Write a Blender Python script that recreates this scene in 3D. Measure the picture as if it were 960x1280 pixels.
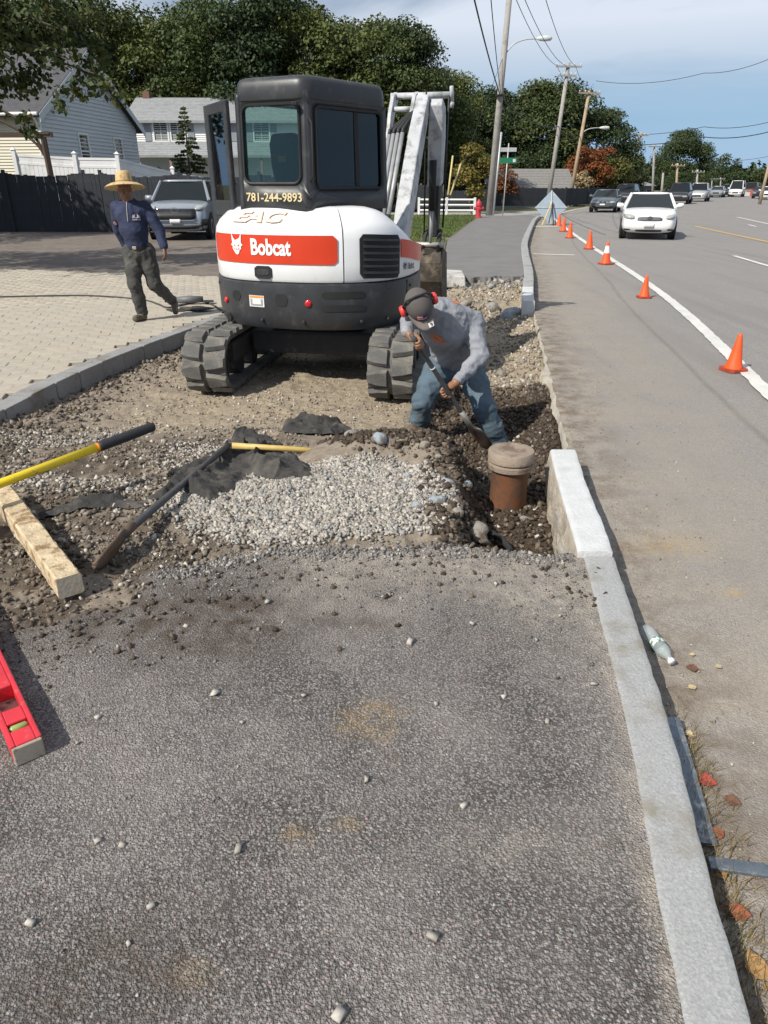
import bpy, bmesh, math, random
import numpy as np
from mathutils import Vector, Matrix, Euler
S = bpy.context.scene
for o in list(bpy.data.objects): bpy.data.objects.remove(o)
C = S.collection
R = math.radians
random.seed(7); RNG = np.random.default_rng(7)

# ---------------------------------------------------------------- camera
cam = bpy.data.cameras.new("camera"); cam_o = bpy.data.objects.new("camera", cam); C.objects.link(cam_o)
cam_o.location = (0, 0, 1.6); cam_o.rotation_euler = (R(90 - 25.233), 0, 0)
cam.sensor_fit = 'VERTICAL'; cam.sensor_height = 36; cam.lens = 870 / 1280 * 36
cam.clip_start = 0.05; cam.clip_end = 3000
S.camera = cam_o
# ---------------------------------------------------------------- sun and sky
SUN_AZ, SUN_EL = R(42), R(42)          # shadows run toward (cos az, sin az)
to_sun = Vector((-math.cos(SUN_AZ) * math.cos(SUN_EL), -math.sin(SUN_AZ) * math.cos(SUN_EL), math.sin(SUN_EL)))
sun = bpy.data.lights.new("sun", 'SUN'); sun.energy = 4.9; sun.angle = R(0.55); sun.color = (1, .945, .85)
sun_o = bpy.data.objects.new("sun", sun); C.objects.link(sun_o); sun_o.location = (0, 0, 40)
sun_o.rotation_euler = to_sun.to_track_quat('Z', 'Y').to_euler()
S.view_settings.view_transform = 'Standard'; S.view_settings.look = 'None'
S.view_settings.exposure = 0.12; S.view_settings.gamma = 1.0
W = bpy.data.worlds.new("World"); S.world = W; W.use_nodes = True
nt = W.node_tree; nt.nodes.clear()
def nd(nt, typ, inp=None, **kw):
    n = nt.nodes.new(typ)
    for k, v in kw.items(): setattr(n, k, v)
    for k, v in (inp or {}).items():
        if isinstance(v, bpy.types.NodeSocket): nt.links.new(v, n.inputs[k])
        else: n.inputs[k].default_value = v
    return n
def mixc(nt, f, a, b, bt='MIX'):
    n = nt.nodes.new('ShaderNodeMix'); n.data_type = 'RGBA'; n.blend_type = bt
    for s, v in ((n.inputs[0], f), (n.inputs[6], a), (n.inputs[7], b)):
        if isinstance(v, bpy.types.NodeSocket): nt.links.new(v, s)
        else: s.default_value = (v if isinstance(v, (int, float)) else (tuple(v) + (1,))[:4])
    return n.outputs[2]
sky = nd(nt, 'ShaderNodeTexSky', sky_type='NISHITA', sun_disc=False, sun_elevation=SUN_EL,
         sun_rotation=math.atan2(to_sun.x, to_sun.y), air_density=1.0, dust_density=0.15, ozone_density=3.5, altitude=20)
tc = nd(nt, 'ShaderNodeTexCoord')
mp = nd(nt, 'ShaderNodeMapping', {'Vector': tc.outputs['Generated'], 'Scale': (1.1, 1.6, 5.0), 'Rotation': (0, 0.1, 0.5)})
n1 = nd(nt, 'ShaderNodeTexNoise', {'Vector': mp.outputs[0], 'Scale': 1.25, 'Detail': 8., 'Roughness': .55, 'Distortion': .5})
cr = nd(nt, 'ShaderNodeMapRange', {'Value': n1.outputs['Fac'], 'From Min': .36, 'From Max': .60, 'To Min': 0., 'To Max': .75})
sx = nd(nt, 'ShaderNodeSeparateXYZ', {'Vector': tc.outputs['Generated']})
lowh = nd(nt, 'ShaderNodeMapRange', {'Value': sx.outputs['Z'], 'From Min': -.02, 'From Max': .16, 'To Min': .85, 'To Max': 0.})
hz = nd(nt, 'ShaderNodeMapRange', {'Value': sx.outputs['Z'], 'From Min': .07, 'From Max': .17, 'To Min': .05, 'To Max': 1.})
fm = nd(nt, 'ShaderNodeMath', {0: cr.outputs[0], 1: hz.outputs[0]}, operation='MULTIPLY')
skyb = mixc(nt, lowh.outputs[0], sky.outputs[0], (3.0, 6.4, 11.8))
skyc = mixc(nt, fm.outputs[0], skyb, (12.2, 12.9, 14.2))
bg = nd(nt, 'ShaderNodeBackground', {'Color': skyc, 'Strength': .068})
nt.links.new(bg.outputs[0], nd(nt, 'ShaderNodeOutputWorld').inputs[0])

# ---------------------------------------------------------------- materials
MATS = {}
def ramp(nt, v, a, b, lo=0., hi=1.):
    return nd(nt, 'ShaderNodeMapRange', {'Value': v, 'From Min': a, 'From Max': b, 'To Min': lo, 'To Max': hi}).outputs[0]
def newmat(name):
    m = bpy.data.materials.new(name); m.use_nodes = True
    nt = m.node_tree; return m, nt, nt.nodes['Principled BSDF']
def M(name, col, rough=.6, metal=0., var=.12, vs=5., bump=.0, bs=60., col2=None, c2=(.52, .62), c2s=3., coat=0., spec=.5, attr=False):
    """colour with mottling; col2 = wear or dirt in patches; bump = fine relief"""
    if name in MATS: return MATS[name]
    m, nt, b = newmat(name)
    co = nd(nt, 'ShaderNodeTexCoord').outputs['Object']
    n = nd(nt, 'ShaderNodeTexNoise', {'Vector': co, 'Scale': vs, 'Detail': 6., 'Roughness': .6}).outputs['Fac']
    f = ramp(nt, n, .3, .7)
    c = mixc(nt, f, [x * (1 - var) for x in col], [min(1, x * (1 + var)) for x in col])
    if col2:
        n2 = nd(nt, 'ShaderNodeTexNoise', {'Vector': co, 'Scale': c2s, 'Detail': 9., 'Roughness': .68}).outputs['Fac']
        c = mixc(nt, ramp(nt, n2, c2[0], c2[1]), c, col2)
    if attr:
        a = nd(nt, 'ShaderNodeAttribute', attribute_name='tone').outputs['Fac']
        c = mixc(nt, 1., c, nd(nt, 'ShaderNodeCombineColor', {0: ramp(nt, a, 0, 1, 1 - attr, 1 + attr), 1: ramp(nt, a, 0, 1, 1 - attr, 1 + attr), 2: ramp(nt, a, 0, 1, 1 - attr, 1 + attr)}).outputs[0], 'MULTIPLY')
    nt.links.new(c, b.inputs['Base Color'])
    b.inputs['Roughness'].default_value = rough; b.inputs['Metallic'].default_value = metal
    b.inputs['Coat Weight'].default_value = coat; b.inputs['Specular IOR Level'].default_value = spec
    if rough > .15:
        nt.links.new(ramp(nt, n, .3, .7, max(.03, rough - .07), min(1, rough + .07)), b.inputs['Roughness'])
    if bump:
        n3 = nd(nt, 'ShaderNodeTexNoise', {'Vector': co, 'Scale': bs, 'Detail': 4., 'Roughness': .6}).outputs['Fac']
        nt.links.new(nd(nt, 'ShaderNodeBump', {'Height': n3, 'Strength': min(1, bump), 'Distance': .01}).outputs[0], b.inputs['Normal'])
    MATS[name] = m; return m
def glass(name, tint, refl=.25):
    if name in MATS: return MATS[name]
    m, nt, b = newmat(name)
    t = nd(nt, 'ShaderNodeBsdfTransparent', {'Color': tint + (1,)}); g = nd(nt, 'ShaderNodeBsdfGlossy', {'Roughness': .02, 'Color': (.9, .95, 1, 1)})
    fr = nd(nt, 'ShaderNodeFresnel', {'IOR': 1.5})
    f = nd(nt, 'ShaderNodeMath', {0: fr.outputs[0], 1: refl * .12}, operation='ADD')
    mx = nd(nt, 'ShaderNodeMixShader', {0: f.outputs[0], 1: t.outputs[0], 2: g.outputs[0]})
    nt.links.new(mx.outputs[0], nt.nodes['Material Output'].inputs[0]); MATS[name] = m; return m

# ---------------------------------------------------------------- numpy noise
def _h(ix, iy, s):
    n = (ix.astype(np.int64) * 374761393 + iy.astype(np.int64) * 668265263 + s * 1442695041) & 0x7fffffff
    n = ((n ^ (n >> 13)) * 1274126177) & 0x7fffffff
    return ((n ^ (n >> 16)) & 0xffff) / 65535.
def vnoise(x, y, s=0):
    x = np.asarray(x, float); y = np.asarray(y, float)
    ix, iy = np.floor(x), np.floor(y); fx, fy = x - ix, y - iy
    fx = fx * fx * (3 - 2 * fx); fy = fy * fy * (3 - 2 * fy)
    a, b, c, d = _h(ix, iy, s), _h(ix + 1, iy, s), _h(ix, iy + 1, s), _h(ix + 1, iy + 1, s)
    return (a + (b - a) * fx) * (1 - fy) + (c + (d - c) * fx) * fy
def fbm(x, y, o=4, s=0, g=.5):
    r = 0; a = 1; t = 0
    for i in range(o):
        r = r + a * vnoise(x * 2 ** i, y * 2 ** i, s + i * 17); t += a; a *= g
    return r / t - .5
def sst(e0, e1, x):
    t = np.clip((np.asarray(x, float) - e0) / (e1 - e0), 0, 1); return t * t * (3 - 2 * t)
def blob(x, y, cx, cy, rx, ry, rot=0, p=1.):
    c, s = math.cos(rot), math.sin(rot); u = ((x - cx) * c + (y - cy) * s) / rx; v = (-(x - cx) * s + (y - cy) * c) / ry
    return np.exp(-(u * u + v * v) ** p)

# ---------------------------------------------------------------- objects
def tag(o, label=None, cat=None, group=None, kind=None):
    for k, v in (('label', label), ('category', cat), ('group', group), ('kind', kind)):
        if v: o[k] = v
    return o
def wm(o):
    return (wm(o.parent) @ o.matrix_parent_inverse @ o.matrix_basis) if o.parent else o.matrix_basis.copy()
def link(o, parent=None, keep=True):
    C.objects.link(o)
    if parent:
        o.parent = parent
        if keep: o.matrix_parent_inverse = wm(parent).inverted()
    return o
def thing(name, label=None, cat=None, loc=(0, 0, 0), rz=0, group=None, kind=None):
    o = bpy.data.objects.new(name, None); o.empty_display_size = .2; C.objects.link(o)
    o.location = loc; o.rotation_euler = (0, 0, rz); return tag(o, label, cat, group, kind)
def copy_tree(o, parent=None):
    c = o.copy(); C.objects.link(c)
    if parent: c.parent = parent
    for ch in o.children: copy_tree(ch, c)
    return c
def mesh_np(name, v, f, mat, parent=None, smooth=False, keep=True, attrs=None, link_it=True):
    """v (n,3) array, f (m,k) int array"""
    me = bpy.data.meshes.new(name); v = np.ascontiguousarray(v, np.float32); f = np.ascontiguousarray(f, np.int32)
    me.vertices.add(len(v)); me.vertices.foreach_set('co', v.ravel())
    k = f.shape[1]; me.loops.add(f.size); me.loops.foreach_set('vertex_index', f.ravel())
    me.polygons.add(len(f)); me.polygons.foreach_set('loop_start', np.arange(0, f.size, k, dtype=np.int32))
    me.polygons.foreach_set('loop_total', np.full(len(f), k, np.int32))
    me.update(calc_edges=True)
    if smooth: me.polygons.foreach_set('use_smooth', np.ones(len(f), bool))
    for an, av in (attrs or {}).items():
        av = np.asarray(av, np.float32)
        if av.ndim == 1:
            me.attributes.new(an, 'FLOAT', 'POINT').data.foreach_set('value', av)
        else:
            me.attributes.new(an, 'FLOAT_COLOR', 'POINT').data.foreach_set('color', np.c_[av, np.ones(len(av))].astype(np.float32).ravel())
    me.materials.append(mat)
    o = bpy.data.objects.new(name, me)
    return link(o, parent, keep) if link_it else o

class MB:
    """collects shapes, becomes ONE mesh"""
    def __init__(s): s.v = []; s.f = []; s.m = []; s.T = Matrix(); s.mi = 0
    def add(s, vs, fs):
        b = len(s.v); s.v += [s.T @ Vector(p) for p in vs]; s.f += [[b + i for i in q] for q in fs]; s.m += [s.mi] * len(fs); return s
    def box(s, c, d, rot=None):
        h = [x / 2 for x in d]; Q = rot if rot is not None else Matrix.Identity(3)
        vs = [Vector(c) + Q @ Vector((sx * h[0], sy * h[1], sz * h[2])) for sz in (-1, 1) for sy in (-1, 1) for sx in (-1, 1)]
        return s.add(vs, [(0, 2, 3, 1), (4, 5, 7, 6), (0, 1, 5, 4), (2, 6, 7, 3), (0, 4, 6, 2), (1, 3, 7, 5)])
    def hexa(s, b, t):  # two quads of corners
        return s.add(list(b) + list(t), [(3, 2, 1, 0), (4, 5, 6, 7), (0, 1, 5, 4), (1, 2, 6, 5), (2, 3, 7, 6), (3, 0, 4, 7)])
    def loft(s, rings, cap=True, closed=True):
        n = len(rings[0]); vs = [p for r in rings for p in r]; fs = []
        for i in range(len(rings) - 1):
            for j in range(n if closed else n - 1):
                k = (j + 1) % n; fs.append((i * n + j, i * n + k, (i + 1) * n + k, (i + 1) * n + j))
        if cap: fs += [tuple(range(n - 1, -1, -1)), tuple((len(rings) - 1) * n + j for j in range(n))]
        return s.add(vs, fs)
    def tube(s, pts, r, n=8, cap=True):
        pts = [Vector(p) for p in pts]; rs = r if isinstance(r, (list, tuple)) else [r] * len(pts); rings = []
        t0 = (pts[1] - pts[0]).normalized(); up = Vector((0, 0, 1)) if abs(t0.z) < .9 else Vector((1, 0, 0)); u = t0.cross(up).normalized()
        for i, p in enumerate(pts):
            t = (pts[min(i + 1, len(pts) - 1)] - pts[max(i - 1, 0)]).normalized()
            u = (u - t * u.dot(t)).normalized(); w = t.cross(u)
            rings.append([p + (u * math.cos(a) + w * math.sin(a)) * rs[i] for a in [2 * math.pi * j / n for j in range(n)]])
        return s.loft(rings, cap)
    def lathe(s, prof, c=(0, 0, 0), n=20, cap=True, axis='Z'):
        rings = []
        for r, z in prof:
            rg = []
            for j in range(n):
                a = 2 * math.pi * j / n; x, y = r * math.cos(a), r * math.sin(a)
                p = {'Z': (x, y, z), 'X': (z, x, y), 'Y': (y, z, x)}[axis]
                rg.append(Vector(c) + Vector(p))
            rings.append(rg)
        return s.loft(rings, cap)
    def prism(s, poly, z0, z1):
        n = len(poly)
        return s.add([(x, y, z0) for x, y in poly] + [(x, y, z1) for x, y in poly],
                     [tuple(range(n - 1, -1, -1)), tuple(range(n, 2 * n))] + [(i, (i + 1) % n, n + (i + 1) % n, n + i) for i in range(n)])
    def build(s, name, mat, parent=None, smooth=False, bevel=0, sub=0, keep=True, segs=2, angle=30):
        me = bpy.data.meshes.new(name); me.from_pydata([tuple(p) for p in s.v], [], s.f)
        for x in (mat if isinstance(mat, (list, tuple)) else [mat]): me.materials.append(x)
        me.polygons.foreach_set('material_index', s.m)
        bm = bmesh.new(); bm.from_mesh(me); bmesh.ops.recalc_face_normals(bm, faces=bm.faces); bm.to_mesh(me); bm.free()
        o = bpy.data.objects.new(name, me)
        if smooth: me.polygons.foreach_set('use_smooth', [True] * len(me.polygons))
        if sub:
            md = o.modifiers.new('s', 'SUBSURF'); md.levels = md.render_levels = sub
        if bevel:
            md = o.modifiers.new('b', 'BEVEL'); md.width = bevel; md.segments = segs; md.limit_method = 'ANGLE'; md.angle_limit = R(angle); md.harden_normals = False
        return link(o, parent, keep)
def sharp(o, ang=35):
    o.data.polygons.foreach_set('use_smooth', [True] * len(o.data.polygons))
    o.data.set_sharp_from_angle(angle=R(ang)) if hasattr(o.data, 'set_sharp_from_angle') else None
    return o
def text_mesh(txt, size, ext=.0, bold=.0, shear=0.):
    cu = bpy.data.curves.new('t', 'FONT'); cu.body = txt; cu.size = size; cu.offset = bold; cu.extrude = ext; cu.align_x = 'CENTER'; cu.align_y = 'CENTER'; cu.shear = shear; cu.resolution_u = 3
    o = bpy.data.objects.new('t', cu); C.objects.link(o)
    dg = bpy.context.evaluated_depsgraph_get(); dg.update()
    me = bpy.data.meshes.new_from_object(o.evaluated_get(dg)); bpy.data.objects.remove(o); return me
def catmull(pts, n=400):
    P = np.array(pts, float); P = np.r_[[2 * P[0] - P[1]], P, [2 * P[-1] - P[-2]]]; out = []
    k = max(2, n // (len(P) - 3))
    for i in range(1, len(P) - 2):
        t = np.linspace(0, 1, k, endpoint=False)[:, None]; p0, p1, p2, p3 = P[i - 1:i + 3]
        out.append(.5 * (2 * p1 + (p2 - p0) * t + (2 * p0 - 5 * p1 + 4 * p2 - p3) * t ** 2 + (3 * p1 - p0 - 3 * p2 + p3) * t ** 3))
    return np.r_[np.concatenate(out), [P[-2]]]
# rock shapes for every scatter
def ico(sub=1):
    bm = bmesh.new(); bmesh.ops.create_icosphere(bm, subdivisions=sub, radius=1)
    v = np.array([p.co[:] for p in bm.verts]); f = np.array([[q.index for q in t.verts] for t in bm.faces]); bm.free(); return v, f
IV = np.array([(x, y, z) for z in (-1, 1) for y in (-1, 1) for x in (-1, 1)], float) * .72      # crushed stone: bent six sided chips
IF = np.array([t for q in ((0, 2, 3, 1), (4, 5, 7, 6), (0, 1, 5, 4), (2, 6, 7, 3), (0, 4, 6, 2), (1, 3, 7, 5)) for t in ((q[0], q[1], q[2]), (q[0], q[2], q[3]))])
IV2, IF2 = ico(2)
ROCKS = []
for i in range(8):
    q = IV * RNG.uniform(.62, 1.18, (len(IV), 1)) + RNG.uniform(-.28, .28, IV.shape); ROCKS.append(q * np.array([1.05, RNG.uniform(.6, .95), RNG.uniform(.42, .75)]))
def scatter(name, pos, size, mat, parent=None, rng=RNG):
    """many stones in one mesh"""
    n = len(pos); k = len(IV)
    base = np.stack(ROCKS)[rng.integers(0, 8, n)]
    q = rng.normal(size=(n, 4)); q[:, 1:3] *= .5; q /= np.linalg.norm(q, axis=1)[:, None]; w, x, y, z = q.T
    Rm = np.stack([np.stack([1 - 2 * (y * y + z * z), 2 * (x * y - z * w), 2 * (x * z + y * w)], -1),
                   np.stack([2 * (x * y + z * w), 1 - 2 * (x * x + z * z), 2 * (y * z - x * w)], -1),
                   np.stack([2 * (x * z - y * w), 2 * (y * z + x * w), 1 - 2 * (x * x + y * y)], -1)], 1)
    v = np.einsum('nij,nkj->nki', Rm, base * np.asarray(size)[:, None, None]) + np.asarray(pos)[:, None, :]
    f = (IF[None] + (np.arange(n) * k)[:, None, None]).reshape(-1, 3)
    return mesh_np(name, v.reshape(-1, 3), f, mat, parent, attrs={'tone': np.repeat(rng.random(n), k)})
def ray(u, v, y):
    """point at depth y seen at photo pixel (used to lay out real distances)"""
    a = (u - 480) / 870; b = (640 - v) / 870; th = R(25.2328); dy = math.cos(th) + b * math.sin(th); t = y / dy
    return Vector((a * t, y, 1.6 + t * (-math.sin(th) + b * math.cos(th))))
# ================================================================ GROUND AND STREET
EDGE_P = [(.38, -2), (.54, -1), (.78, .87), (.94, 1.77), (1.09, 2.89), (1.26, 4.29), (1.66, 6.85), (1.98, 8.9), (2.37, 11.4), (3.0, 14.7), (3.72, 19), (4.55, 23.5), (6.65, 33.3), (7.95, 39), (9.4, 44),
          (13.2, 55), (17, 64), (24, 79), (33, 99), (44, 123), (58, 153), (76, 192), (120, 290)]
_ec = catmull(EDGE_P, 900)
def EDGE(y): return np.interp(y, _ec[:, 1], _ec[:, 0])
PAV_P = [(-3.1, 3.2), (-3.04, 4.2), (-2.98, 5.21), (-2.85, 6.55), (-2.54, 7.97), (-2.13, 9.49), (-1.5, 11.5), (-.6, 14.3)]
_pc = catmull(PAV_P, 300)
def PAVE(y): return np.interp(y, _pc[:, 1], _pc[:, 0])
def asph_edge(x): return np.interp(x, [-4, -1.5, -1.0, -.6, -.16, .3, .85, 1.2], [1.35, 2.15, 2.72, 2.98, 3.0, 3.03, 2.93, 2.9]) + .05 * fbm(np.asarray(x) * 9, np.asarray(x) * 0 + 3, 4, 5)
def terrain(x, y):
    x = np.asarray(x, float); y = np.asarray(y, float)
    e = asph_edge(x); d = y - e
    big = fbm(x * 1.1, y * 1.1, 4, 3) * .07; mid = fbm(x * 5, y * 5, 4, 11) * .055; fine = fbm(x * 22, y * 22, 3, 23) * .030
    z = -.02 - .18 * sst(4.2, 5.9, y) + .03 * sst(-1, -2.4, x) * sst(5.5, 3, y)
    z = z + big + mid + fine
    z = z + .055 * blob(x, y, -.45, 3.55, .8, .5)                      # pale gravel heap
    tx = np.interp(y, [2.8, 3.2, 4.0, 4.5, 5.2, 5.9, 6.5, 7.2, 12], [.28, .42, .50, .47, .34, .33, .45, .9, 1.2])
    tr = sst(tx - .09, tx + .16, x + fbm(x * 6, y * 6, 3, 41) * .14) * sst(6.9, 6.1, y) * sst(-.02, .12, d)
    z = z - tr * (.31 - .15 * sst(4.6, 5.6, y))
    z = z - .1 * sst(6.2, 7.4, y) * sst(.6, 1.2, x)
    z = z + .09 * blob(x, y, .18, 4.5, .42, .33, .2) * (1 - tr) + .10 * blob(x, y, -.12, 4.25, .3, .2) + .11 * blob(x, y, .34, 4.1, .20, .34)
    z = z + .10 * blob(x, y, .55, 3.32, .22, .1) * tr + .06 * blob(x, y, 1.0, 4.6, .3, .4)
    lump = fbm(x * 2.6, y * 2.6, 4, 77)
    z = z + lump * .14 * sst(7.6, 9, y) * sst(-.3, .6, x) + .20 * blob(x, y, 1.15, 11.6, .55, .6) + .16 * blob(x, y, 1.9, 12.7, .6, .7) + .1 * blob(x, y, .9, 10.0, .4, .3)
    z = z + .19 * sst(12.2, 13.9, y) + fbm(x * 7, y * 7, 3, 29) * .10 * sst(11.5, 13, y)
    z = z + .075 * blob(x, y, .82, 4.0, .34, .3)
    pe = PAVE(y) - x                                                      # >0 under the pavers
    z = z + .035 * sst(-.5, -.1, pe) * sst(3.4, 4.6, y) + fbm(x * 9, y * 9, 3, 17) * .05 * sst(-.6, -.15, pe)
    z = np.where(pe > .04, -.32 * sst(.04, .12, pe) + z * (1 - sst(.04, .12, pe)), z)
    se = x - EDGE(y)
    z = z + .02 * blob(se, y * 0, -.16, 0, .12, 1) * sst(4.6, 5.2, y)
    ke = sst(-.38, -.06, se) * sst(4.5, 5.3, y) * sst(12.5, 11.0, y); z = z * (1 - ke) + ke * (-.205 + fbm(x * 8, y * 8, 4, 19) * .06)
    z = z * (1 - sst(-.02, .05, se)) - .5 * sst(-.02, .05, se)
    # the old asphalt, its broken rim falling into the hole
    a = -.004 + fbm(x * .8, y * .8, 3, 61) * .012 + fbm(x * 30, y * 30, 2, 9) * .003 + .02 * sst(-.6, -1.6, x) * sst(1.6, 2.6, y)
    cov = sst(.03, -.03, d)
    left = sst(-.2, -.9, x)
    covl = sst(.35, -.35, d + fbm(x * 4, y * 4, 4, 2) * .5)
    c = cov * (1 - left) + covl * left
    out = a * c + np.maximum(z, -.6) * (1 - c); k = sst(-.09, -.05, se) * (y < 4.3); return out * (1 - k) - .5 * k, c
def soil_masks(x, y, c):
    tx = np.interp(y, [2.8, 3.2, 4.0, 4.5, 5.2, 5.9, 6.6, 7.2], [.28, .40, .40, .38, .2, .25, .5, .9])
    n = fbm(x * 3, y * 3, 5, 91); n2 = fbm(x * 9, y * 9, 4, 95)
    dark = np.clip(sst(-.12, .1, x - tx + n * .4) * sst(7.3, 6.2, y + n * .8) + .95 * sst(.45, .75, blob(x, y, .12, 4.55, .55, .42) + n * .4) + .75 * sst(-.55, -1.0, x + n * .5) * sst(5.0, 4.4, y + n) * sst(.25, .6, .5 + n2 * 1.3), 0, 1)
    pale = np.clip(sst(4.7, 5.3, y + n * .9) * sst(-2.7, -1.9, x + n * .8) * sst(.1, .6, .65 + n * 1.2) + sst(.4, .7, blob(x, y, -.45, 3.55, .85, .5) + n * .3) + .8 * sst(9.2, 10.6, y + n), 0, 1) * (1 - dark)
    return np.c_[np.clip(c + n2 * .25 * sst(-.2, -.8, x) * (c > .02), 0, 1), pale, dark]
def mat_ground():
    m, nt, b = newmat('asphalt_and_dug_earth')
    co = nd(nt, 'ShaderNodeTexCoord').outputs['Object']
    at = nd(nt, 'ShaderNodeAttribute', attribute_name='mask'); sp = nd(nt, 'ShaderNodeSeparateColor', {0: at.outputs['Color']})
    rust = nd(nt, 'ShaderNodeAttribute', attribute_name='rust').outputs['Fac']; dust = nd(nt, 'ShaderNodeAttribute', attribute_name='dust').outputs['Fac']
    damp = nd(nt, 'ShaderNodeAttribute', attribute_name='damp').outputs['Fac']
    def noi(s, d=5., r=.6): return nd(nt, 'ShaderNodeTexNoise', {'Vector': co, 'Scale': s, 'Detail': d, 'Roughness': r}).outputs['Fac']
    wob = nd(nt, 'ShaderNodeTexNoise', {'Vector': co, 'Scale': 60., 'Detail': 2.})
    cow = nd(nt, 'ShaderNodeVectorMath', {0: co, 1: nd(nt, 'ShaderNodeVectorMath', {0: wob.outputs['Color'], 3: .006}, operation='SCALE').outputs[0]}, operation='ADD').outputs[0]
    v = nd(nt, 'ShaderNodeTexVoronoi', {'Vector': cow, 'Scale': 118., 'Randomness': 1.})
    v2 = nd(nt, 'ShaderNodeTexVoronoi', {'Vector': cow, 'Scale': 240.})
    cell = nd(nt, 'ShaderNodeSeparateColor', {0: v.outputs['Color']})
    # worn aggregate: stone tops of several greys in dark binder
    st = mixc(nt, ramp(nt, cell.outputs[0], .25, 1.), (.182, .170, .162), (.280, .264, .252))
    st = mixc(nt, ramp(nt, cell.outputs[1], .86, .98), st, (.36, .27, .25))
    st = mixc(nt, ramp(nt, cell.outputs[2], .95, 1.), st, (.42, .41, .39))
    v3 = nd(nt, 'ShaderNodeTexVoronoi', {'Vector': cow, 'Scale': 66.}); c3 = nd(nt, 'ShaderNodeSeparateColor', {0: v3.outputs['Color']})
    big = nd(nt, 'ShaderNodeMath', {0: ramp(nt, c3.outputs[0], .62, .66), 1: ramp(nt, v3.outputs['Distance'], .50, .40)}, operation='MULTIPLY').outputs[0]
    big = nd(nt, 'ShaderNodeMath', {0: big, 1: ramp(nt, noi(1.7, 4.), .42, .58, .15, 1)}, operation='MULTIPLY').outputs[0]
    st = mixc(nt, big, st, mixc(nt, c3.outputs[1], (.17, .16, .155), (.36, .335, .31)))
    binder = ramp(nt, v.outputs['Distance'], .38, .62)
    binder = nd(nt, 'ShaderNodeMath', {0: binder, 1: ramp(nt, big, 0, 1, 1, .1)}, operation='MULTIPLY').outputs[0]
    asp = mixc(nt, binder, st, (.082, .074, .067))
    asp = mixc(nt, ramp(nt, noi(1.6, 8.), .42, .62, 0, .8), asp, mixc(nt, .5, asp, (.36, .32, .295)))
    asp = mixc(nt, ramp(nt, noi(1.1, 5.), .52, .68, 0, .6), asp, mixc(nt, .5, asp, (.11, .11, .115)))
    dn = ramp(nt, noi(14., 8.), .3, .75)
    dm = nd(nt, 'ShaderNodeMath', {0: dust, 1: dn}, operation='MULTIPLY').outputs[0]
    asp = mixc(nt, dm, asp, (.42, .37, .305))
    rm = nd(nt, 'ShaderNodeMath', {0: rust, 1: ramp(nt, noi(25., 6.), .3, .9, 0, .6)}, operation='MULTIPLY').outputs[0]
    asp = mixc(nt, rm, asp, (.46, .31, .13))
    wm_ = nd(nt, 'ShaderNodeMath', {0: damp, 1: ramp(nt, noi(9., 6.), .3, .6)}, operation='MULTIPLY').outputs[0]
    asp = mixc(nt, wm_, asp, (.085, .066, .05))
    so = mixc(nt, ramp(nt, noi(18., 8.), .3, .7), (.165, .137, .106), (.30, .25, .195))
    so = mixc(nt, sp.outputs[1], so, mixc(nt, ramp(nt, noi(40., 8.), .3, .7), (.20, .162, .115), (.40, .335, .245)))
    so = mixc(nt, sp.outputs[2], so, mixc(nt, ramp(nt, noi(30., 8.), .3, .75), (.032, .022, .014), (.092, .065, .043)))
    ma = ramp(nt, nd(nt, 'ShaderNodeMath', {0: sp.outputs[0], 1: noi(35., 6.)}, operation='ADD').outputs[0], .9, 1.15)
    nt.links.new(mixc(nt, ma, so, asp), b.inputs['Base Color'])
    b.inputs['Roughness'].default_value = .88; b.inputs['Specular IOR Level'].default_value = .35
    hs = nd(nt, 'ShaderNodeMath', {0: ramp(nt, v.outputs['Distance'], .1, .7, 1, 0), 1: cell.outputs[1]}, operation='MULTIPLY_ADD'); hs.inputs[2].default_value = 0
    h1 = nd(nt, 'ShaderNodeMath', {0: hs.outputs[0], 1: ramp(nt, v2.outputs['Distance'], .1, .7, .35, 0)}, operation='ADD').outputs[0]
    h2 = noi(55., 8., .7)
    hm = nd(nt, 'ShaderNodeMix', {0: ma, 2: h2, 3: h1})
    bp = nd(nt, 'ShaderNodeBump', {'Height': hm.outputs[0], 'Strength': .8, 'Distance': .010})
    nt.links.new(bp.outputs[0], b.inputs['Normal']); return m
GROUND = mat_ground()
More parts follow.
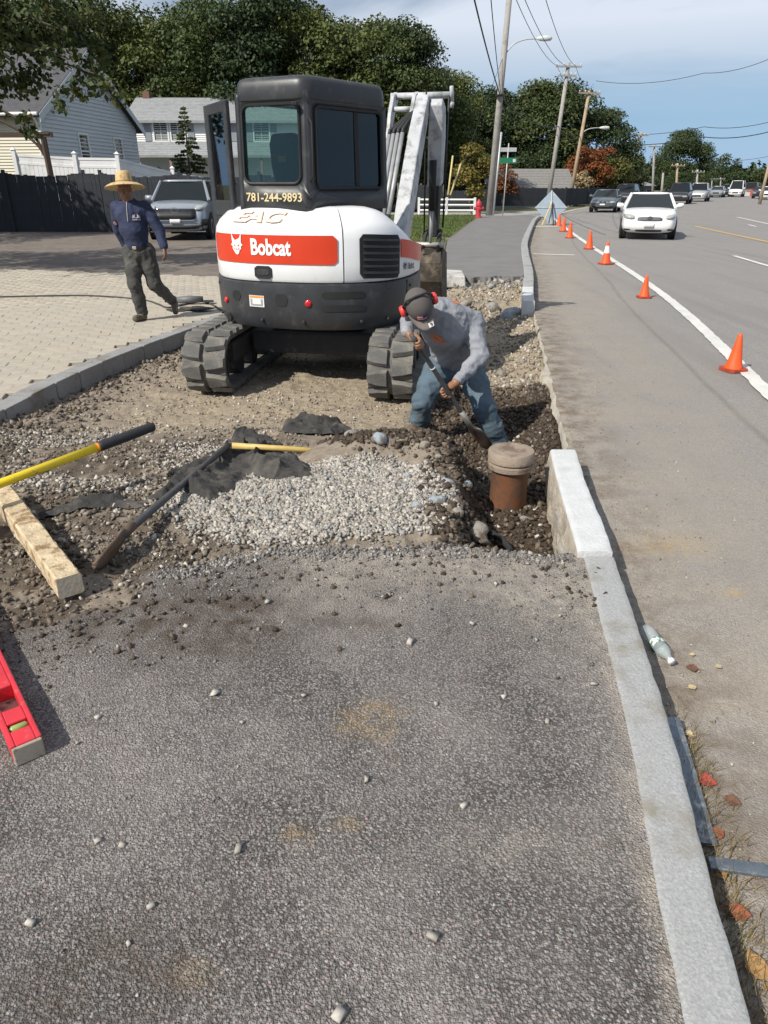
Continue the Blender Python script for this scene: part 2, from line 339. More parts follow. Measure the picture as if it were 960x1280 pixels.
def grid(name, x0, x1, y0, y1, res, skip=None):
    xs = np.arange(x0, x1 + 1e-6, res); ys = np.arange(y0, y1 + 1e-6, res); X, Y = np.meshgrid(xs, ys); x, y = X.ravel(), Y.ravel()
    z, c = terrain(x, y); nx = len(xs)
    i = (np.arange(len(ys) - 1)[:, None] * nx + np.arange(nx - 1)[None]).ravel()
    f = np.stack([i, i + 1, i + nx + 1, i + nx], 1)
    rust = sst(.1, .6, (blob(x, y, -.03, 1.79, .13, .10) * .8 + blob(x, y, -.1, 1.38, .05, .03) + blob(x, y, -.42, .97, .06, .03) + blob(x, y, -.22, 1.34, .05, .04) + blob(x, y, .0, 1.6, .1, .06) * .5) * np.clip(.9 + fbm(x * 14, y * 14, 4, 55) * 3.2, 0, 1.3))
    dust = np.clip(1.25 * sst(.75, .05, asph_edge(x) - y + fbm(x * 3, y * 3, 4, 51) * .7) * sst(-.8, -.1, x) + .75 * blob(x, y, .75, 2.55, .4, .35) + .35 * blob(x, y, .3, 1.3, .3, .1) + .9 * sst(.07, .0, EDGE(y) - .15 - x + fbm(x * 20, y * 14, 3, 71) * .06), 0, 1)
    damp = np.clip(blob(x, y, -.62, 2.35, .3, .28) + .5 * blob(x, y, -.5, 1.05, .16, .12) + .6 * blob(x, y, -.1, 2.35, .2, .06) + .55 * blob(x, y, -.7, .95, .25, .12) + .8 * blob(x, y, -1.1, 2.4, .4, .3), 0, 1)
    o = mesh_np(name, np.c_[x, y, z], f, GROUND, smooth=True, attrs={'mask': soil_masks(x, y, c), 'rust': rust, 'dust': dust, 'damp': damp})
    return tag(o, kind='structure')
grid('sidewalk', -3.9, 1.2, -.8, 3.312, .013)
grid('dug_ground', -6.6, 2.9, 3.3, 15.0, .02)
SOIL = M('brown_earth', (.16, .13, .095), .95, var=.3, vs=2, bump=.6, bs=30)
gm = M('rough_field', (.10, .105, .05), .95, var=.4, vs=.4, bump=.5, bs=8, col2=(.17, .14, .09), c2s=.3)
mb = MB()
for x0, x1, y0, y1 in ((-900, -6.5, -60, 1200), (2.8, 900, -60, 1200), (-6.5, 2.8, -60, -.75), (-6.5, 2.8, 14.9, 1200)):
    mb.add([(x0, y0, -.30), (x1, y0, -.30), (x1, y1, -.30), (x0, y1, -.30)], [(0, 1, 2, 3)])
mb.add([(-6.5, -.8, -.62), (2.8, -.8, -.62), (2.8, 15, -.62), (-6.5, 15, -.62)], [(0, 1, 2, 3)])
tag(mb.build('ground', gm), kind='structure')

# ---- the street, as strips measured from its kerb
def mat_street():
    m, nt, b = newmat('street_asphalt')
    co = nd(nt, 'ShaderNodeTexCoord').outputs['Object']; ac = nd(nt, 'ShaderNodeAttribute', attribute_name='across').outputs['Fac']
    def noi(s, d=5., r=.6): return nd(nt, 'ShaderNodeTexNoise', {'Vector': co, 'Scale': s, 'Detail': d, 'Roughness': r}).outputs['Fac']
    v = nd(nt, 'ShaderNodeTexVoronoi', {'Vector': co, 'Scale': 150.}); cell = nd(nt, 'ShaderNodeSeparateColor', {0: v.outputs['Color']})
    c = mixc(nt, cell.outputs[0], (.165, .153, .142), (.34, .32, .30))
    c = mixc(nt, ramp(nt, cell.outputs[1], .93, 1.), c, (.36, .35, .33))
    c = mixc(nt, ramp(nt, noi(.7, 6.), .35, .7, 0, .6), c, (.218, .212, .207))
    mpn = nd(nt, 'ShaderNodeMapping', {'Vector': co, 'Rotation': (0, 0, .2), 'Scale': (1.6, .06, 1)})
    streak = nd(nt, 'ShaderNodeTexNoise', {'Vector': mpn.outputs[0], 'Scale': 2., 'Detail': 6.}).outputs['Fac']
    c = mixc(nt, ramp(nt, streak, .5, .75, 0, .55), c, (.175, .165, .158))
    seam = nd(nt, 'ShaderNodeMath', {0: nd(nt, 'ShaderNodeMath', {0: ac, 1: nd(nt, 'ShaderNodeMath', {0: noi(.35), 1: .16}, operation='MULTIPLY').outputs[0]}, operation='ADD').outputs[0], 1: 1.56}, operation='SUBTRACT')
    seam = nd(nt, 'ShaderNodeMath', {0: seam.outputs[0]}, operation='ABSOLUTE').outputs[0]
    c = mixc(nt, ramp(nt, seam, .012, .045, .4, 0), c, (.09, .086, .084))
    dust = nd(nt, 'ShaderNodeMath', {0: ramp(nt, ac, .25, 2.1, 1, 0), 1: ramp(nt, noi(2.2, 8., .65), .3, .65, .25, 1)}, operation='MULTIPLY').outputs[0]
    c = mixc(nt, dust, c, mixc(nt, ramp(nt, noi(90., 5.), .3, .7), (.25, .218, .178), (.385, .34, .28)))
    d2 = nd(nt, 'ShaderNodeMath', {0: ramp(nt, ac, .04, .5, 1, 0), 1: ramp(nt, noi(6., 8., .7), .42, .6)}, operation='MULTIPLY').outputs[0]
    c = mixc(nt, d2, c, (.155, .12, .088))
    ye = nd(nt, 'ShaderNodeAttribute', attribute_name='stain').outputs['Fac']
    c = mixc(nt, nd(nt, 'ShaderNodeMath', {0: ye, 1: ramp(nt, noi(30., 5.), .35, .6)}, operation='MULTIPLY').outputs[0], c, (.42, .29, .12))
    nt.links.new(c, b.inputs['Base Color']); b.inputs['Roughness'].default_value = .85; b.inputs['Specular IOR Level'].default_value = .35
    nt.links.new(nd(nt, 'ShaderNodeBump', {'Height': nd(nt, 'ShaderNodeMath', {0: ramp(nt, v.outputs['Distance'], .1, .7, 1, 0), 1: noi(60., 6.)}, operation='ADD').outputs[0], 'Strength': .5, 'Distance': .005}).outputs[0], b.inputs['Normal']); return m
ys = np.r_[np.arange(-2, 12, .04), np.arange(12, 46, .5), np.arange(46, 290, 3.)]
ss = np.r_[np.arange(0, 2.4, .05), np.arange(2.4, 17.2, .8)]
Yg, Sg = np.meshgrid(ys, ss, indexing='ij')
rag = np.where((Yg > 4.32) & (Yg < 11.4), fbm(Yg * 7, Yg * 0, 4, 8) * .045, 0) * (Sg < .03)
Xg = EDGE(Yg) + Sg + rag - np.where((Yg < 4.3) & (Yg > -3), .03, 0) * (Sg < .01)
Zg = -.13 + fbm(Xg * .7, Yg * .7, 3, 33) * .012 - .035 * sst(.25, 0, Sg) * 0
nY, nS = Xg.shape; i = (np.arange(nY - 1)[:, None] * nS + np.arange(nS - 1)[None]).ravel()
stain = blob(Xg, Yg, 1.63, 2.78, .045, .03) * 1.2 + .5 * blob(Xg, Yg, 1.5, 3.25, .2, .12)
V = np.c_[Xg.ravel(), Yg.ravel(), Zg.ravel()]; Fq = np.stack([i, i + 1, i + nS + 1, i + nS], 1)
# the cut edge of the asphalt goes down as a face
e0 = np.arange(nY) * nS; V2 = V[e0] - [.015, 0, .3]; nv = len(V)
Fq = np.r_[Fq, np.stack([e0[:-1], e0[1:], nv + np.arange(1, nY), nv + np.arange(nY - 1)], 1)]
V = np.r_[V, V2]
tag(mesh_np('street', V, Fq, mat_street(), smooth=True, attrs={'across': np.r_[Sg.ravel(), np.zeros(nY)], 'stain': np.r_[stain.ravel(), np.zeros(nY)]}), kind='structure')
WHITE_PAINT = M('road_paint_white', (.62, .61, .57), .7, var=.1, vs=3, col2=(.3, .29, .27), c2=(.6, .72), c2s=14)
YELLOW_PAINT = M('road_paint_yellow', (.55, .36, .10), .7, var=.12, vs=3, col2=(.3, .22, .12), c2=(.56, .7), c2s=12)
def ribbon(name, pts, w, mat, z=-.118, n=120, wob=0.):
    c = catmull(pts, n) if len(pts) > 2 else np.array(pts, float); t = np.gradient(c, axis=0); t /= np.linalg.norm(t, axis=1)[:, None]; nn = np.c_[t[:, 1], -t[:, 0]]
    j = 1 + wob * fbm(np.arange(len(c)) * .7, np.zeros(len(c)), 3, 5)[:, None]
    a, b = c - nn * w / 2 * j, c + nn * w / 2 * j; k = len(c)
    v = np.r_[np.c_[a, np.full(k, z)], np.c_[b, np.full(k, z)]]; i = np.arange(k - 1)
    return mesh_np(name, v, np.stack([i, i + k, i + k + 1, i + 1], 1), mat)
WL = [(2.1, -.5), (2.62, 2), (3.48, 6.1), (4.42, 10.4), (5.14, 14.5), (6.26, 22.2), (7.42, 29.8), (8.45, 36), (10.1, 45), (13.7, 55), (17.7, 64), (24.7, 79), (34, 99)]
tag(ribbon('white_edge_line', WL, .155, WHITE_PAINT, n=700, wob=.35), 'long white painted line along the shoulder beside the cones', 'road marking', kind='structure')
tag(ribbon('yellow_centre_line', [(10.9, 12.5), (11.85, 19), (12.6, 24.4), (13.98, 33.9)], .17, YELLOW_PAINT), 'solid yellow centre line of the street', 'road marking', kind='structure')
for a, b_ in (((8.35, 13.2), (8.38, 13.4)), ((8.78, 16.0), (9.28, 19.6)), ((16.6, 33.5), (17.1, 35.3)), ((19.6, 63), (20.6, 65.4))):
    tag(ribbon('white_lane_dash', [a, b_], .13, WHITE_PAINT), kind='structure')
tag(ribbon('white_far_line', [(18.0, 34.6), (20.3, 43.4)], .15, WHITE_PAINT), kind='structure')
tag(ribbon('short_white_mark', [(4.05, 20.1), (5.1, 19.8)], .2, WHITE_PAINT), kind='structure')
tag(ribbon('white_stop_mark', [(5.9, 33.6), (7.9, 33.9)], .5, M('chalk_white', (.7, .68, .62), .8)), kind='structure')
# ---- kerb stones
GRAN = M('granite_grey', (.33, .335, .33), .75, var=.22, vs=150, bump=.35, bs=90, col2=(.235, .215, .175), c2=(.5, .66), c2s=3.4)
GRANW = M('granite_fresh_white', (.56, .57, .57), .8, var=.08, vs=10, bump=.5, bs=60, col2=(.47, .47, .46), c2=(.55, .7), c2s=7)
GRANS = M('granite_split_face', (.40, .35, .28), .9, var=.25, vs=14, bump=.9, bs=40, col2=(.5, .48, .44), c2s=9)
KERB = thing('kerb', kind='structure')
def kerb_stone(y0, y1, w, top, mat, rough=.007, rise=0., lat=0., label=None, side=None, nl=None, bot=-.5):
    n = nl or max(3, int((y1 - y0) / .05)); prof = []
    for k in np.linspace(0, 1, 10)[1:]: prof.append((0., bot + (top - .012 - bot) * k, 1))
    prof.append((.006, top - .003, 0)); 
    for k in np.linspace(0, 1, 8): prof.append((.012 + (w - .024) * k, top, 0))
    prof.append((w - .005, top - .004, 0))
    for k in np.linspace(1, 0, 5)[1:]: prof.append((w, bot + (top - .015 - bot) * k, 0))
    P = np.array(prof); yy = np.linspace(y0, y1, n); vs = []
    for y in yy:
        ex = float(EDGE(y)) - w + lat; tt = (float(EDGE(y + .1)) - float(EDGE(y - .1))) / .2; nx = 1 / math.sqrt(1 + tt * tt)
        s = np.full(len(P), y)
        nz = fbm(np.r_[P[:, 1] * 11 + P[:, 0] * 3], s * 11, 4, 70); ns = fbm(P[:, 1] * 30, s * 14, 4, 71)
        px = ex + P[:, 0] - P[:, 2] * (side or 0) * ((np.abs(nz) * 1.5 + ns * .6) * np.clip((top - P[:, 1] - .012) / .09, 0, 1) - .12 * np.clip((P[:, 1] - top) / (bot - top), 0, 1)) + (1 - P[:, 2]) * nz * rough * 2.5 * ((P[:, 0] > .01) & (P[:, 0] < w - .01) == 0)
        pz = P[:, 1] + nz * rough * (1 - P[:, 2]) + rise * (y - y0)
        vs += list(np.c_[px, s - P[:, 0] * tt * 0, pz])
    m = len(P); fs = [(i * m + j, i * m + j + 1, (i + 1) * m + j + 1, (i + 1) * m + j) for i in range(n - 1) for j in range(m - 1)]
    fs += [tuple(range(m)), tuple((n - 1) * m + j for j in range(m - 1, -1, -1))]
    b = MB(); b.add(vs, fs)
    if side:
        b.m = [1 if (i % (m - 1)) < 8 and i < (n - 1) * (m - 1) else 0 for i in range(len(fs))]
    o = b.build('kerb_stone', [mat, GRANS] if side else mat, KERB, smooth=True); sharp(o, 40)
    if label: o['label'] = label
    return o
kerb_stone(-.8, 2.888, .147, .004, GRAN, label='long grey granite kerb stone beside the old asphalt')
kerb_stone(2.896, 4.29, .17, .03, GRANW, rough=.006, lat=-.004, side=.09, label='fresh white granite kerb stone with a rough split side')
y = 10.75
for k, ln in enumerate((1.6, 2.0, 2.0, 2.0, 2.2, 2.2, 2.4, 2.4, 2.6, 2.6, 2.8, 2.8, 3.0, 3.2)):
    if y + ln > 44.5: break
    kerb_stone(y, y + ln - .015, .19, .02, GRAN if k else GRANW, lat=0, nl=8, bot=-.4); y += ln
# ---- ragged concrete left along the street edge
HAUNCH = M('old_concrete', (.40, .375, .325), .95, var=.2, vs=12, bump=.8, bs=40, col2=(.3, .26, .2), c2s=6)
yy = np.arange(4.5, 10.6, .03); k = len(yy); ex = EDGE(yy) + fbm(yy * 7, yy * 0, 4, 8) * .045
wd = .012 + .022 * np.clip(fbm(yy * 2.2, yy * 0, 3, 14) + .2, 0, 1) + .14 * np.exp(-((yy - 7.0) / .22) ** 2) + .06 * np.exp(-((yy - 6.0) / .12) ** 2) + fbm(yy * 12, yy * 0, 3, 15) * .02
v = np.r_[np.c_[ex + .0, yy, np.full(k, -.137)], np.c_[ex - wd * .6, yy, np.full(k, -.145) + fbm(yy * 9, yy * 0, 3, 4) * .03], np.c_[ex - wd, yy, np.full(k, -.40)]]
i = np.arange(k - 1); tag(mesh_np('concrete_haunch', v, np.r_[np.stack([i, i + 1, i + k + 1, i + k], 1), np.stack([i + k, i + k + 1, i + 2 * k + 1, i + 2 * k], 1)], HAUNCH, smooth=True), kind='structure')

# ---- block paving with grey edging
PAVM = M('tan_paver', (.43, .37, .285), .85, var=.16, vs=6, bump=.5, bs=80, col2=(.36, .325, .27), c2s=1.2)
PAVT = [M('tan_paver_' + n_, c_, .85, var=.13, vs=8, bump=.5, bs=80, col2=(.40, .36, .30), c2s=1.5) for n_, c_ in (('warm', (.41, .36, .285)), ('grey', (.385, .35, .29)), ('pale', (.425, .38, .305)))]
PAVING = thing('paving', kind='structure')
def paver_mesh(l, w, ch=.004, h=.06):
    a, b = l / 2 - .0006, w / 2 - .0016; r0 = [(-a, -b), (a, -b), (a, b), (-a, b)]; r1 = [(-a + ch, -b + ch), (a - ch, -b + ch), (a - ch, b - ch), (-a + ch, b - ch)]
    v = [(x, y, -h) for x, y in r0] + [(x, y, -ch * .6) for x, y in r0] + [(x, y, 0) for x, y in r1]
    f = [(8, 9, 10, 11)] + [(o + j, o + (j + 1) % 4, o + 4 + (j + 1) % 4, o + 4 + j) for o in (0, 4) for j in range(4)]
    return v, f
PL, PW = .235, .152; ang = R(14); ca, sa = math.cos(ang), math.sin(ang); pv, pf = paver_mesh(PL, PW); spots = []
far_y = lambda x: 15.4 + (x + 8.1) * -.28
for r_ in range(-20, 120):
    for q_ in range(-60, 40):
        u = q_ * PL + (r_ % 2) * PL / 2 + math.sin(r_ * 12.9) * .0; w_ = r_ * PW
        x, y = -3 + u * ca - w_ * sa, 4 + u * sa + w_ * ca
        if y < 3.4 or x > PAVE(y) - .205 or x < -10.5 or y > far_y(x) - .05: continue
        vis = abs(x) < (y * .905 + .68) * .57
        spots.append((math.hypot(x, y), x, y, vis))
spots.sort(key=lambda t: (not t[3], t[0]))
pmes = []
for mt in PAVT:
    me = bpy.data.meshes.new('paver'); me.from_pydata(pv, [], pf); me.materials.append(mt); pmes.append(me)
for d_, x, y, v_ in spots[:300]:
    o = bpy.data.objects.new('paver', random.choice(pmes)); link(o, PAVING, False); o.location = (x, y, random.uniform(-.003, .002)); o.rotation_euler = (random.uniform(-.01, .01), random.uniform(-.01, .01), ang + random.uniform(-.004, .004))
rest = np.array([(x, y) for d_, x, y, v_ in spots[300:]]); n = len(rest); pva = np.array(pv)
rot = np.c_[pva[:, 0] * ca - pva[:, 1] * sa, pva[:, 0] * sa + pva[:, 1] * ca, pva[:, 2]]
vv = rot[None] + np.c_[rest, RNG.uniform(-.003, .002, n)][:, None]; pfa = np.array(pf)
tag(mesh_np('paver_field', vv.reshape(-1, 3), (pfa[None] + (np.arange(n) * len(pva))[:, None, None]).reshape(-1, 4), M('tan_paver_field', (.41, .362, .288), .85, var=.10, vs=3, bump=.4, bs=60, col2=(.37, .335, .28), c2s=1.1, attr=.07), PAVING, attrs={'tone': np.repeat(RNG.random(n), len(pva))}), kind='stuff')
pb = MB(); pl = [(float(PAVE(y)) - .05, y) for y in np.linspace(3.3, 14.2, 30)] + [(-3.0, 14.0), (-8.1, 15.45), (-10.6, 16.1), (-10.6, 3.3)]
pb.prism(pl, -.5, -.02); pb.build('bedding', M('joint_sand', (.29, .255, .20), .95, var=.2, vs=20, bump=.5, bs=60), PAVING)
EDGM = M('edging_grey', (.27, .27, .265), .85, var=.15, vs=6, bump=.5, bs=60, col2=(.2, .18, .15), c2s=3)
EDG = thing('paver_edging', kind='structure'); s_ = 0
t = np.linspace(3.3, 14.0, 700); pts = np.c_[PAVE(t), t]; L = np.r_[0, np.cumsum(np.linalg.norm(np.diff(pts, axis=0), axis=1))]
while s_ < L[-1] - .4:
    a = np.array([np.interp(s_, L, pts[:, q]) for q in (0, 1)]); b_ = np.array([np.interp(s_ + .39, L, pts[:, q]) for q in (0, 1)]); d = (b_ - a) / np.linalg.norm(b_ - a); nrm = np.array([-d[1], d[0]])
    e = MB(); zz = .004 + random.uniform(-.004, .006); q = [a, b_, b_ + nrm * .175, a + nrm * .175]
    a2 = nrm * random.uniform(-.006, .006)
    e.hexa([(p[0] + a2[0], p[1] + a2[1], -.17) for p in q], [(p[0] + a2[0], p[1] + a2[1], zz) for p in q]); e.build('edging_block', EDGM, EDG, bevel=.008); s_ += .398
# ---- lot behind, far sidewalk, lawn, side street
LOT = M('lot_gravel_asphalt', (.15, .125, .105), .95, var=.25, vs=1.2, bump=.8, bs=35, col2=(.20, .17, .14), c2s=5)
mb = MB(); mb.prism([(-40, 15.9), (-8.0, 15.38), (-3.2, 14.04), (-.65, 14.3), (-.4, 31), (-40, 34)], -.28, -.008); tag(mb.build('parking_lot', LOT), kind='structure')
FSW = M('sidewalk_asphalt_dark', (.175, .167, .16), .9, var=.15, vs=1.2, bump=.7, bs=110, col2=(.19, .183, .178), c2s=2)
fy = np.linspace(13.95, 42.5, 60); lx = np.interp(fy, [13.9, 16.3, 23.5, 33, 41, 42.5], [1.05, 1.3, 2.0, 3.7, 5.2, 5.4])
edge_front = [(x, 13.95 + .5 * float(fbm(np.array([x * 6.]), np.array([0.]), 3, 3)[0])) for x in np.linspace(1.05, float(EDGE(13.95)) - .2, 34)]
mb = MB(); mb.prism(edge_front + [(float(EDGE(y)) - .185, y) for y in fy[1:]] + [(a, b_) for a, b_ in zip(lx[::-1][:-1], fy[::-1][:-1])], -.12, .0)
tag(mb.build('far_sidewalk', FSW), kind='structure')
LAWN = M('lawn_soil', (.12, .115, .055), .95, var=.3, vs=2, bump=.6, bs=20, col2=(.2, .17, .12), c2s=.8)
mb = MB(); mb.prism([(-.42, 14.4)] + [(.9, 14.3)] + [(a - .02, b_) for a, b_ in zip(lx[1:], fy[1:])] + [(-.42, 42.5)], -.28, -.01); tag(mb.build('verge', LAWN), kind='structure')
def grass(name, pts, h, mat, w=.006, per=1):
    p = np.repeat(np.asarray(pts), per, 0); n = len(p); a = RNG.uniform(0, 6.28, n); hh = h * RNG.uniform(.5, 1.2, n); le = RNG.normal(size=(n, 2)) * hh[:, None] * .45
    d = np.c_[np.cos(a), np.sin(a)] * w; v = np.zeros((n, 3, 3)); v[:, 0] = p; v[:, 1] = p; v[:, 2] = p
    v[:, 0, :2] -= d; v[:, 1, :2] += d; v[:, 2, :2] += le; v[:, 2, 2] += hh
    return tag(mesh_np(name, v.reshape(-1, 3), np.arange(3 * n).reshape(-1, 3), mat, attrs={'tone': np.repeat(RNG.random(n), 3)}), kind='stuff')
GRN = M('grass_green', (.085, .125, .03), .8, var=.35, vs=.7, attr=.5, col2=(.15, .15, .05), c2s=.6)
pp = []
while len(pp) < 26000:
    y = RNG.uniform(17.5, 42.4); x = RNG.uniform(-.3, np.interp(y, fy, lx) - .1)
    if fbm(np.array([x * .6]), np.array([y * .35]), 3, 5)[0] + (y - 24) * .045 > -.06: pp.append((x, y, -.01))
grass('verge_grass', pp, .10, GRN, .02)
APR = M('side_street_concrete', (.33, .315, .29), .9, var=.12, vs=1.5, bump=.3, bs=30)
mb = MB(); mb.prism([(-14, 42.6), (5.4, 42.6), (8.7, 42.9), (9.75, 45.2), (13.4, 55.6), (12.2, 55.3), (9, 52), (6, 50.5), (-14, 50.5)], -.3, -.119); tag(mb.build('side_street', APR), kind='structure')
BLK = M('pale_block', (.52, .5, .47), .85, var=.15, vs=4, bump=.5, bs=30, col2=(.3, .29, .27), c2s=2)
mb = MB(); mb.hexa([(.85, 13.3, -.12), (1.5, 13.3, -.12), (1.55, 14.3, -.12), (.85, 14.3, -.12)], [(.85, 13.32, .10), (1.48, 13.32, .08), (1.5, 14.1, .10), (.85, 14.2, .12)])
tag(mb.build('stone_block', BLK, bevel=.02), 'pale squared stone block lying where the far asphalt sidewalk begins', 'stone block')
# ================================================================ LOOSE STONES, GRAVEL, EARTH
def st_mat(name, c0, c1, c2=None):
    m, nt, b = newmat(name); a = nd(nt, 'ShaderNodeAttribute', attribute_name='tone').outputs['Fac']
    co = nd(nt, 'ShaderNodeTexCoord').outputs['Object']; n = nd(nt, 'ShaderNodeTexNoise', {'Vector': co, 'Scale': 70., 'Detail': 4.}).outputs['Fac']
    c = mixc(nt, ramp(nt, a, 0, .75), c0, c1)
    if c2: c = mixc(nt, ramp(nt, a, .80, .84), c, c2)
    c = mixc(nt, ramp(nt, n, .35, .75, 0, .45), c, [x * .6 for x in c0])
    nt.links.new(c, b.inputs['Base Color']); b.inputs['Roughness'].default_value = .85; return m
GPALE = st_mat('gravel_pale', (.22, .195, .16), (.54, .505, .45), (.30, .30, .30))
GMIX = st_mat('gravel_mixed', (.10, .082, .062), (.28, .24, .19), (.56, .53, .47))
GTAN = st_mat('gravel_tan', (.19, .155, .112), (.40, .34, .26), (.55, .51, .45))
CLOD = st_mat('earth_clods', (.034, .023, .015), (.092, .066, .044), (.17, .135, .10))
CLOD2 = st_mat('earth_clods_dry', (.085, .066, .048), (.20, .165, .125), (.32, .28, .23))
CRUMB = st_mat('asphalt_crumbs', (.13, .122, .115), (.26, .245, .23), (.42, .40, .37))
def sample(n, box, dens, s0, s1, pw=2.2, sink=.25):
    out = []; x0, x1, y0, y1 = box
    while len(out) < n:
        k = n * 4; x = RNG.uniform(x0, x1, k); y = RNG.uniform(y0, y1, k); p = dens(x, y); ok = RNG.random(k) < p
        out += list(zip(x[ok], y[ok]))
    P = np.array(out[:n]); z, _ = terrain(P[:, 0], P[:, 1]); s = s0 + (s1 - s0) * RNG.random(n) ** pw
    return np.c_[P, z + s * (.55 - sink)], s
def outside(x, y): return (x < EDGE(y) - np.where((y > 2.8) & (y < 4.32), .19, .04)) * ((PAVE(y) - x) < -.01)
def put(name, n, box, dens, s0, s1, mat, **k):
    p, s = sample(n, box, lambda x, y: dens(x, y) * outside(x, y), s0, s1, **k); return tag(scatter(name, p, s, mat), kind='stuff')
pile = lambda x, y: sst(.22, .6, blob(x, y, -.42, 3.56, .80, .50, .0, 1.5) + fbm(x * 5, y * 5, 4, 3) * .45)
put('pale_gravel', 18000, (-1.5, .6, 2.85, 4.5), pile, .006, .018, GPALE, pw=1.4, sink=.1)
trench = lambda x, y: sst(-.05, .1, x - np.interp(y, [2.8, 3.2, 4.0, 4.5, 5.2, 5.9, 6.6, 7.2], [.28, .42, .50, .45, .3, .3, .5, .9])) * (y < 6.8)
put('mixed_gravel', 6500, (-3.0, -.6, 2.3, 5.2), lambda x, y: sst(-.06, .06, y - asph_edge(x) + fbm(x * 4, y * 4, 4, 2) * .7) * (.25 + .75 * sst(-.05, .15, fbm(x * 3, y * 3, 4, 66))), .004, .021, GMIX, pw=3.2)
put('pale_gravel_patch', 1500, (-3.0, -.8, 3.6, 5.6), lambda x, y: sst(.35, .7, blob(x, y, -2.4, 4.75, .5, .3) + blob(x, y, -1.15, 4.35, .5, .35) + blob(x, y, -1.9, 3.75, .5, .2) + fbm(x * 5, y * 5, 4, 31) * .7), .008, .018, GPALE)
put('tan_gravel', 8000, (-2.6, 1.8, 4.9, 9.0), lambda x, y: (1 - trench(x, y)) * (.3 + .7 * sst(-.1, .1, fbm(x * 2, y * 2, 4, 44))), .0035, .018, GTAN, pw=4.5)
put('rubble_gravel', 6000, (.2, 2.9, 6.8, 14), lambda x, y: np.clip(.35 + fbm(x * 2, y * 2, 4, 45) * 1.5, 0, 1), .010, .036, GTAN, pw=3)
put('trench_stones', 1600, (.3, 1.9, 3.1, 9), lambda x, y: .6 + 0 * x, .006, .026, GMIX, pw=3)
put('earth_clods', 14000, (-.6, 1.7, 3.0, 6.8), lambda x, y: np.clip(trench(x, y) * .8 + sst(.3, .7, blob(x, y, .15, 4.5, .6, .48)) + sst(.3, .6, blob(x, y, .42, 3.6, .22, .65)), 0, 1), .005, .030, CLOD, pw=3.4)
put('earth_clods', 5000, (-3.0, -.5, 2.3, 4.6), lambda x, y: sst(.3, .7, .5 + fbm(x * 2.5, y * 2.5, 4, 88) * 1.6) * sst(-.1, .2, y - asph_edge(x)), .004, .022, CLOD2, pw=4)
put('asphalt_crumbs', 2600, (-3, 1.05, .7, 3.1), lambda x, y: np.clip(sst(1.5, .0, asph_edge(x) - y) ** 2.4 * (.35 + fbm(x * 3, y * 3, 4, 19) * 1.6), 0, 1), .0025, .010, CRUMB, pw=2.5)
put('dark_crumbs', 2200, (-2.6, 1.0, .7, 3.1), lambda x, y: np.clip(sst(1.3, .0, asph_edge(x) - y) ** 2 * (.4 + fbm(x * 3, y * 3, 4, 29) * 1.6), 0, 1), .003, .017, CLOD, pw=3.2)
put('rim_chips', 1800, (-1.2, 1.0, 2.7, 3.2), lambda x, y: sst(.13, .0, np.abs(y - asph_edge(x) + .03)), .004, .014, CRUMB, pw=2.2)
put('earth_clods', 3200, (-3.1, -1.2, 3.4, 9.6), lambda x, y: sst(.75, .0, x - PAVE(y) + fbm(x * 3, y * 3, 4, 12) * .8), .005, .032, CLOD2, pw=4)
put('broken_asphalt', 420, (.9, 2.9, 12.8, 14.1), lambda x, y: sst(12.6, 13.8, y), .015, .075, CRUMB, pw=3)
put('fine_grit', 2600, (-2.2, 1.0, .75, 3.0), lambda x, y: .35 + .65 * sst(-.1, .15, fbm(x * 2, y * 2, 4, 37)), .0018, .0055, CRUMB, pw=2.5)
# grit on the street by the kerb
n = 3200; yy = RNG.uniform(.6, 13, n); s_ = np.abs(RNG.normal(size=n)) * .55 + .015; P = np.c_[EDGE(yy) + s_, yy, np.full(n, -.127)]; tag(scatter('street_grit', P, .0016 + .006 * RNG.random(n) ** 4, GTAN), kind='stuff')
# stones one can point at
LOOSE = [(298, 1062, .017), (540, 1172, .013), (188, 1134, .011), (38, 1155, .014), (513, 803, .018), (269, 867, .017), (684, 902, .011), (153, 1057, .010), (122, 1052, .010), (742, 856, .012), (486, 744, .011), (424, 1270, .014),
         (580, 1008, .012), (335, 753, .012), (97, 929, .008), (123, 897, .010), (303, 903, .007), (630, 871, .010), (545, 880, .009), (458, 975, .009), (590, 780, .009), (620, 730, .010), (700, 770, .009), (670, 800, .008), (380, 870, .008), (395, 725, .010), (232, 783, .010), (160, 1180, .007)]
LOOSE_LABELS = ['large pale triangular chip in the lower middle of the asphalt', 'pale chip lying alone near the bottom edge right of centre', 'pale chip lower left, between two smaller ones and the bottom', 'biggest pale chip at the far lower left of the asphalt', 'large cream chip in the upper middle below the gravel', 'squarish pale chip above the damp dark patch edge, left of centre', 'pale chip at the right, midway between kerb and ochre stain', 'right one of two small chips at the lower left', 'left one of two small chips at the lower left', 'rounded pale chip close to the kerb', 'dull pale chip below the middle of the gravel heap', 'pale chip cut by the bottom edge', 'grey chip right of the lower ochre spots', 'pale chip just right of the damp dark patch', 'chip nearest the shadow end of the spirit level', 'chip right of the spirit level, above the shadow end', 'tiny white chip left of the ochre stain', 'pale chip just above the kerbside pair, right of the stain', 'small chip right of the ochre stain top', 'small chip at the lower right of the ochre stain', 'small chip in the dusty strip right of the cream chip', 'chip near the broken asphalt edge below the pipe hole', 'chip in the dusty strip close to the kerb', 'chip below the dusty strip, left of the kerb', 'small dull chip straight above the ochre stain', 'small chip near the gravel edge left of the middle', 'small chip at the left edge of the damp dark patch', 'faint small chip at the lower left, above the bottom chips']
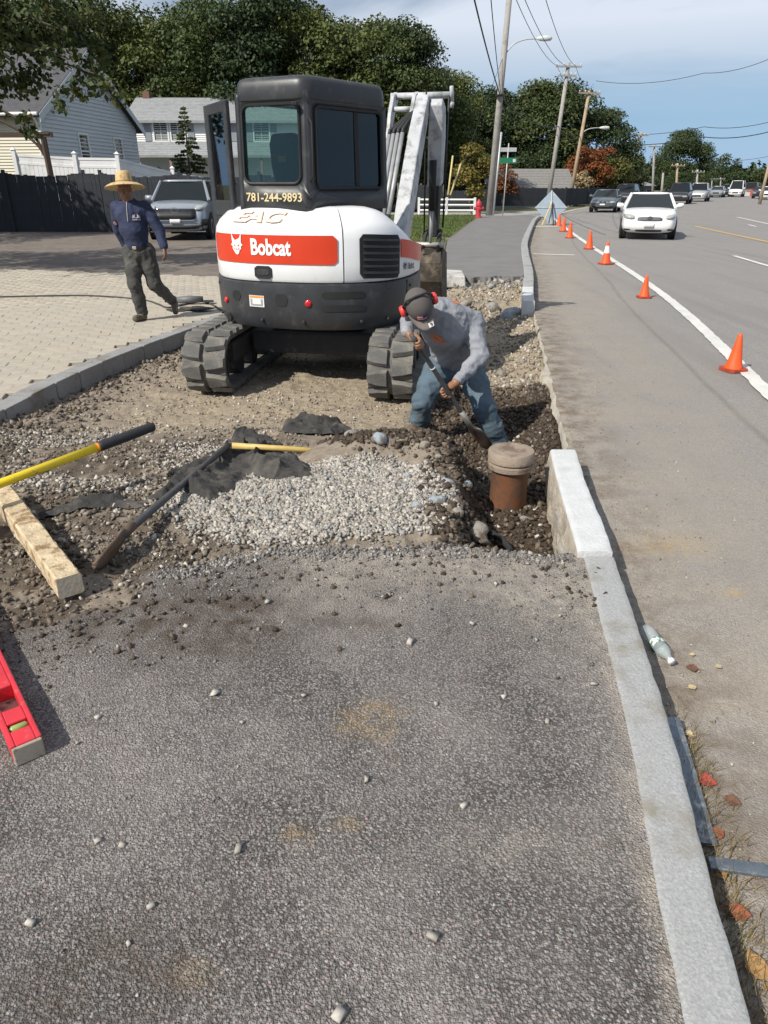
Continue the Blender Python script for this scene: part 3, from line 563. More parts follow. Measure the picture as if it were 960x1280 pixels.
for (u, v, s), lb_ in zip(LOOSE, LOOSE_LABELS):
    p = ray(u, v, 1.0); d = (p - Vector((0, 0, 1.6))); t = -1.6 / d.z; g = Vector((d.x * t, d.y * t, 0))
    me = bpy.data.meshes.new('loose_stone'); r0 = 1.2 * IV * RNG.uniform(.6, 1.25, (len(IV), 1)) * [1.1, RNG.uniform(.55, .9), RNG.uniform(.4, .65)] * s; a = RNG.uniform(0, 6); r0[:, :2] = r0[:, :2] @ np.array([[math.cos(a), -math.sin(a)], [math.sin(a), math.cos(a)]])
    o = mesh_np('loose_stone', r0, IF, GPALE, smooth=False, attrs={'tone': np.full(len(IV), RNG.uniform(.25, .75))}); o.location = (g.x, g.y, s * .35)
    tag(o, lb_, 'stone', 'pale stone chips scattered over the foreground asphalt')
BLUE = M('blue_rock', (.30, .34, .37), .85, var=.3, vs=25, bump=.8, bs=60, col2=(.16, .14, .11), c2=(.5, .6), c2s=12)
BROWNR = M('grey_rock', (.27, .25, .22), .85, var=.3, vs=20, bump=.8, bs=60, col2=(.13, .1, .07), c2=(.5, .6), c2s=10)
def rock(u, v, y0, s, mat, label, sq=.7, zr=None):
    p = ray(u, v, y0); r0 = IV2 * (1 + .55 * (vnoise(IV2[:, 0] * 1.4 + u, IV2[:, 1] * 1.4 + IV2[:, 2] * 1.7 + v, 3) - .5)[:, None] * 1.5)
    r0 = r0 * [1, RNG.uniform(.65, .95), sq] * s; a = RNG.uniform(0, 6); r0[:, :2] = r0[:, :2] @ np.array([[math.cos(a), -math.sin(a)], [math.sin(a), math.cos(a)]])
    o = mesh_np('rock', r0, IF2, mat); z = float(terrain(np.array([p.x]), np.array([p.y]))[0][0]); o.location = (p.x, p.y, z + s * sq * .35)
    tag(o, label, 'rock', 'rocks dug out around the pipe hole'); return o
rock(475, 596, 4.18, .062, BLUE, 'pale blue grey rock on the dark earth heap above the gravel', .6)
rock(440, 560, 4.5, .07, BROWNR, 'dull grey rock at the tip of the tan wooden handle', .6)
rock(560, 614, 3.72, .045, BLUE, 'blue grey rock half sunk in the dug earth left of the pipe')
rock(545, 640, 3.5, .05, BLUE, 'flat bluish rock amid rubble in front of the dug earth')
rock(583, 605, 3.85, .036, GPALE and BLUE, 'small rounded pale rock at the rim of the pipe hole')
rock(598, 640, 3.42, .085, BROWNR, 'largest grey rock at the edge of the pipe hole', .65)
rock(604, 660, 3.28, .06, M('tan_rock', (.4, .35, .27), .85, var=.2, vs=20, bump=.7, bs=50), 'tan rock wedged beside the black hose in the hole', .6)
rock(530, 590, 4.1, .045, BROWNR, 'brown grey broken stone on the dark mound left of the worker boots')
rock(508, 618, 3.8, .032, BLUE, 'small bluish stone where the dark mound meets the gravel')
rock(548, 600, 3.95, .03, BROWNR, 'dull small rock half way down the dark mound')
rock(572, 650, 3.4, .04, BROWNR, 'dusty lump of stone at the asphalt end of the hole')
rock(520, 650, 3.42, .035, BLUE, 'blue chip among the pale gravel near the broken asphalt edge')
rock(660, 600, 3.85, .032, BROWNR, 'small stone between the pipe and the white kerb stone')
rock(585, 590, 4.0, .035, BLUE, 'small blue rock beside the shovel blade')
rock(640, 365, 11.0, .19, BLUE, 'big blue grey boulder under the end of the far kerb stone', .7)
rock(618, 368, 11.3, .13, BROWNR, 'brownish broken rock left of the boulder under the far kerb')
rock(628, 445, 7.6, .075, BROWNR, 'flat grey rock lying right of the bent worker in the trench', .4)
rock(583, 366, 11.2, .10, BROWNR, 'rough lump of rock near the bucket in the far trench')
rock(655, 435, 7.9, .06, GPALE and BROWNR, 'small stone beside the old concrete at the street edge', .5)
# ================================================================ TOOLS
def tz(x, y): return float(terrain(np.array([x]), np.array([y]))[0][0])
WOODW = M('weathered_pine', (.56, .45, .29), .8, var=.2, vs=12, bump=.9, bs=50, col2=(.27, .17, .085), c2=(.5, .6), c2s=13)
WOODE = M('sawn_end_grain', (.52, .45, .34), .85, var=.12, vs=20, bump=.4, bs=60)
mb = MB(); a, b_ = Vector((-2.10, 3.50, .055)), Vector((-1.335, 2.545, .052)); d = (b_ - a).normalized(); sd = Vector((-d.y, d.x, 0)) * .052; up = Vector((0, 0, .05)); rings = []
for k in range(25):
    p = a + (b_ - a) * k / 24; j = [Vector((0, 0, random.uniform(-.003, .003))) + sd * random.uniform(-.05, .05) for _ in range(8)]; ch = .86
    base = [-sd * ch - up, sd * ch - up, sd - up * ch, sd + up * ch, sd * ch + up, -sd * ch + up, -sd + up * ch, -sd - up * ch]
    rings.append([p + q + w_ for q, w_ in zip(base, j)])
mb.loft(rings); o = mb.build('timber_post', [WOODW, WOODE])
o.data.polygons[len(o.data.polygons) - 1].material_index = 1; o.data.polygons[len(o.data.polygons) - 2].material_index = 1
tag(o, 'weathered square timber with peeling bark lying in the dirt at the left', 'timber')
YEL = M('yellow_fibreglass', (.86, .62, .015), .35, var=.06, vs=8, col2=(.45, .34, .08), c2=(.6, .7), c2s=14)
GRIP = M('black_rubber', (.025, .025, .027), .6, var=.2, vs=20, bump=.3, bs=80)
tl = thing('digging_bar', 'long yellow handled tool with a black grip leaning over the timber', 'hand tool')
A, B = ray(-60, 669, 3.05), ray(192, 533, 3.95); A.z = .20 if A.z < .2 else A.z
D = B - A; L = D.length; J = A + D * .70
mb = MB(); mb.tube([A, A + D * .2, J], [.0235, .0235, .0235], 14); mb.build('handle', YEL, tl, smooth=True)
mb = MB(); mb.tube([J - D * .004, J, J + D * .015, B - D * .01, B], [.024, .029, .0295, .0285, .022], 14); mb.build('grip', GRIP, tl, smooth=True)
mb = MB(); mb.tube([J - D * .014, J - D * .001], [.0245, .0262], 14); mb.build('collar', M('orange_band', (.75, .2, .02), .5), tl, smooth=True)
H0 = A - D.normalized() * .02
mb = MB(); sdv = D.cross(Vector((0, 0, 1))).normalized(); mb.tube([H0 - sdv * .2 - Vector((0, 0, .16)), H0 - sdv * .1 - Vector((0, 0, .02)), H0, H0 + sdv * .1 - Vector((0, 0, .02)), H0 + sdv * .2 - Vector((0, 0, .16))], [.01, .026, .034, .026, .01], 8); mb.build('pick_head', M('dark_steel', (.10, .09, .085), .5, metal=.7, var=.3, vs=12, col2=(.2, .12, .07), c2s=8), tl, smooth=True)
STEEL = MATS['dark_steel']
def dirty_shovel(): pass
sh = thing('shovel', 'old shovel with a dark grey handle half under the black fabric', 'shovel')
B = Vector((-1.255, 2.98, .075)); T_ = Vector((-.94, 4.28, .19)); T_ = ray(286, 556, 4.25); D = T_ - B
mb = MB(); mb.tube([B, B + D * .12, B + D * .5, T_], [.019, .021, .0185, .0175], 10); mb.build('handle', M('grey_handle', (.07, .07, .072), .6, var=.25, vs=14, bump=.2, bs=60), sh, smooth=True)
mb = MB(); dn = D.normalized(); sv = dn.cross(Vector((0, 0, 1))).normalized(); nv_ = sv.cross(dn); svr = sv * .45 + nv_ * .89; nvr = nv_ * .45 - sv * .89; rings = []
for k, (t, w_, h) in enumerate(((.03, .022, .0), (0, .05, -.005), (-.02, .085, -.012), (-.10, .10, -.03), (-.18, .085, -.035), (-.24, .045, -.03), (-.265, .008, -.022))):
    c = B + dn * t + nv_ * (h); rings.append([c + svr * (w_ * .8 * math.sin(q)) + nvr * (.028 * (math.cos(q * 1.0) - .3) * (-1)) for q in np.linspace(-1.35, 1.35, 9)])
vs = [p for r in rings for p in r]; fs = [(i * 9 + j, i * 9 + j + 1, (i + 1) * 9 + j + 1, (i + 1) * 9 + j) for i in range(len(rings) - 1) for j in range(8)]
mb.add(vs, fs); o = mb.build('blade', M('rusty_steel', (.17, .11, .075), .7, metal=.4, var=.35, vs=14, bump=.4, bs=50, col2=(.10, .09, .085), c2s=7), sh, smooth=True); md = o.modifiers.new('s', 'SOLIDIFY'); md.thickness = .006
mb = MB(); mb.tube([B - dn * .02, B + dn * .10], [.026, .0215], 10); mb.build('socket', MATS['rusty_steel'], sh, smooth=True)
mb = MB(); A, B = ray(290, 557, 4.22), ray(428, 565, 4.36); mb.tube([A, (A + B) / 2, B], [.020, .0185, .0165], 10)
tag(mb.build('wooden_handle', M('tan_handle', (.55, .40, .13), .5, var=.12, vs=20, col2=(.33, .24, .12), c2s=12), smooth=True), 'tan wooden tool handle lying across the crumpled black fabric', 'tool handle')
# ---- geotextile
FAB = M('black_geotextile', (.042, .040, .038), .95, var=.3, vs=6, bump=.7, bs=120, col2=(.095, .086, .074), c2=(.48, .64), c2s=5)
def cloth(name, outline, hgt, label, seed, res=.0075, fold=.07, drop=.0):
    P = np.array(outline); x0, y0 = P.min(0) - .05; x1, y1 = P.max(0) + .05
    xs = np.arange(x0, x1, res); ys = np.arange(y0, y1, res); X, Y = np.meshgrid(xs, ys); x, y = X.ravel(), Y.ravel()
    inside = np.zeros(len(x), bool); dmin = np.full(len(x), 9.)
    for i in range(len(P)):
        (ax, ay), (bx, by) = P[i], P[(i + 1) % len(P)]
        cond = ((ay > y) != (by > y)); xi = (bx - ax) * (y - ay) / (by - ay + 1e-12) + ax; inside ^= cond & (x < xi)
        t = np.clip(((x - ax) * (bx - ax) + (y - ay) * (by - ay)) / ((bx - ax) ** 2 + (by - ay) ** 2), 0, 1); dmin = np.minimum(dmin, np.hypot(x - ax - t * (bx - ax), y - ay - t * (by - ay)))
    dist = np.where(inside, dmin, -dmin) + fbm(x * 8, y * 8, 3, seed) * .05
    wx = x + fbm(x * 4, y * 4, 3, seed + 5) * .22; wy = y + fbm(x * 4, y * 4, 3, seed + 6) * .22
    ca, sa = math.cos(seed), math.sin(seed)
    r1 = (1 - np.abs(2 * vnoise((wx * ca + wy * sa) * 9.0, (-wx * sa + wy * ca) * 1.7, seed + 1) - 1)) ** 2.2
    r2 = (1 - np.abs(2 * vnoise((wx * sa + wy * ca) * 18, (wx * ca - wy * sa) * 7, seed + 2) - 1)) ** 2
    z, _ = terrain(x, y); zz = z + .012 + (hgt * .4 + fold * r1 * .72 + fold * .25 * r2) * sst(-.012, .06, dist) 
    zz = np.maximum(zz, z + .006); nx = len(xs); keep = dist > 0
    i = (np.arange(len(ys) - 1)[:, None] * nx + np.arange(nx - 1)[None]).ravel(); F = np.stack([i, i + 1, i + nx + 1, i + nx], 1); F = F[keep[F].all(1)]
    used = np.unique(F); mp_ = np.full(len(x), -1); mp_[used] = np.arange(len(used)); shx = fbm(x * 6, y * 6, 3, seed + 9) * .05
    return tag(mesh_np(name, np.c_[x + shx, y, zz][used], mp_[F], FAB, smooth=True), label, 'fabric')
G2 = lambda u, v, z=0.: (lambda p: (p.x / p.y * 1, p))(ray(u, v, 1))[1]
def gp(u, v, z=.03):
    p = ray(u, v, 1.); d = p - Vector((0, 0, 1.6)); t = (z - 1.6) / d.z; return (d.x * t, d.y * t)
cloth('landscape_fabric', [gp(*q) for q in ((168, 628), (200, 612), (215, 590), (262, 565), (285, 545), (330, 548), (352, 560), (388, 582), (392, 597), (350, 600), (310, 592), (295, 610), (262, 626), (225, 615), (195, 622))], .05, 'crumpled black landscape fabric heaped on the pale gravel', 3, fold=.09)
cloth('landscape_fabric', [gp(*q) for q in ((284, 540), (305, 530), (350, 541), (352, 554), (320, 556), (290, 553))], .05, 'dark folded end of fabric standing up behind the tan handle', 11, fold=.09)
cloth('landscape_fabric', [gp(*q) for q in ((40, 637), (100, 622), (140, 612), (175, 622), (185, 632), (150, 630), (100, 634), (45, 644))], .015, 'flat black strip on the ground between the fabric heap and the timber', 21, fold=.03)  # low black sheet following the ground between heap and timber
cloth('landscape_fabric', [gp(u, v, -.08) for u, v in ((352, 530), (372, 512), (398, 520), (428, 520), (441, 532), (420, 542), (385, 544), (356, 540))], .05, 'small bundled black fabric lying behind the excavator on tan gravel', 5, fold=.08)
# ---- spirit level
RED = M('red_aluminium', (.62, .035, .05), .38, var=.12, vs=9, col2=(.5, .16, .15), c2=(.58, .72), c2s=16)
lv = thing('spirit_level', 'red box spirit level lying on the asphalt at the left edge', 'spirit level')
e = Vector((-1.08, 1.605, 0)); dv = Vector((-.62, .785, 0)).normalized(); sv = Vector((dv.y, -dv.x, 0)); wv = .045; hv = .058; ln = 1.15
mb = MB(); lo, hi = .012, .012 + hv
def slab(t0, t1, s0, s1, z0, z1): 
    q = [e + dv * a + sv * b_ for a, b_ in ((t0, s0), (t0, s1), (t1, s1), (t1, s0))]; mb.hexa([(p.x, p.y, z0) for p in q], [(p.x, p.y, z1) for p in q])
tilt = 0
slab(.012, ln, -wv, -wv + .016, lo, hi); slab(.012, ln, wv - .016, wv, lo, hi)
for t0, t1 in ((.012, .085), (.125, .20), (.33, .60), (.70, ln)): slab(t0, t1, -wv + .016, wv - .016, lo, hi - .001)
mb.build('body', RED, lv, bevel=.004)
mb = MB(); slab(0, .0115, -wv + .002, wv - .002, .0, hi - .004); mb.build('end_cap', M('cap_putty', (.38, .33, .26), .8, var=.2, vs=20, col2=(.12, .11, .1), c2s=14), lv, bevel=.004)
mb = MB(); slab(.012, ln, -wv + .004, wv - .004, .0, .0118); mb.build('base_rail', MATS['cap_putty'], lv)
vial = mb = MB(); c = e + dv * .105 + Vector((0, 0, hi - .012)); mb.tube([c - sv * .027, c - sv * .02, c + sv * .02, c + sv * .027], [.006, .0125, .0125, .006], 12); v_ = mb.build('vial', M('vial_green', (.28, .36, .10), .12, var=.1, coat=1), lv, smooth=True)
mb = MB(); slab(.086, .1245, -wv + .017, wv - .017, lo, hi - .03); mb.build('vial_seat', M('vial_grey', (.3, .3, .28), .6), lv)
# ---- bottle
bo = thing('plastic_bottle', 'crushed clear plastic bottle lying in the gutter by the kerb', 'bottle')
A, B = [Vector(gp(u, v, -.10) + (-.10,)) for u, v in ((807, 786), (838, 825))]; D = B - A; mb = MB()
mb.tube([A, A + D * .03, A + D * .25, A + D * .38, A + D * .5, A + D * .75, A + D * .88, A + D * .92, B], [.020, .029, .0295, .026, .028, .029, .016, .0125, .0125], 14)
PL_, nt, b = newmat('clear_plastic'); b.inputs['Base Color'].default_value = (.55, .60, .62, 1); b.inputs['Roughness'].default_value = .12
nt.links.new(nd(nt, 'ShaderNodeMixShader', {0: .38, 1: nd(nt, 'ShaderNodeBsdfTransparent', {'Color': (.93, .95, .95, 1)}).outputs[0], 2: b.outputs[0]}).outputs[0], nt.nodes['Material Output'].inputs[0]); mb.build('bottle_shell', PL_, bo, smooth=True)
mb = MB(); mb.tube([A + D * .44, A + D * .60], [.0296, .0300], 14, cap=False); mb.build('label_band', M('green_label', (.06, .22, .12), .4, var=.3, vs=60, col2=(.7, .75, .72), c2=(.5, .55), c2s=40), bo, smooth=True)
mb = MB(); mb.tube([B, B + D * .06], .0145, 12); mb.build('cap', M('white_cap', (.75, .76, .76), .4), bo, smooth=True)
# ---- flat metal bars in the gutter
BAR = M('blue_grey_steel', (.16, .19, .22), .45, metal=.6, var=.3, vs=15, bump=.3, bs=60, col2=(.35, .37, .38), c2=(.52, .62), c2s=20)
def flat_bar(p0, p1, w, label, th=.012):
    a, b_ = Vector(p0), Vector(p1); d = (b_ - a).normalized(); s = d.cross(Vector((0, 0, 1))).normalized() * w / 2; mb = MB(); n = Vector((0, 0, th))
    mb.hexa([a - s, a + s, b_ + s, b_ - s], [a - s + n, a + s + n, b_ + s + n, b_ - s + n]); return tag(mb.build('steel_bar', BAR, bevel=.002), label, 'metal bar')
flat_bar((.93, 1.40, -.122), (1.01, 1.90, -.10), .052, 'worn steel strip lying lengthwise against the kerb')
flat_bar((.90, 1.33, -.108), (1.28, 1.255, -.095), .04, 'blue grey steel strip sticking out across the gutter')
# ---- weeds, leaves and litter in the gutter
DRY = M('dry_grass', (.22, .16, .07), .9, var=.3, vs=9, attr=.5, col2=(.12, .13, .04), c2s=5)
pp = []
for k in range(900):
    y = random.choice([random.gauss(1.75, .12), random.gauss(1.5, .13), random.gauss(1.25, .12), random.gauss(1.02, .12)]); pp.append((float(EDGE(y)) + abs(random.gauss(.0, .055)) + .035, y, -.128))
grass('gutter_weeds', pp, .055, DRY, .0016)
LEAFC = [('leaf_rust', (.30, .09, .04)), ('leaf_red', (.38, .05, .04)), ('leaf_brown', (.15, .07, .04)), ('leaf_ochre', (.42, .24, .09)), ('leaf_tan', (.5, .40, .22))]
def leaf(u, v, s, ci, rz, label, z=-.115):
    x, y = gp(u, v, z); mb = MB(); n = 8; out = []
    for k in range(n + 1):
        t = k / n; w_ = .42 * math.sin(math.pi * t ** .8) * (1 + .12 * math.sin(k * 2.6)); out.append((t - .5, w_))
    vs = []
    for t, w_ in out: vs += [(t * s, -w_ * s, .12 * s * abs(w_) + .1 * s * t * t), (t * s, 0, .0 + .1 * s * t * t), (t * s, w_ * s, .25 * s * abs(w_) + .1 * s * t * t)]
    mb.add(vs, [(3 * k + j, 3 * k + 3 + j, 3 * k + 4 + j, 3 * k + 1 + j) for k in range(n) for j in (0, 1)])
    mb.tube([(-.5 * s, 0, .02 * s), (-.8 * s, .05 * s, .06 * s)], .03 * s, 4)
    o = mb.build('fallen_leaf', M(LEAFC[ci][0], LEAFC[ci][1], .6, var=.3, vs=60, col2=tuple(q * .5 for q in LEAFC[ci][1]), c2s=50)); o.location = (x, y, z - .004); o.rotation_euler = (random.uniform(-.15, .15), random.uniform(-.15, .15), rz)
    return tag(o, label, 'leaf', 'fallen leaves in the gutter')
leaf(884, 975, .062, 1, -.6, 'red and rust autumn leaf beside the long steel strip'); leaf(916, 1000, .05, 2, -.5, 'dark brown curled leaf right of the red leaf')
leaf(898, 1040, .045, 0, .4, 'rust brown leaf between the two steel strips'); leaf(945, 1205, .075, 3, 1.6, 'ochre leaf lowest in the gutter'); leaf(925, 1140, .06, 0, -.4, 'brown leaf below the crosswise steel strip')
leaf(903, 1092, .035, 3, .2, 'small ochre leaf tucked under the crosswise strip'); leaf(866, 858, .035, 4, .3, 'yellowish scrap of leaf above the long steel strip'); leaf(862, 916, .03, 4, -.9, 'narrow straw yellow leaf beside the end of the long strip')
leaf(865, 834, .05, 2, 2.9, 'long dark leaf lying out from the bottle'); leaf(899, 832, .03, 4, .5, 'pale green tipped leaf farthest from the bottle'); leaf(866, 817, .022, 4, .1, 'tiny tan leaf right of the bottle cap')
# ---- the capped pipe and the hose in the hole
pp_ = thing('vent_pipe', 'orange brown stand pipe with a wide dusty cap in the hole', 'pipe', (.79, 4.06, -.40))
CLAY = M('rust_orange_pipe', (.165, .066, .03), .75, var=.18, vs=5, bump=.3, bs=30, col2=(.085, .055, .035), c2=(.44, .6), c2s=7)
CAPM = M('dusty_iron', (.27, .215, .165), .85, var=.18, vs=9, bump=.5, bs=60, col2=(.16, .11, .08), c2s=7)
mb = MB(); mb.lathe([(.118, -.05), (.118, .0), (.114, .40), (.122, .42)], (.79, 4.06, -.40), 36); mb.build('pipe_body', CLAY, pp_, smooth=True)
mb = MB(); mb.lathe([(.105, .395), (.140, .40), (.143, .43), (.128, .437), (.130, .445), (.142, .45), (.143, .505), (.137, .513), (.04, .512), (.0, .512)], (.79, 4.06, -.40), 40, cap=False); sharp(mb.build('cap', CAPM, pp_, smooth=True), 40)
mb = MB(); mb.tube([(.56, 4.0, -.30), (.60, 3.75, -.27), (.68, 3.55, -.25), (.70, 3.42, -.24), (.64, 3.30, -.27), (.55, 3.24, -.33)], .018, 10)
tag(mb.build('hose', GRIP, smooth=True), 'black hose curling out of the earth in front of the pipe', 'hose')
# ================================================================ EXCAVATOR
EW = M('excavator_white', (.78, .79, .79), .35, var=.03, vs=3, coat=.3, col2=(.66, .66, .64), c2=(.6, .72), c2s=4)
ER = M('excavator_orange_red', (.60, .042, .009), .38, var=.05, vs=4, coat=.3)
EG = M('excavator_charcoal', (.034, .036, .040), .42, var=.15, vs=6, bump=.08, bs=120, col2=(.075, .073, .07), c2=(.56, .72), c2s=8)
EK = M('deep_black', (.012, .012, .013), .7, var=.2, vs=9)
RUB = M('track_rubber', (.115, .112, .105), .9, var=.25, vs=7, bump=.5, bs=60, col2=(.22, .20, .165), c2=(.48, .66), c2s=5)
DKS = M('undercarriage_black', (.03, .03, .032), .75, var=.3, vs=9, bump=.3, bs=40, col2=(.12, .10, .08), c2=(.58, .7), c2s=7)
CHR = M('hydraulic_tube', (.34, .345, .35), .4, metal=.15, var=.15, vs=9)
HOSE = M('hose_black', (.02, .02, .022), .6, var=.2, vs=20)
GZ = -.19
ex = thing('excavator', 'white and charcoal compact excavator on rubber tracks with an orange red band', 'excavator', (-.68, 7.45, GZ), R(-8))
XC, YC = -.63, 7.47
# ---- tracks
ltw, lth, lgh = .42, .56, 2.75
def loop_pt(s, r, l):  # stadium in (y,z), s in metres along it
    st = l - 2 * r; per = 2 * st + 2 * math.pi * r; s %= per
    if s < st: return (-st / 2 + s, 0, (1, 0))
    s -= st
    if s < math.pi * r: a = s / r; return (st / 2 + r * math.sin(a), r - r * math.cos(a), (math.cos(a), math.sin(a)))
    s -= math.pi * r
    if s < st: return (st / 2 - s, 2 * r, (-1, 0))
    s -= st; a = s / r; return (-st / 2 - r * math.sin(a), r + r * math.cos(a), (-math.cos(a), -math.sin(a)))
uc = Matrix.Translation((-.61, 7.45 + .06, GZ)) @ Matrix.Rotation(R(-8), 4, 'Z')
rr = lth / 2 - .03; PER = 2 * (lgh - 2 * lth / 2) + 2 * math.pi * rr
lugme = {}
for sx in (-1, 1):
    xc = sx * .855; mb = MB(); mb.T = uc; rings = []; N = 72; l2 = lgh - .06; per = 2 * (l2 - 2 * rr) + 2 * math.pi * rr
    for k in range(N):
        y, z, t = loop_pt(per * k / N, rr, l2); n = (t[1], -t[0]); z += .03
        rings.append([(xc - ltw / 2 + .01, y, z), (xc + ltw / 2 - .01, y, z), (xc + ltw / 2 - .01, y - n[0] * .035, z - n[1] * .035), (xc - ltw / 2 + .01, y - n[0] * .035, z - n[1] * .035)])
    rings.append(rings[0]); mb.loft(rings, cap=False); tr = mb.build('track', RUB, ex)
    lug_n = 34
    for sgn in (-1, 1):
        if sgn not in lugme:
            b = MB(); p = per / lug_n; h = .036; a0, a1 = .018, ltw / 2 - .004; lo = p * .46
            base = [(a0, -lo), (a1 * .55, -lo * .86), (a1, -lo * .62), (a1, lo * .62), (a1 * .55, lo * .86), (a0, lo)]
            top = [(a0 + .008, -lo * .8), (a1 * .55, -lo * .68), (a1 - .008, -lo * .42), (a1 - .008, lo * .42), (a1 * .55, lo * .68), (a0 + .008, lo * .8)]
            b.loft([[(sgn * x, y, -.002) for x, y in base], [(sgn * x, y, h) for x, y in top]])
            ob = b.build('tread_lug', RUB); lugme[sgn] = ob.data; bpy.data.objects.remove(ob)
        for k in range(lug_n):
            y, z, t = loop_pt(per * (k + (.5 if sgn > 0 else 0)) / lug_n, rr, l2); n = Vector((0, t[1], -t[0])); tv = Vector((0, t[0], t[1]))
            m4 = Matrix((tuple(Vector((1, 0, 0))) + (0,), tuple(tv) + (0,), tuple(n) + (0,), (0, 0, 0, 1))).transposed()
            o = bpy.data.objects.new('tread_lug', lugme[sgn]); C.objects.link(o); o.parent = tr; o.matrix_parent_inverse = wm(tr).inverted()
            o.matrix_basis = uc @ Matrix.Translation((xc, y, z + .03)) @ m4
    for yy_, r_, nm in ((-lgh / 2 + .30, .21, 'drive_sprocket'), (lgh / 2 - .30, .21, 'idler_wheel')):
        mb = MB(); mb.T = uc; mb.lathe([(.05, -.10), (r_, -.10), (r_, .10), (.05, .10)], (xc, yy_, .30), 22, axis='X'); mb.build(nm, DKS, ex, bevel=.012)
    for k in range(4):
        mb = MB(); mb.T = uc; mb.lathe([(.10, -.12), (.10, .12)], (xc, -.66 + k * .44, .17), 16, axis='X'); mb.build('track_roller', DKS, ex, bevel=.01)
    mb = MB(); mb.T = uc; mb.box((xc - sx * .06, 0, .34), (.22, 1.9, .2)); mb.build('track_frame', DKS, ex, bevel=.02)
mb = MB(); mb.T = uc; mb.box((0, 0, .36), (1.3, 1.1, .22)); mb.box((0, 0, .52), (.9, .9, .1)); mb.build('undercarriage', DKS, ex, bevel=.03)
mb = MB(); mb.T = uc; mb.lathe([(.42, .5), (.44, .53), (.44, .60), (.40, .63)], n=30); mb.build('swing_ring', DKS, ex)
mb = MB(); mb.T = uc; mb.loft([[(-1.0, 1.55 + a, b), (1.0, 1.55 + a, b)] + [(1.0, 1.60 + a, b), (-1.0, 1.60 + a, b)] for a, b in ((.06, .02), (0, .14), (-.02, .28), (.04, .42))]); mb.box((0, 1.1, .30), (.5, .9, .12)); mb.build('dozer_blade', EG, ex, bevel=.01)
# ---- house: angle a measured from the rear (toward -Y), + to the right
def RAD(a): return 1.015 * (1 + .035 * math.cos(4 * (a - R(30))) * (1 if True else 0))
def hp(a, z, off=0.): r = RAD(a) + off; return Vector((XC + r * math.sin(a), YC - r * math.cos(a), z))
def shell(a0, a1, prof, n, name, mat, smooth=True, zf=None, close=True, bev=0):
    mb = MB(); rings = []
    for k in range(n + 1):
        a = R(a0 + (a1 - a0) * k / n); rings.append([hp(a, (zf(math.degrees(a), z) if zf else z), o) for o, z in prof])
    mb.loft(rings, cap=close, closed=close); o = mb.build(name, mat, ex, bevel=bev, segs=3); 
    if smooth: sharp(o, 38)
    return o
SK0, SK1, WT = .38, .795, 1.40
shell(-112, 118, [(-.30, SK0 - .03), (-.05, SK0), (-.015, SK0 + .05), (-.005, SK0 + .11), (0, SK0 + .13), (.004, SK1 - .06), (.0, SK1 - .012), (-.03, SK1), (-.3, SK1)], 46, 'counterweight', EG)
hood = lambda a, z: z if a < 22 else SK1 + .012 + (z - SK1 - .012) * (1 - .48 * float(sst(34, 92, a)))
white_prof = [(-.3, SK1 + .006), (-.022, SK1 + .006), (-.008, SK1 + .03), (-.004, .95), (-.008, 1.16), (-.022, 1.24), (-.06, 1.30), (-.14, 1.37), (-.20, 1.405), (-.30, 1.42), (-.60, 1.425)]
shell(-112, 15.2, white_prof, 28, 'engine_cover', EW)
shell(15.9, 118, white_prof, 24, 'side_cover', EW, zf=hood)
def patch(a0, a1, z0, z1, off, name, mat, n=16, m=4, th=.012, par=None, zf=None, rad=.0, bev=.0):
    """panel that follows the rounded body"""
    mb = MB(); vs = []; 
    for o in (off, off - th):
        for i in range(m + 1):
            for k in range(n + 1):
                a = a0 + (a1 - a0) * k / n; z = z0 + (z1 - z0) * i / m
                if rad:
                    e = max(0, rad - min(k / n, 1 - k / n) * abs(a1 - a0) * R(1) * 1.0); sh = rad - math.sqrt(max(0, rad * rad - e * e)); z = min(max(z, z0 + sh), z1 - sh)
                if zf: z = zf(a, z)
                vs.append(hp(R(a), z, o))
    w = n + 1; q = (m + 1) * w; fs = []
    for i in range(m):
        for k in range(n):
            f = (i * w + k, i * w + k + 1, (i + 1) * w + k + 1, (i + 1) * w + k); fs += [f, tuple(x + q for x in f[::-1])]
    per = [k for k in range(w)] + [i * w + n for i in range(1, m + 1)] + [m * w + k for k in range(n - 1, -1, -1)] + [i * w for i in range(m - 1, 0, -1)]
    fs += [(per[j], per[(j + 1) % len(per)], per[(j + 1) % len(per)] + q, per[j] + q) for j in range(len(per))]
    mb.add(vs, fs); return sharp(mb.build(name, mat, par or ex), 40)
patch(-64, 12.5, .955, 1.195, .004, 'orange_band', ER, 40, rad=.03)
patch(50.5, 92, 1.0, 1.155, .005, 'orange_band', ER, 24, zf=lambda a, z: z - .10 * float(sst(40, 95, a)))
patch(-32.5, -22.5, .825, .935, .004, 'latch_recess', EK, 6, rad=.02); patch(-31.2, -23.8, .86, .91, .009, 'latch_handle', EG, 6, rad=.012)
# side vent with slats
vent = patch(23.5, 49, .835, 1.205, .004, 'side_vent', EK, 14, rad=.04, zf=lambda a, z: z - .02 * float(sst(23, 49, a)))
for k in range(6): patch(25.2, 47.4, .875 + k * .055, .895 + k * .055, .016, 'vent_slat', EG, 10, m=1, th=.02, par=vent, zf=lambda a, z: z - .02 * float(sst(23, 49, a)))
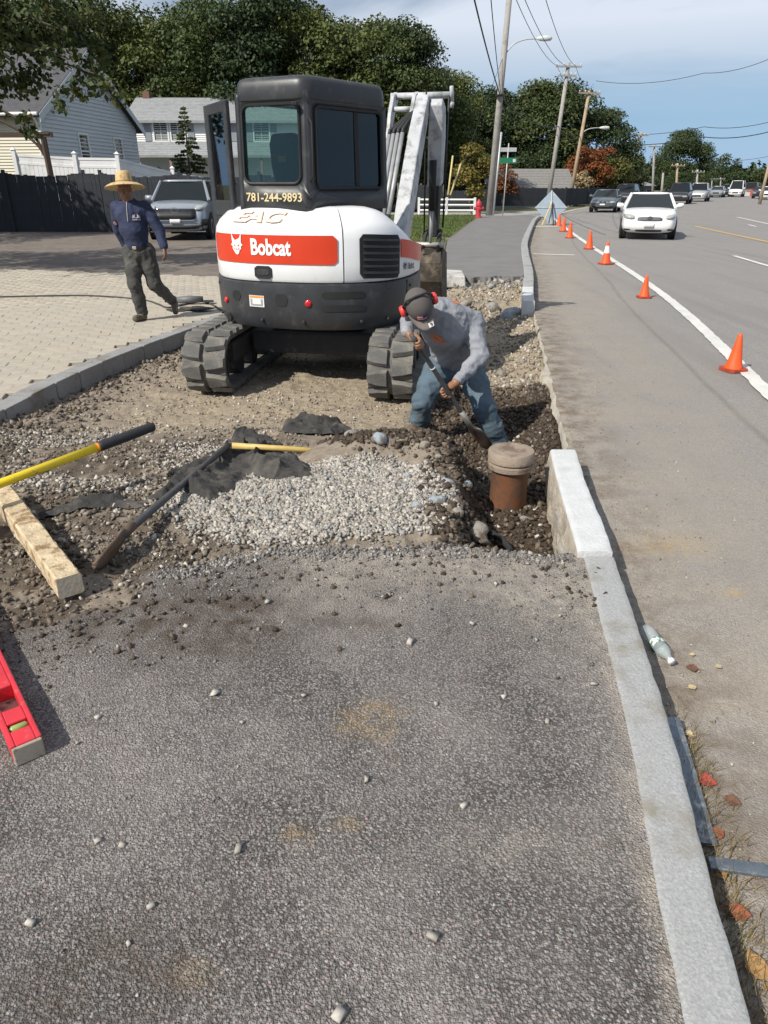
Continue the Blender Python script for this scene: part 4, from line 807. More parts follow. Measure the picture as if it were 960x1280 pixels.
# rear of the counterweight: slots, lamps, plate, holes
for z in (.585, .70): patch(4, 26, z - .032, z + .026, .0062, 'air_slot', EK, 12, rad=.015)
for a, z, rdx in ((-56, .60, .03), (-3.0, .625, .032)):
    mb = MB(); p = hp(R(a), z, .003); nrm = Vector((math.sin(R(a)), -math.cos(R(a)), 0)); mb.tube([p - nrm * .01, p + nrm * .006, p + nrm * .014, p + nrm * .017], [rdx, rdx, rdx * .85, rdx * .3], 18); mb.build('red_reflector', M('reflector_red', (.55, .012, .02), .25, var=.05, coat=.6), ex, smooth=True)
for a, z, w_, h_ in ((-46, .66, 3.2, .045), (-18, .645, 3.6, .055), (-55, .44, 2.6, .04)): patch(a - w_, a + w_, z - h_, z + h_, .0062, 'tie_down_hole', EK, 8, rad=.045)
lab = patch(-37, -28, .575, .675, .0065, 'warning_plate', M('plate_white', (.68, .68, .66), .5, var=.06, vs=20), 5); patch(-36.6, -28.4, .655, .672, .009, 'plate_strip', M('plate_orange', (.7, .28, .06), .5), 5, m=1, par=lab)
for k, (x0, x1) in enumerate(((-36.2, -35.2), (-29.8, -28.8))): patch(x0, x1, .60, .645, .009, 'plate_mark', M('plate_grey', (.3, .3, .3), .5), 2, m=1, par=lab)
patch(-36.2, -28.8, .585, .60, .009, 'plate_mark', MATS['plate_grey'], 4, m=1, par=lab)
for a, z in ((-66, .46), (-66, .74), (-30, .46), (-6, .46), (24, .46), (40, .46), (40, .74), (62, .5), (62, .72)):
    mb = MB(); p = hp(R(a), z, .004); nrm = Vector((math.sin(R(a)), -math.cos(R(a)), 0)); mb.tube([p - nrm * .01, p + nrm * .004, p + nrm * .009], [.016, .016, .011], 6); mb.build('bolt', DKS, ex)
patch(57.4, 58.0, SK0 + .06, SK1 - .015, .006, 'panel_seam', EK, 1, m=2)
# ---- lettering bent onto the body
def bend_text(txt, a_mid, zc, size, mat, off, bold=0., name='lettering', xs=1., zf=None, par=None, shear=0.):
    me = text_mesh(txt, size, 0, bold, shear); 
    bm = bmesh.new(); bm.from_mesh(me); bmesh.ops.subdivide_edges(bm, edges=[e for e in bm.edges if e.calc_length() > size * .25], cuts=1); bm.to_mesh(me); bm.free()
    for v in me.vertices:
        a = R(a_mid) + v.co.x * xs / 1.0; z = zc + v.co.y; o = off(z) if callable(off) else off
        v.co = hp(a, z, o)
    me.materials.append(mat); return link(bpy.data.objects.new(name, me), par or ex)
LW = M('lettering_white', (.85, .85, .84), .5, var=.03)
LK = M('lettering_black', (.03, .03, .032), .5); LGOLD = M('lettering_gold', (.66, .54, .30), .5, var=.08, vs=30); LTAN = M('lettering_tan', (.62, .42, .25), .5, var=.1, vs=30)
bend_text('Bobcat', -22.5, 1.088, .185, LW, .009, bold=.006, xs=.76)
def cat_head(a_mid, zc, s, mat, eye, off):
    half = [(0, .50), (.14, .50), (.30, .66), (.52, 1.05), (.47, .58), (.42, .36), (.60, .16), (.42, .06), (.44, -.12), (.27, -.20), (.20, -.42), (.10, -.52), (0, -.54)]
    pts = half + [(-x, z) for x, z in half[-2:0:-1]]; bm = bmesh.new()
    vs = [bm.verts.new(hp(R(a_mid) + x * s, zc + z * s, off)) for x, z in pts]; bm.faces.new(vs); bmesh.ops.triangulate(bm, faces=bm.faces); me = bpy.data.meshes.new('cat_emblem'); bm.to_mesh(me); bm.free(); me.materials.append(mat)
    hd = link(bpy.data.objects.new('cat_emblem', me), ex)
    mb = MB()
    for sg in (-1, 1):
        for poly in ([(.09, .10), (.31, .25), (.27, .11), (.15, .05)], [(.0, -.10), (.09, -.10), (.0, -.24)], [(.16, -.12), (.30, .0), (.25, -.14), (.18, -.24)]): mb.add([hp(R(a_mid) + sg * x * s, zc + z * s, off + .002) for x, z in poly], [tuple(range(len(poly)))])
    mb.add([hp(R(a_mid) + x * s, zc + z * s, off) for x, z in ((-.09, -.62), (.09, -.62), (.09, -.78), (-.09, -.78))], [(0, 1, 2, 3)]) if False else None
    o_ = mb.build('emblem_mark', eye, hd); o_['kind'] = 'stuff'; return hd
cat_head(-42.5, 1.085, .115, LW, ER, .0095)
bend_text('Bobcat', 64, .895, .085, LK, .006, bold=.002, xs=.72); cat_head(55.2, .90, .052, LK, EW, .006)
bend_text('EAC', -33, 1.335, .115, LTAN, lambda z: -.06 - (z - 1.30) * 1.12 + .014, bold=.006, xs=2.5, shear=.25); bend_text('EAC', -33, 1.335, .115, LW, lambda z: -.06 - (z - 1.30) * 1.12 + .0155, bold=.001, xs=2.5, shear=.25)
# ---- cab
ca_, cb_ = Vector((-1.305, 6.915, 0)), Vector((-.648, 6.615, 0)); dside = Vector((.643, .766, 0)); cc_ = cb_ + dside * 1.06; cd_ = ca_ + dside * 1.25
CZ0, CZ1 = 1.385, 2.30; CORN = [ca_, cb_, cc_, cd_]; cen = sum(CORN, Vector()) / 4
def cz(p, z): return Vector((p.x, p.y, z))
def taper(p, z):  # walls lean in slightly above the sill
    k = .025 * (z - CZ0); return cz(p + (cen - p).normalized() * k, z)
def rrect(u0, u1, v0, v1, r, n=5):
    o = []
    for cx_, cy_, a0 in ((u1 - r[0], v1 - r[1], 0), (u0 + r[0], v1 - r[1], 90), (u0 + r[0], v0 + r[1], 180), (u1 - r[0], v0 + r[1], 270)):
        for k in range(n + 1): a = R(a0 + 90 * k / n); o.append((cx_ + r[0] * math.cos(a), cy_ + r[1] * math.sin(a)))
    return o
cabm = MB(); PANES = []
def wall(p0, p1, hole, corner=.06):
    w = (p1 - p0).length; h = CZ1 - CZ0; r = (corner / w, corner / h); nn = 6 * 4
    inn = rrect(*hole, r); out = []
    cu, cv = (hole[0] + hole[1]) / 2, (hole[2] + hole[3]) / 2
    for u, v in inn:
        du, dv = u - cu, v - cv; s = 9.
        if du: s = min(s, ((1 if du > 0 else 0) - cu) / du)
        if dv: s = min(s, ((1 if dv > 0 else 0) - cv) / dv)
        out.append((cu + du * s, cv + dv * s))
    for cu_, cv_ in ((1, 1), (0, 1), (0, 0), (1, 0)):                       # exact corners
        k = min(range(len(out)), key=lambda i: (out[i][0] - cu_) ** 2 + (out[i][1] - cv_) ** 2); out[k] = (cu_, cv_)
    f3 = lambda u, v: taper(p0 + (p1 - p0) * u, CZ0 + h * v)
    n = len(inn); cabm.add([f3(*q) for q in out] + [f3(*q) for q in inn], [(i, (i + 1) % n, n + (i + 1) % n, n + i) for i in range(n)])
    return f3, inn
HOLES = [(.09, .90, .24, .90), (.10, .93, .20, .88), (.06, .94, .08, .92), (.06, .94, .05, .92)]
WALLS = [wall(CORN[i], CORN[(i + 1) % 4], HOLES[i], .07 if i == 0 else .05) for i in range(4)]
bm = bmesh.new(); me = bpy.data.meshes.new('cab'); me.from_pydata([tuple(v) for v in cabm.v], [], cabm.f); bm.from_mesh(me); bmesh.ops.remove_doubles(bm, verts=bm.verts, dist=.004); bmesh.ops.recalc_face_normals(bm, faces=bm.faces)
bm.to_mesh(me); bm.free(); me.materials.append(EG); cab = link(bpy.data.objects.new('cab', me), ex)
if sum((p.center - cen).dot(p.normal) * (1 if abs(p.normal.z) < .5 else 0) for p in me.polygons) < 0: me.flip_normals()
for nm, kw in (('BEVEL', dict(width=.075, segments=5, limit_method='ANGLE', angle_limit=R(40))), ('SOLIDIFY', dict(thickness=.045, offset=-1))):
    md = cab.modifiers.new(nm.lower(), nm)
    for k, v in kw.items(): setattr(md, k, v)
me.polygons.foreach_set('use_smooth', [True] * len(me.polygons)); sharp(cab, 30)
# roof, rounded
def ring(f, z, n=6, r=.11):
    o = []
    P = [cen + (c - cen) * f for c in CORN]
    for i in range(4):
        p, a, b_ = P[i], P[i - 1], P[(i + 1) % 4]; da = (a - p).normalized(); db = (b_ - p).normalized()
        for k in range(n + 1): t = k / n; o.append(cz(p + da * r * (1 - t) ** 2 + db * r * t ** 2, z))
    return o
mb = MB(); mb.loft([ring(.99, CZ1 - .06), ring(.997, CZ1 - .05), ring(.997, CZ1 + .03), ring(.985, CZ1 + .07), ring(.955, CZ1 + .098), ring(.90, CZ1 + .112), ring(.6, CZ1 + .12)]); rf = sharp(mb.build('cab_roof', EG, ex), 50)
mb = MB()
for t in (.25, .5, .75):
    p = ca_ + (cb_ - ca_) * t; mb.tube([cz(p + dside * .05, CZ1 + .108), cz(p + dside * .95, CZ1 + .122)], .012, 6)
mb.build('roof_rib', EG, rf)
mb = MB(); mb.loft([ring(.99, CZ0 - .03), ring(.99, CZ0 + .03)]); mb.build('cab_floor', EK, ex)
GT = glass('cab_glass', (.56, .70, .66), .0); GT2 = glass('cab_glass_side', (.72, .84, .80), .0)
GASK = M('window_gasket', (.01, .01, .011), .6)
for i, (f3, inn) in enumerate(WALLS):
    if i == 3: continue
    nrm = (f3(1, .5) - f3(0, .5)).cross(Vector((0, 0, 1))).normalized()
    mb = MB(); mb.add([f3(*q) - nrm * .012 for q in inn] + [f3(*q) - nrm * .018 for q in inn], [tuple(range(len(inn))), tuple(range(2 * len(inn) - 1, len(inn) - 1, -1))] + [(j, (j + 1) % len(inn), len(inn) + (j + 1) % len(inn), len(inn) + j) for j in range(len(inn))])
    pane = mb.build('window_pane', GT if i != 1 else GT2, ex)
    mb = MB(); pts = [f3(*q) + nrm * .004 for q in inn]; mb.tube(pts + [pts[0]], .013, 6, cap=False); mb.build('window_seal', GASK, pane)
    if i == 1:
        mb = MB(); mb.hexa([f3(.585, .2) - nrm * .03, f3(.635, .2) - nrm * .03, f3(.635, .2), f3(.585, .2)], [f3(.585, .88) - nrm * .03, f3(.635, .88) - nrm * .03, f3(.635, .88), f3(.585, .88)]); mb.build('sliding_frame', EK, ex)
        mb = MB(); mb.tube([f3(.12, .22) - nrm * .02, f3(.12, .86) - nrm * .02], .012, 6); mb.build('window_track', EK, ex)
# seat and inside
SEAT = M('seat_black', (.025, .025, .027), .8, var=.2, vs=20)
fwd = dside.normalized(); rgt = Vector((fwd.y, -fwd.x, 0)); sc = cen - fwd * .12
st_ = MB(); Q = Matrix((rgt, fwd, Vector((0, 0, 1)))).transposed()
st_.box(cz(sc, 1.52), (.42, .42, .12), Q); st_.build('seat_base', SEAT, ex, bevel=.04, segs=3)
mb = MB(); mb.loft([[cz(sc - fwd * (.20 + .03 * k) + rgt * x * w_ + fwd * y, z) for x, y in ((-1, -.05), (1, -.05), (1.05, .04), (-1.05, .04))] for k, (z, w_) in enumerate(((1.55, .20), (1.75, .22), (1.92, .20), (2.0, .13)))]); mb.build('seat_back', SEAT, ex, bevel=.03, segs=3)
mb = MB(); p = cz(sc - fwd * .33, 1.80); mb.box(p, (.10, .008, .05), Q); mb.build('seat_tag', M('tag_orange', (.6, .25, .04), .5, var=.3, vs=60), ex)
for sg in (-1, 1):
    mb = MB(); b0 = cz(sc + rgt * sg * .235 + fwd * .10, 1.36); mb.box(b0 + Vector((0, 0, .14)), (.08, .3, .22), Q); mb.tube([b0 + Vector((0, 0, .28)) + fwd * .12, b0 + Vector((0, 0, .42)) + fwd * .14], .014, 6); mb.lathe([(.02, 0), (.026, .05), (.02, .10)], b0 + Vector((0, 0, .40)) + fwd * .14, 8); mb.build('control_lever', SEAT, ex, bevel=.01)
# number on the rear wall below the window, bent to its plane
f3 = WALLS[0][0]; nrm = (f3(1, .5) - f3(0, .5)).cross(Vector((0, 0, 1))).normalized(); me = text_mesh('781-244-9893', .098, 0, .0016)
wd = max(v.co.x for v in me.vertices) - min(v.co.x for v in me.vertices); wl = (cb_ - ca_).length; k = wl * .80 / wd
for v in me.vertices: v.co = f3(.50 + v.co.x * k / wl, .115 + v.co.y / (CZ1 - CZ0)) + nrm * .003
me.materials.append(LGOLD); link(bpy.data.objects.new('lettering', me), cab)
# open door
d0, d1 = Vector((-1.375, 7.03, 0)), Vector((-1.70, 7.62, 0))
door = thing('cab_door'); door.parent = ex; door.matrix_parent_inverse = wm(ex).inverted()
dz0, dz1 = .72, 2.27; dn_ = (d1 - d0).cross(Vector((0, 0, 1))).normalized() * .022
def dquad(u0, u1, z0, z1, mb, th=1.): mb.hexa([cz(d0 + (d1 - d0) * u, z0) + dn_ * s for u, s in ((u0, -th), (u1, -th), (u1, th), (u0, th))], [cz(d0 + (d1 - d0) * u, z1) + dn_ * s for u, s in ((u0, -th), (u1, -th), (u1, th), (u0, th))])
mb = MB(); dquad(0, .13, dz0, dz1, mb); dquad(.83, 1., dz0, dz1, mb); dquad(.13, .83, dz1 - .09, dz1, mb); dquad(.13, .83, 1.32, 1.46, mb); dquad(.13, .83, dz0, .80, mb); mb.build('door_frame', EG, door, bevel=.012)
mb = MB(); dquad(.13, .83, 1.46, dz1 - .09, mb, .15); mb.build('door_glass', glass('door_glass', (.55, .68, .70), .5), door)
mb = MB(); dquad(.13, .83, .80, 1.32, mb, .5); mb.build('door_panel', EG, door)
mb = MB(); hnd = [cb_ + dside * .02 + Vector((.035, -.035, z)) for z in (1.62, 1.66, 2.06, 2.10)]; hnd[0] = hnd[0] + Vector((-.03, .03, 0)); hnd[3] = hnd[3] + Vector((-.03, .03, 0)); mb.tube(hnd, .010, 6); mb.build('grab_handle', EK, cab, smooth=True)
mb = MB(); wl0 = cz(ca_ + (cb_ - ca_) * .88, CZ1 - .10); mb.box(wl0 + nrm * .03, (.05, .05, .03)); mb.build('window_latch', EK, cab, bevel=.006)
# ---- boom, stick, bucket
def beam(name, pts, ws, hs, mat, side, par=ex, bev=.015):
    """box beam along pts; side = across direction"""
    mb = MB(); rings = []; pts = [Vector(p) for p in pts]; side = Vector(side).normalized()
    for i, p in enumerate(pts):
        t = (pts[min(i + 1, len(pts) - 1)] - pts[max(i - 1, 0)]).normalized(); n = side.cross(t).normalized(); s = side * ws[i] / 2; h = n * hs[i] / 2
        rings.append([p - s - h, p + s - h, p + s + h, p - s + h])
    mb.loft(rings); return mb.build(name, mat, par, bevel=bev)
bd = Vector((.24, 1., 0)).normalized(); bs = Vector((bd.y, -bd.x, 0))
B0, B1 = Vector((.155, 8.35, .86)), Vector((.47, 9.55, 2.50))
EWB = M('boom_white_shaded', (.45, .46, .475), .45, var=.12, vs=5, col2=(.20, .20, .195), c2=(.5, .64), c2s=6)  # white paint greyed for the shaded side; darker patches are grime
boom = beam('boom', [B0, B0 + (B1 - B0) * .3 - bd * .03, B0 + (B1 - B0) * .72 - bd * .02 + Vector((0, 0, .03)), B1], [.16, .16, .155, .15], [.22, .27, .24, .17], EWB, bs)
mb = MB(); bdir = (B1 - B0).normalized(); bup = bs.cross(bdir).normalized(); bup = bup if bup.z > 0 else -bup
for k in range(4):
    off = -bs * (.16 + .055 * k) + bup * (.10 - .01 * k); a, b_ = B0 + bdir * .45 + off, B0 + bdir * 1.52 + off
    t_ = MB(); t_.tube([a, b_], .026, 8); t_.build('hydraulic_line', CHR, boom, smooth=True)
    t_ = MB(); t_.tube([b_, b_ + bdir * .06, b_ + bdir * .28 + bs * (.10 + .03 * k), B1 + bs * (-.1 + .04 * k) - bup * .05], [.024, .024, .015, .013], 8); t_.build('hydraulic_hose', HOSE, boom, smooth=True)
    t_ = MB(); t_.tube([a - bdir * .05, a], .026, 8); t_.tube([a - bdir * .34 - bup * .05, a - bdir * .04], .014, 8); t_.build('hydraulic_hose', HOSE, boom, smooth=True)
mb = MB(); mb.tube([B0 - bs * .26 + bup * .02 - bdir * .02, B0 - bs * .2 + bup * .04 + bdir * .45], .05, 10); mb.box(B0 - bs * .2 + bdir * .1 - bup * .1, (.3, .3, .4)); mb.build('boom_pivot', EK, ex, bevel=.02)
for s_, nm in ((-1, 'boom_lug'), (1, 'boom_lug')):
    pass
# knuckle plates at the top
for sx_, top in ((-.37, .22), (-.11, .22)):
    q = B1 + bs * sx_; t_ = MB(); w_ = bs * .022
    P5 = [q - bdir * .50 - bup * .02, q - bdir * .22 + bup * .06, q + bdir * .02 + bup * .06, q + bdir * .16 - bup * .04, q + bdir * .14 - bup * .14, q - bdir * .10 - bup * .10, q - bdir * .45 - bup * .10]
    t_.add([p - w_ for p in P5] + [p + w_ for p in P5], [tuple(range(6, -1, -1)), tuple(range(7, 14))] + [(i, (i + 1) % 7, 7 + (i + 1) % 7, 7 + i) for i in range(7)]); t_.build('knuckle_plate', EWB, ex, bevel=.006)
t_ = MB(); t_.tube([B1 - bs * .42 + bdir * .10 - bup * .04, B1 + bs * .34 + bdir * .10 - bup * .04], .036, 12); t_.tube([B1 - bs * .37 - bdir * .12, B1 - bs * .1 - bdir * .12], .03, 10); t_.build('knuckle_pin', EWB, ex, smooth=True)
K0 = B1 + bs * .16 + bdir * .10; K1 = Vector((.66, 9.95, .98))
KM = K0 + (K1 - K0) * .62
stick = beam('stick', [K0 + Vector((0, 0, -.10)) - bd * .10, K0 + Vector((0, 0, -.20)), K0 + (K1 - K0) * .3 + bd * .02, KM], [.15, .17, .18, .17], [.10, .22, .26, .22], EWB, bs)
beam('stick_tip', [KM - (K1 - K0) * .02, K0 + (K1 - K0) * .8, K1], [.14, .13, .12], [.22, .2, .18], DKS, bs)
t_ = MB(); t_.tube([K0 + bs * .17 + Vector((0, 0, .05)) - bd * .08, K0 + bs * .17 + Vector((0, 0, -.10))], .024, 10); t_.tube([K0 + bs * .17 + Vector((0, 0, -.1)), K0 + bs * .16 + Vector((0, 0, -.16))], .03, 10); t_.build('stick_ear', EWB, ex, smooth=True)
t_ = MB(); t_.tube([K0 + bs * .14 - bd * .05 + Vector((0, 0, -.05)), K1 + bs * .12 + Vector((0, 0, .1))], .013, 6); t_.tube([K0 - bs * .12 - bd * .12, K1 - bs * .12 - bd * .05], .012, 6); t_.build('hydraulic_hose', HOSE, ex, smooth=True)
t_ = MB(); c0 = K0 + (K1 - K0) * .45 - bd * .20; t_.tube([c0, c0 + (K1 - K0) * .35], .045, 12); t_.build('bucket_cylinder', EK, ex, smooth=True)
t_ = MB(); t_.tube([c0 + (K1 - K0) * .33, K1 - bd * .22 + Vector((0, 0, -.12))], .024, 10); t_.build('cylinder_rod', CHR, ex, smooth=True)
RUST = M('bucket_steel', (.075, .062, .05), .8, metal=.3, var=.3, vs=8, bump=.5, bs=40, col2=(.19, .155, .115), c2=(.5, .64), c2s=6)
for sg in (-1, 1):
    t_ = MB(); t_.tube([K1 + bs * sg * .09 + Vector((0, 0, .06)), K1 + bs * sg * .10 - bd * .25 + Vector((0, 0, -.12)), K1 + bs * sg * .10 - bd * .1 + Vector((0, 0, -.34))], .03, 6); t_.build('bucket_link', DKS, ex)
t_ = MB(); t_.tube([K1 - bs * .28 - bd * .22 + Vector((0, 0, -.10)), K1 + bs * .18 - bd * .22 + Vector((0, 0, -.10))], .034, 10); t_.build('link_pin', M('pin_steel', (.45, .42, .38), .5, metal=.5), ex, smooth=True)
bk = thing('bucket'); bk.parent = ex; bk.matrix_parent_inverse = wm(ex).inverted()
bc = K1 + Vector((0, 0, -.42)); prof = [(-.20, .30), (-.27, .10), (-.24, -.14), (-.10, -.34), (.10, -.42), (.32, -.40)]
t_ = MB(); bw = .15; rings = [[bc + bd * a * 1. + Vector((0, 0, z)) - bs * bw, bc + bd * a + Vector((0, 0, z)) + bs * bw] for a, z in prof] + [[bc + bd * (a + .02) + Vector((0, 0, z + .02)) + bs * bw, bc + bd * (a + .02) + Vector((0, 0, z + .02)) - bs * bw][::-1] for a, z in prof[::-1]]
t_.loft(rings, cap=False, closed=False); t_.build('bucket_shell', RUST, bk)
for sg in (-1, 1):
    t_ = MB(); P6 = [bc + bd * a + Vector((0, 0, z)) + bs * sg * bw for a, z in prof] + [bc + bd * .15 + Vector((0, 0, .2)) + bs * sg * bw]; w_ = bs * .012; n = len(P6)
    t_.add([p - w_ for p in P6] + [p + w_ for p in P6], [tuple(range(n - 1, -1, -1)), tuple(range(n, 2 * n))] + [(i, (i + 1) % n, n + (i + 1) % n, n + i) for i in range(n)]); t_.build('side_plate', RUST, bk)
for k in range(5):
    t_ = MB(); p = bc + bd * .32 + Vector((0, 0, -.40)) + bs * (-.12 + .06 * k); t_.hexa([p + bs * a + Vector((0, 0, b_)) for a, b_ in ((-.025, -.02), (.025, -.02), (.025, .02), (-.025, .02))], [p + bd * .12 + bs * a + Vector((0, 0, b_)) for a, b_ in ((-.015, -.006), (.015, -.006), (.015, .006), (-.015, .006))]); t_.build('tooth', RUST, bk)
t_ = MB(); t_.box(bc + Vector((0, 0, .24)) - bd * .12, (.26, .22, .10)); t_.build('quick_hitch', RUST, bk, bevel=.02)
# ================================================================ PEOPLE (bodies grown as one smooth surface each)
import openvdb
class SDF:
    def __init__(s, lo, hi, res):
        s.lo = np.array(lo, float); s.res = res; s.n = np.ceil((np.array(hi) - s.lo) / res).astype(int) + 1; s.a = np.full(s.n, .2, np.float32)
    def _reg(s, lo, hi):
        i0 = np.maximum(np.floor((np.array(lo) - s.lo) / s.res).astype(int), 0); i1 = np.minimum(np.ceil((np.array(hi) - s.lo) / s.res).astype(int) + 1, s.n)
        if (i1 <= i0).any(): return None, None
        ax = [s.lo[k] + np.arange(i0[k], i1[k]) * s.res for k in range(3)]
        return tuple(slice(a, b) for a, b in zip(i0, i1)), np.stack(np.meshgrid(*ax, indexing='ij'), -1)
    def _mix(s, sl, d, k, sub=False):
        a = s.a[sl]
        if sub: h = np.clip(.5 - .5 * (a + d) / k, 0, 1); s.a[sl] = a * (1 - h) - d * h + k * h * (1 - h); return
        h = np.clip(.5 + .5 * (a - d) / k, 0, 1); s.a[sl] = a * (1 - h) + d * h - k * h * (1 - h)
    def cap(s, a, b, ra, rb, k=.02, sub=False):
        a, b = np.array(a, float), np.array(b, float); m = max(ra, rb) + .05 + k; sl, P = s._reg(np.minimum(a, b) - m, np.maximum(a, b) + m)
        if sl is None: return s
        ab = b - a; t = np.clip(((P - a) @ ab) / max(1e-9, ab @ ab), 0, 1); d = np.linalg.norm(P - a - t[..., None] * ab, axis=-1) - (ra + (rb - ra) * t); s._mix(sl, d, k, sub); return s
    def chain(s, pts, rs, k=.02):
        for i in range(len(pts) - 1): s.cap(pts[i], pts[i + 1], rs[i], rs[i + 1], k)
        return s
    def ell(s, c, r, rot=None, k=.02, sub=False):
        c = np.array(c, float); r = np.array(r, float); m = r.max() + .05 + k; sl, P = s._reg(c - m, c + m)
        if sl is None: return s
        q = P - c
        if rot is not None: q = q @ np.array(rot)
        e = np.linalg.norm(q / r, axis=-1); e2 = np.linalg.norm(q / (r * r), axis=-1); s._mix(sl, e * (e - 1) / np.maximum(e2, 1e-6), k, sub); return s
    def plane(s, p, n, k=.004):   # cut away what lies on the n side
        ax = [s.lo[i] + np.arange(s.n[i]) * s.res for i in range(3)]; P = np.stack(np.meshgrid(*ax, indexing='ij'), -1); d = (P - np.array(p)) @ np.array(Vector(n).normalized()); s.a = np.maximum(s.a, d); return s
    def mesh(s, name, mat, parent, disp=None, relax=4):
        g = openvdb.FloatGrid(.2); g.copyFromArray(s.a.astype(np.float32)); v, q = g.convertToQuads(isovalue=0.); v = v * s.res + s.lo; q = q.astype(np.int64)
        e = np.r_[q[:, [0, 1]], q[:, [1, 2]], q[:, [2, 3]], q[:, [3, 0]]]; e = np.r_[e, e[:, ::-1]]; cnt = np.bincount(e[:, 0], minlength=len(v))[:, None]
        for _ in range(relax):
            acc = np.stack([np.bincount(e[:, 0], v[e[:, 1], i], minlength=len(v)) for i in range(3)], 1) / np.maximum(cnt, 1); v = v + (acc - v) * .5
        def normals(v):
            fn = np.cross(v[q[:, 2]] - v[q[:, 0]], v[q[:, 3]] - v[q[:, 1]]); n = np.zeros_like(v)
            for j in range(4): np.add.at(n, q[:, j], fn)
            return n / np.maximum(np.linalg.norm(n, axis=1), 1e-9)[:, None]
        n = normals(v); c = s.grad(v); sg = np.sign((n * c).sum()); 
        if sg < 0: q = q[:, ::-1]; n = -n
        if disp is not None: v = v + n * disp(v)[:, None]
        return mesh_np(name, v, q, mat, parent, smooth=True)
    def grad(s, v):
        g = np.stack(np.gradient(s.a), -1); i = np.clip(np.round((v - s.lo) / s.res).astype(int), 0, s.n - 1); return g[i[:, 0], i[:, 1], i[:, 2]]
def folds(amp, f=(14, 14, 26), seed=0, ridge=True):
    def fn(v):
        a = fbm(v[:, 0] * f[0] + v[:, 1] * 7, v[:, 2] * f[2] * .6 + v[:, 1] * f[1] * .6, 3, seed); b_ = fbm(v[:, 0] * 5 - v[:, 2] * 7, v[:, 1] * 6 + v[:, 2] * 4, 3, seed + 3)
        r = (.5 - np.abs(a)) * 2 if ridge else a; return amp * ((r - .75) + b_ * 1.2)
    return fn
def lerp(a, b, t): return Vector(a) + (Vector(b) - Vector(a)) * t
def hand(sdf, wrist, dirv, palm_n, s=1., curl=.6, side=1, thumb_curl=.5, k=.006):
    """palm, four fingers of their own lengths with bends, thumb from the side of the palm; palm_n = where the palm faces"""
    d = Vector(dirv).normalized(); n = Vector(palm_n); n = (n - d * n.dot(d)).normalized(); w = d.cross(n) * side; W_ = Vector(wrist)
    for j in (-1.5, -.5, .5, 1.5): sdf.cap(W_ + d * .012 * s + w * j * .010 * s, W_ + d * .085 * s + w * j * .0185 * s, .017 * s, .0125 * s, .012)
    for j, ln in ((-1.5, .060), (-.5, .078), (.5, .085), (1.5, .076)):
        p = W_ + d * .090 * s + w * j * .0195 * s; a = 0.; seg = (.45, .32, .26); pts = [p]
        for i, q in enumerate(seg):
            a += curl * (1.15 if i else .85); p = p + (d * math.cos(a) + n * math.sin(a)) * ln * q * s; pts.append(p)
        sdf.chain(pts, [.0098 * s, .0092 * s, .0086 * s, .0074 * s], .003)
    p = W_ + d * .028 * s + w * .027 * s + n * .004; t1 = p + (d * .62 + w * .62 + n * .35) * .045 * s; t2 = t1 + (d * .7 + w * (.25 - thumb_curl * .5) + n * .6) * .034 * s; t3 = t2 + (d * .6 - w * thumb_curl * .7 + n * .5) * .024 * s
    sdf.chain([p, t1, t2, t3], [.016 * s, .0125 * s, .0108 * s, .0085 * s], .006)
def head(sdf, c, R3, s=1.):
    """R3 columns: right, forward, up"""
    Rm = np.array(R3); f = lambda x, y, z: np.array(c) + Rm @ np.array((x, y, z)) * s
    sdf.ell(f(0, -.012, .035), np.array((.076, .094, .094)) * s, Rm, .02); sdf.ell(f(0, .022, -.045), np.array((.060, .066, .072)) * s, Rm, .03); sdf.cap(f(0, .055, -.088), f(0, .05, -.075), .026 * s, .03 * s, .02)
    sdf.cap(f(0, .085, .012), f(0, .107, -.026), .009 * s, .0145 * s, .012); sdf.cap(f(-.014, .094, -.03), f(.014, .094, -.03), .010 * s, .010 * s, .008)
    for q in (-1, 1):
        sdf.ell(f(q * .031, .083, .018), np.array((.017, .011, .011)) * s, Rm, .006, sub=True); sdf.ell(f(q * .031, .078, .017), np.array((.0125, .0125, .0115)) * s, Rm, .003)
        sdf.cap(f(q * .012, .088, .036), f(q * .052, .074, .034), .008 * s, .007 * s, .008); sdf.ell(f(q * .079, -.008, -.004), np.array((.010, .020, .031)) * s, Rm, .005); sdf.ell(f(q * .045, .06, -.022), np.array((.024, .022, .02)) * s, Rm, .015)
    sdf.cap(f(-.022, .083, -.058), f(.022, .083, -.058), .0075 * s, .0075 * s, .006); sdf.cap(f(-.018, .080, -.069), f(.018, .080, -.069), .008 * s, .008 * s, .006); sdf.cap(f(-.024, .094, -.0635), f(.024, .094, -.0635), .0022, .0022, .002, sub=True)
SKIN = M('skin_tan', (.27, .135, .075), .55, var=.12, vs=25, bump=.15, bs=120); SKIN2 = M('skin_brown', (.20, .095, .055), .55, var=.12, vs=25)
JEAN = M('jeans_blue', (.080, .120, .155), .9, var=.22, vs=9, bump=.35, bs=160, col2=(.13, .165, .185), c2=(.5, .68), c2s=6)
GREYK = M('sweatshirt_grey', (.25, .262, .29), .95, var=.07, vs=8, bump=.35, bs=160, col2=(.31, .315, .33), c2s=4)
BOOT = M('boot_leather', (.11, .085, .06), .8, var=.25, vs=12, bump=.4, bs=60, col2=(.25, .21, .16), c2s=7)
CAPG = M('cap_charcoal', (.10, .088, .083), .9, var=.1, vs=10, bump=.3, bs=160); BRIM = M('cap_brim', (.17, .15, .14), .9, var=.08, vs=14, bump=.3, bs=160)
MUFF = M('muff_red', (.72, .045, .035), .4, var=.05, coat=.3)
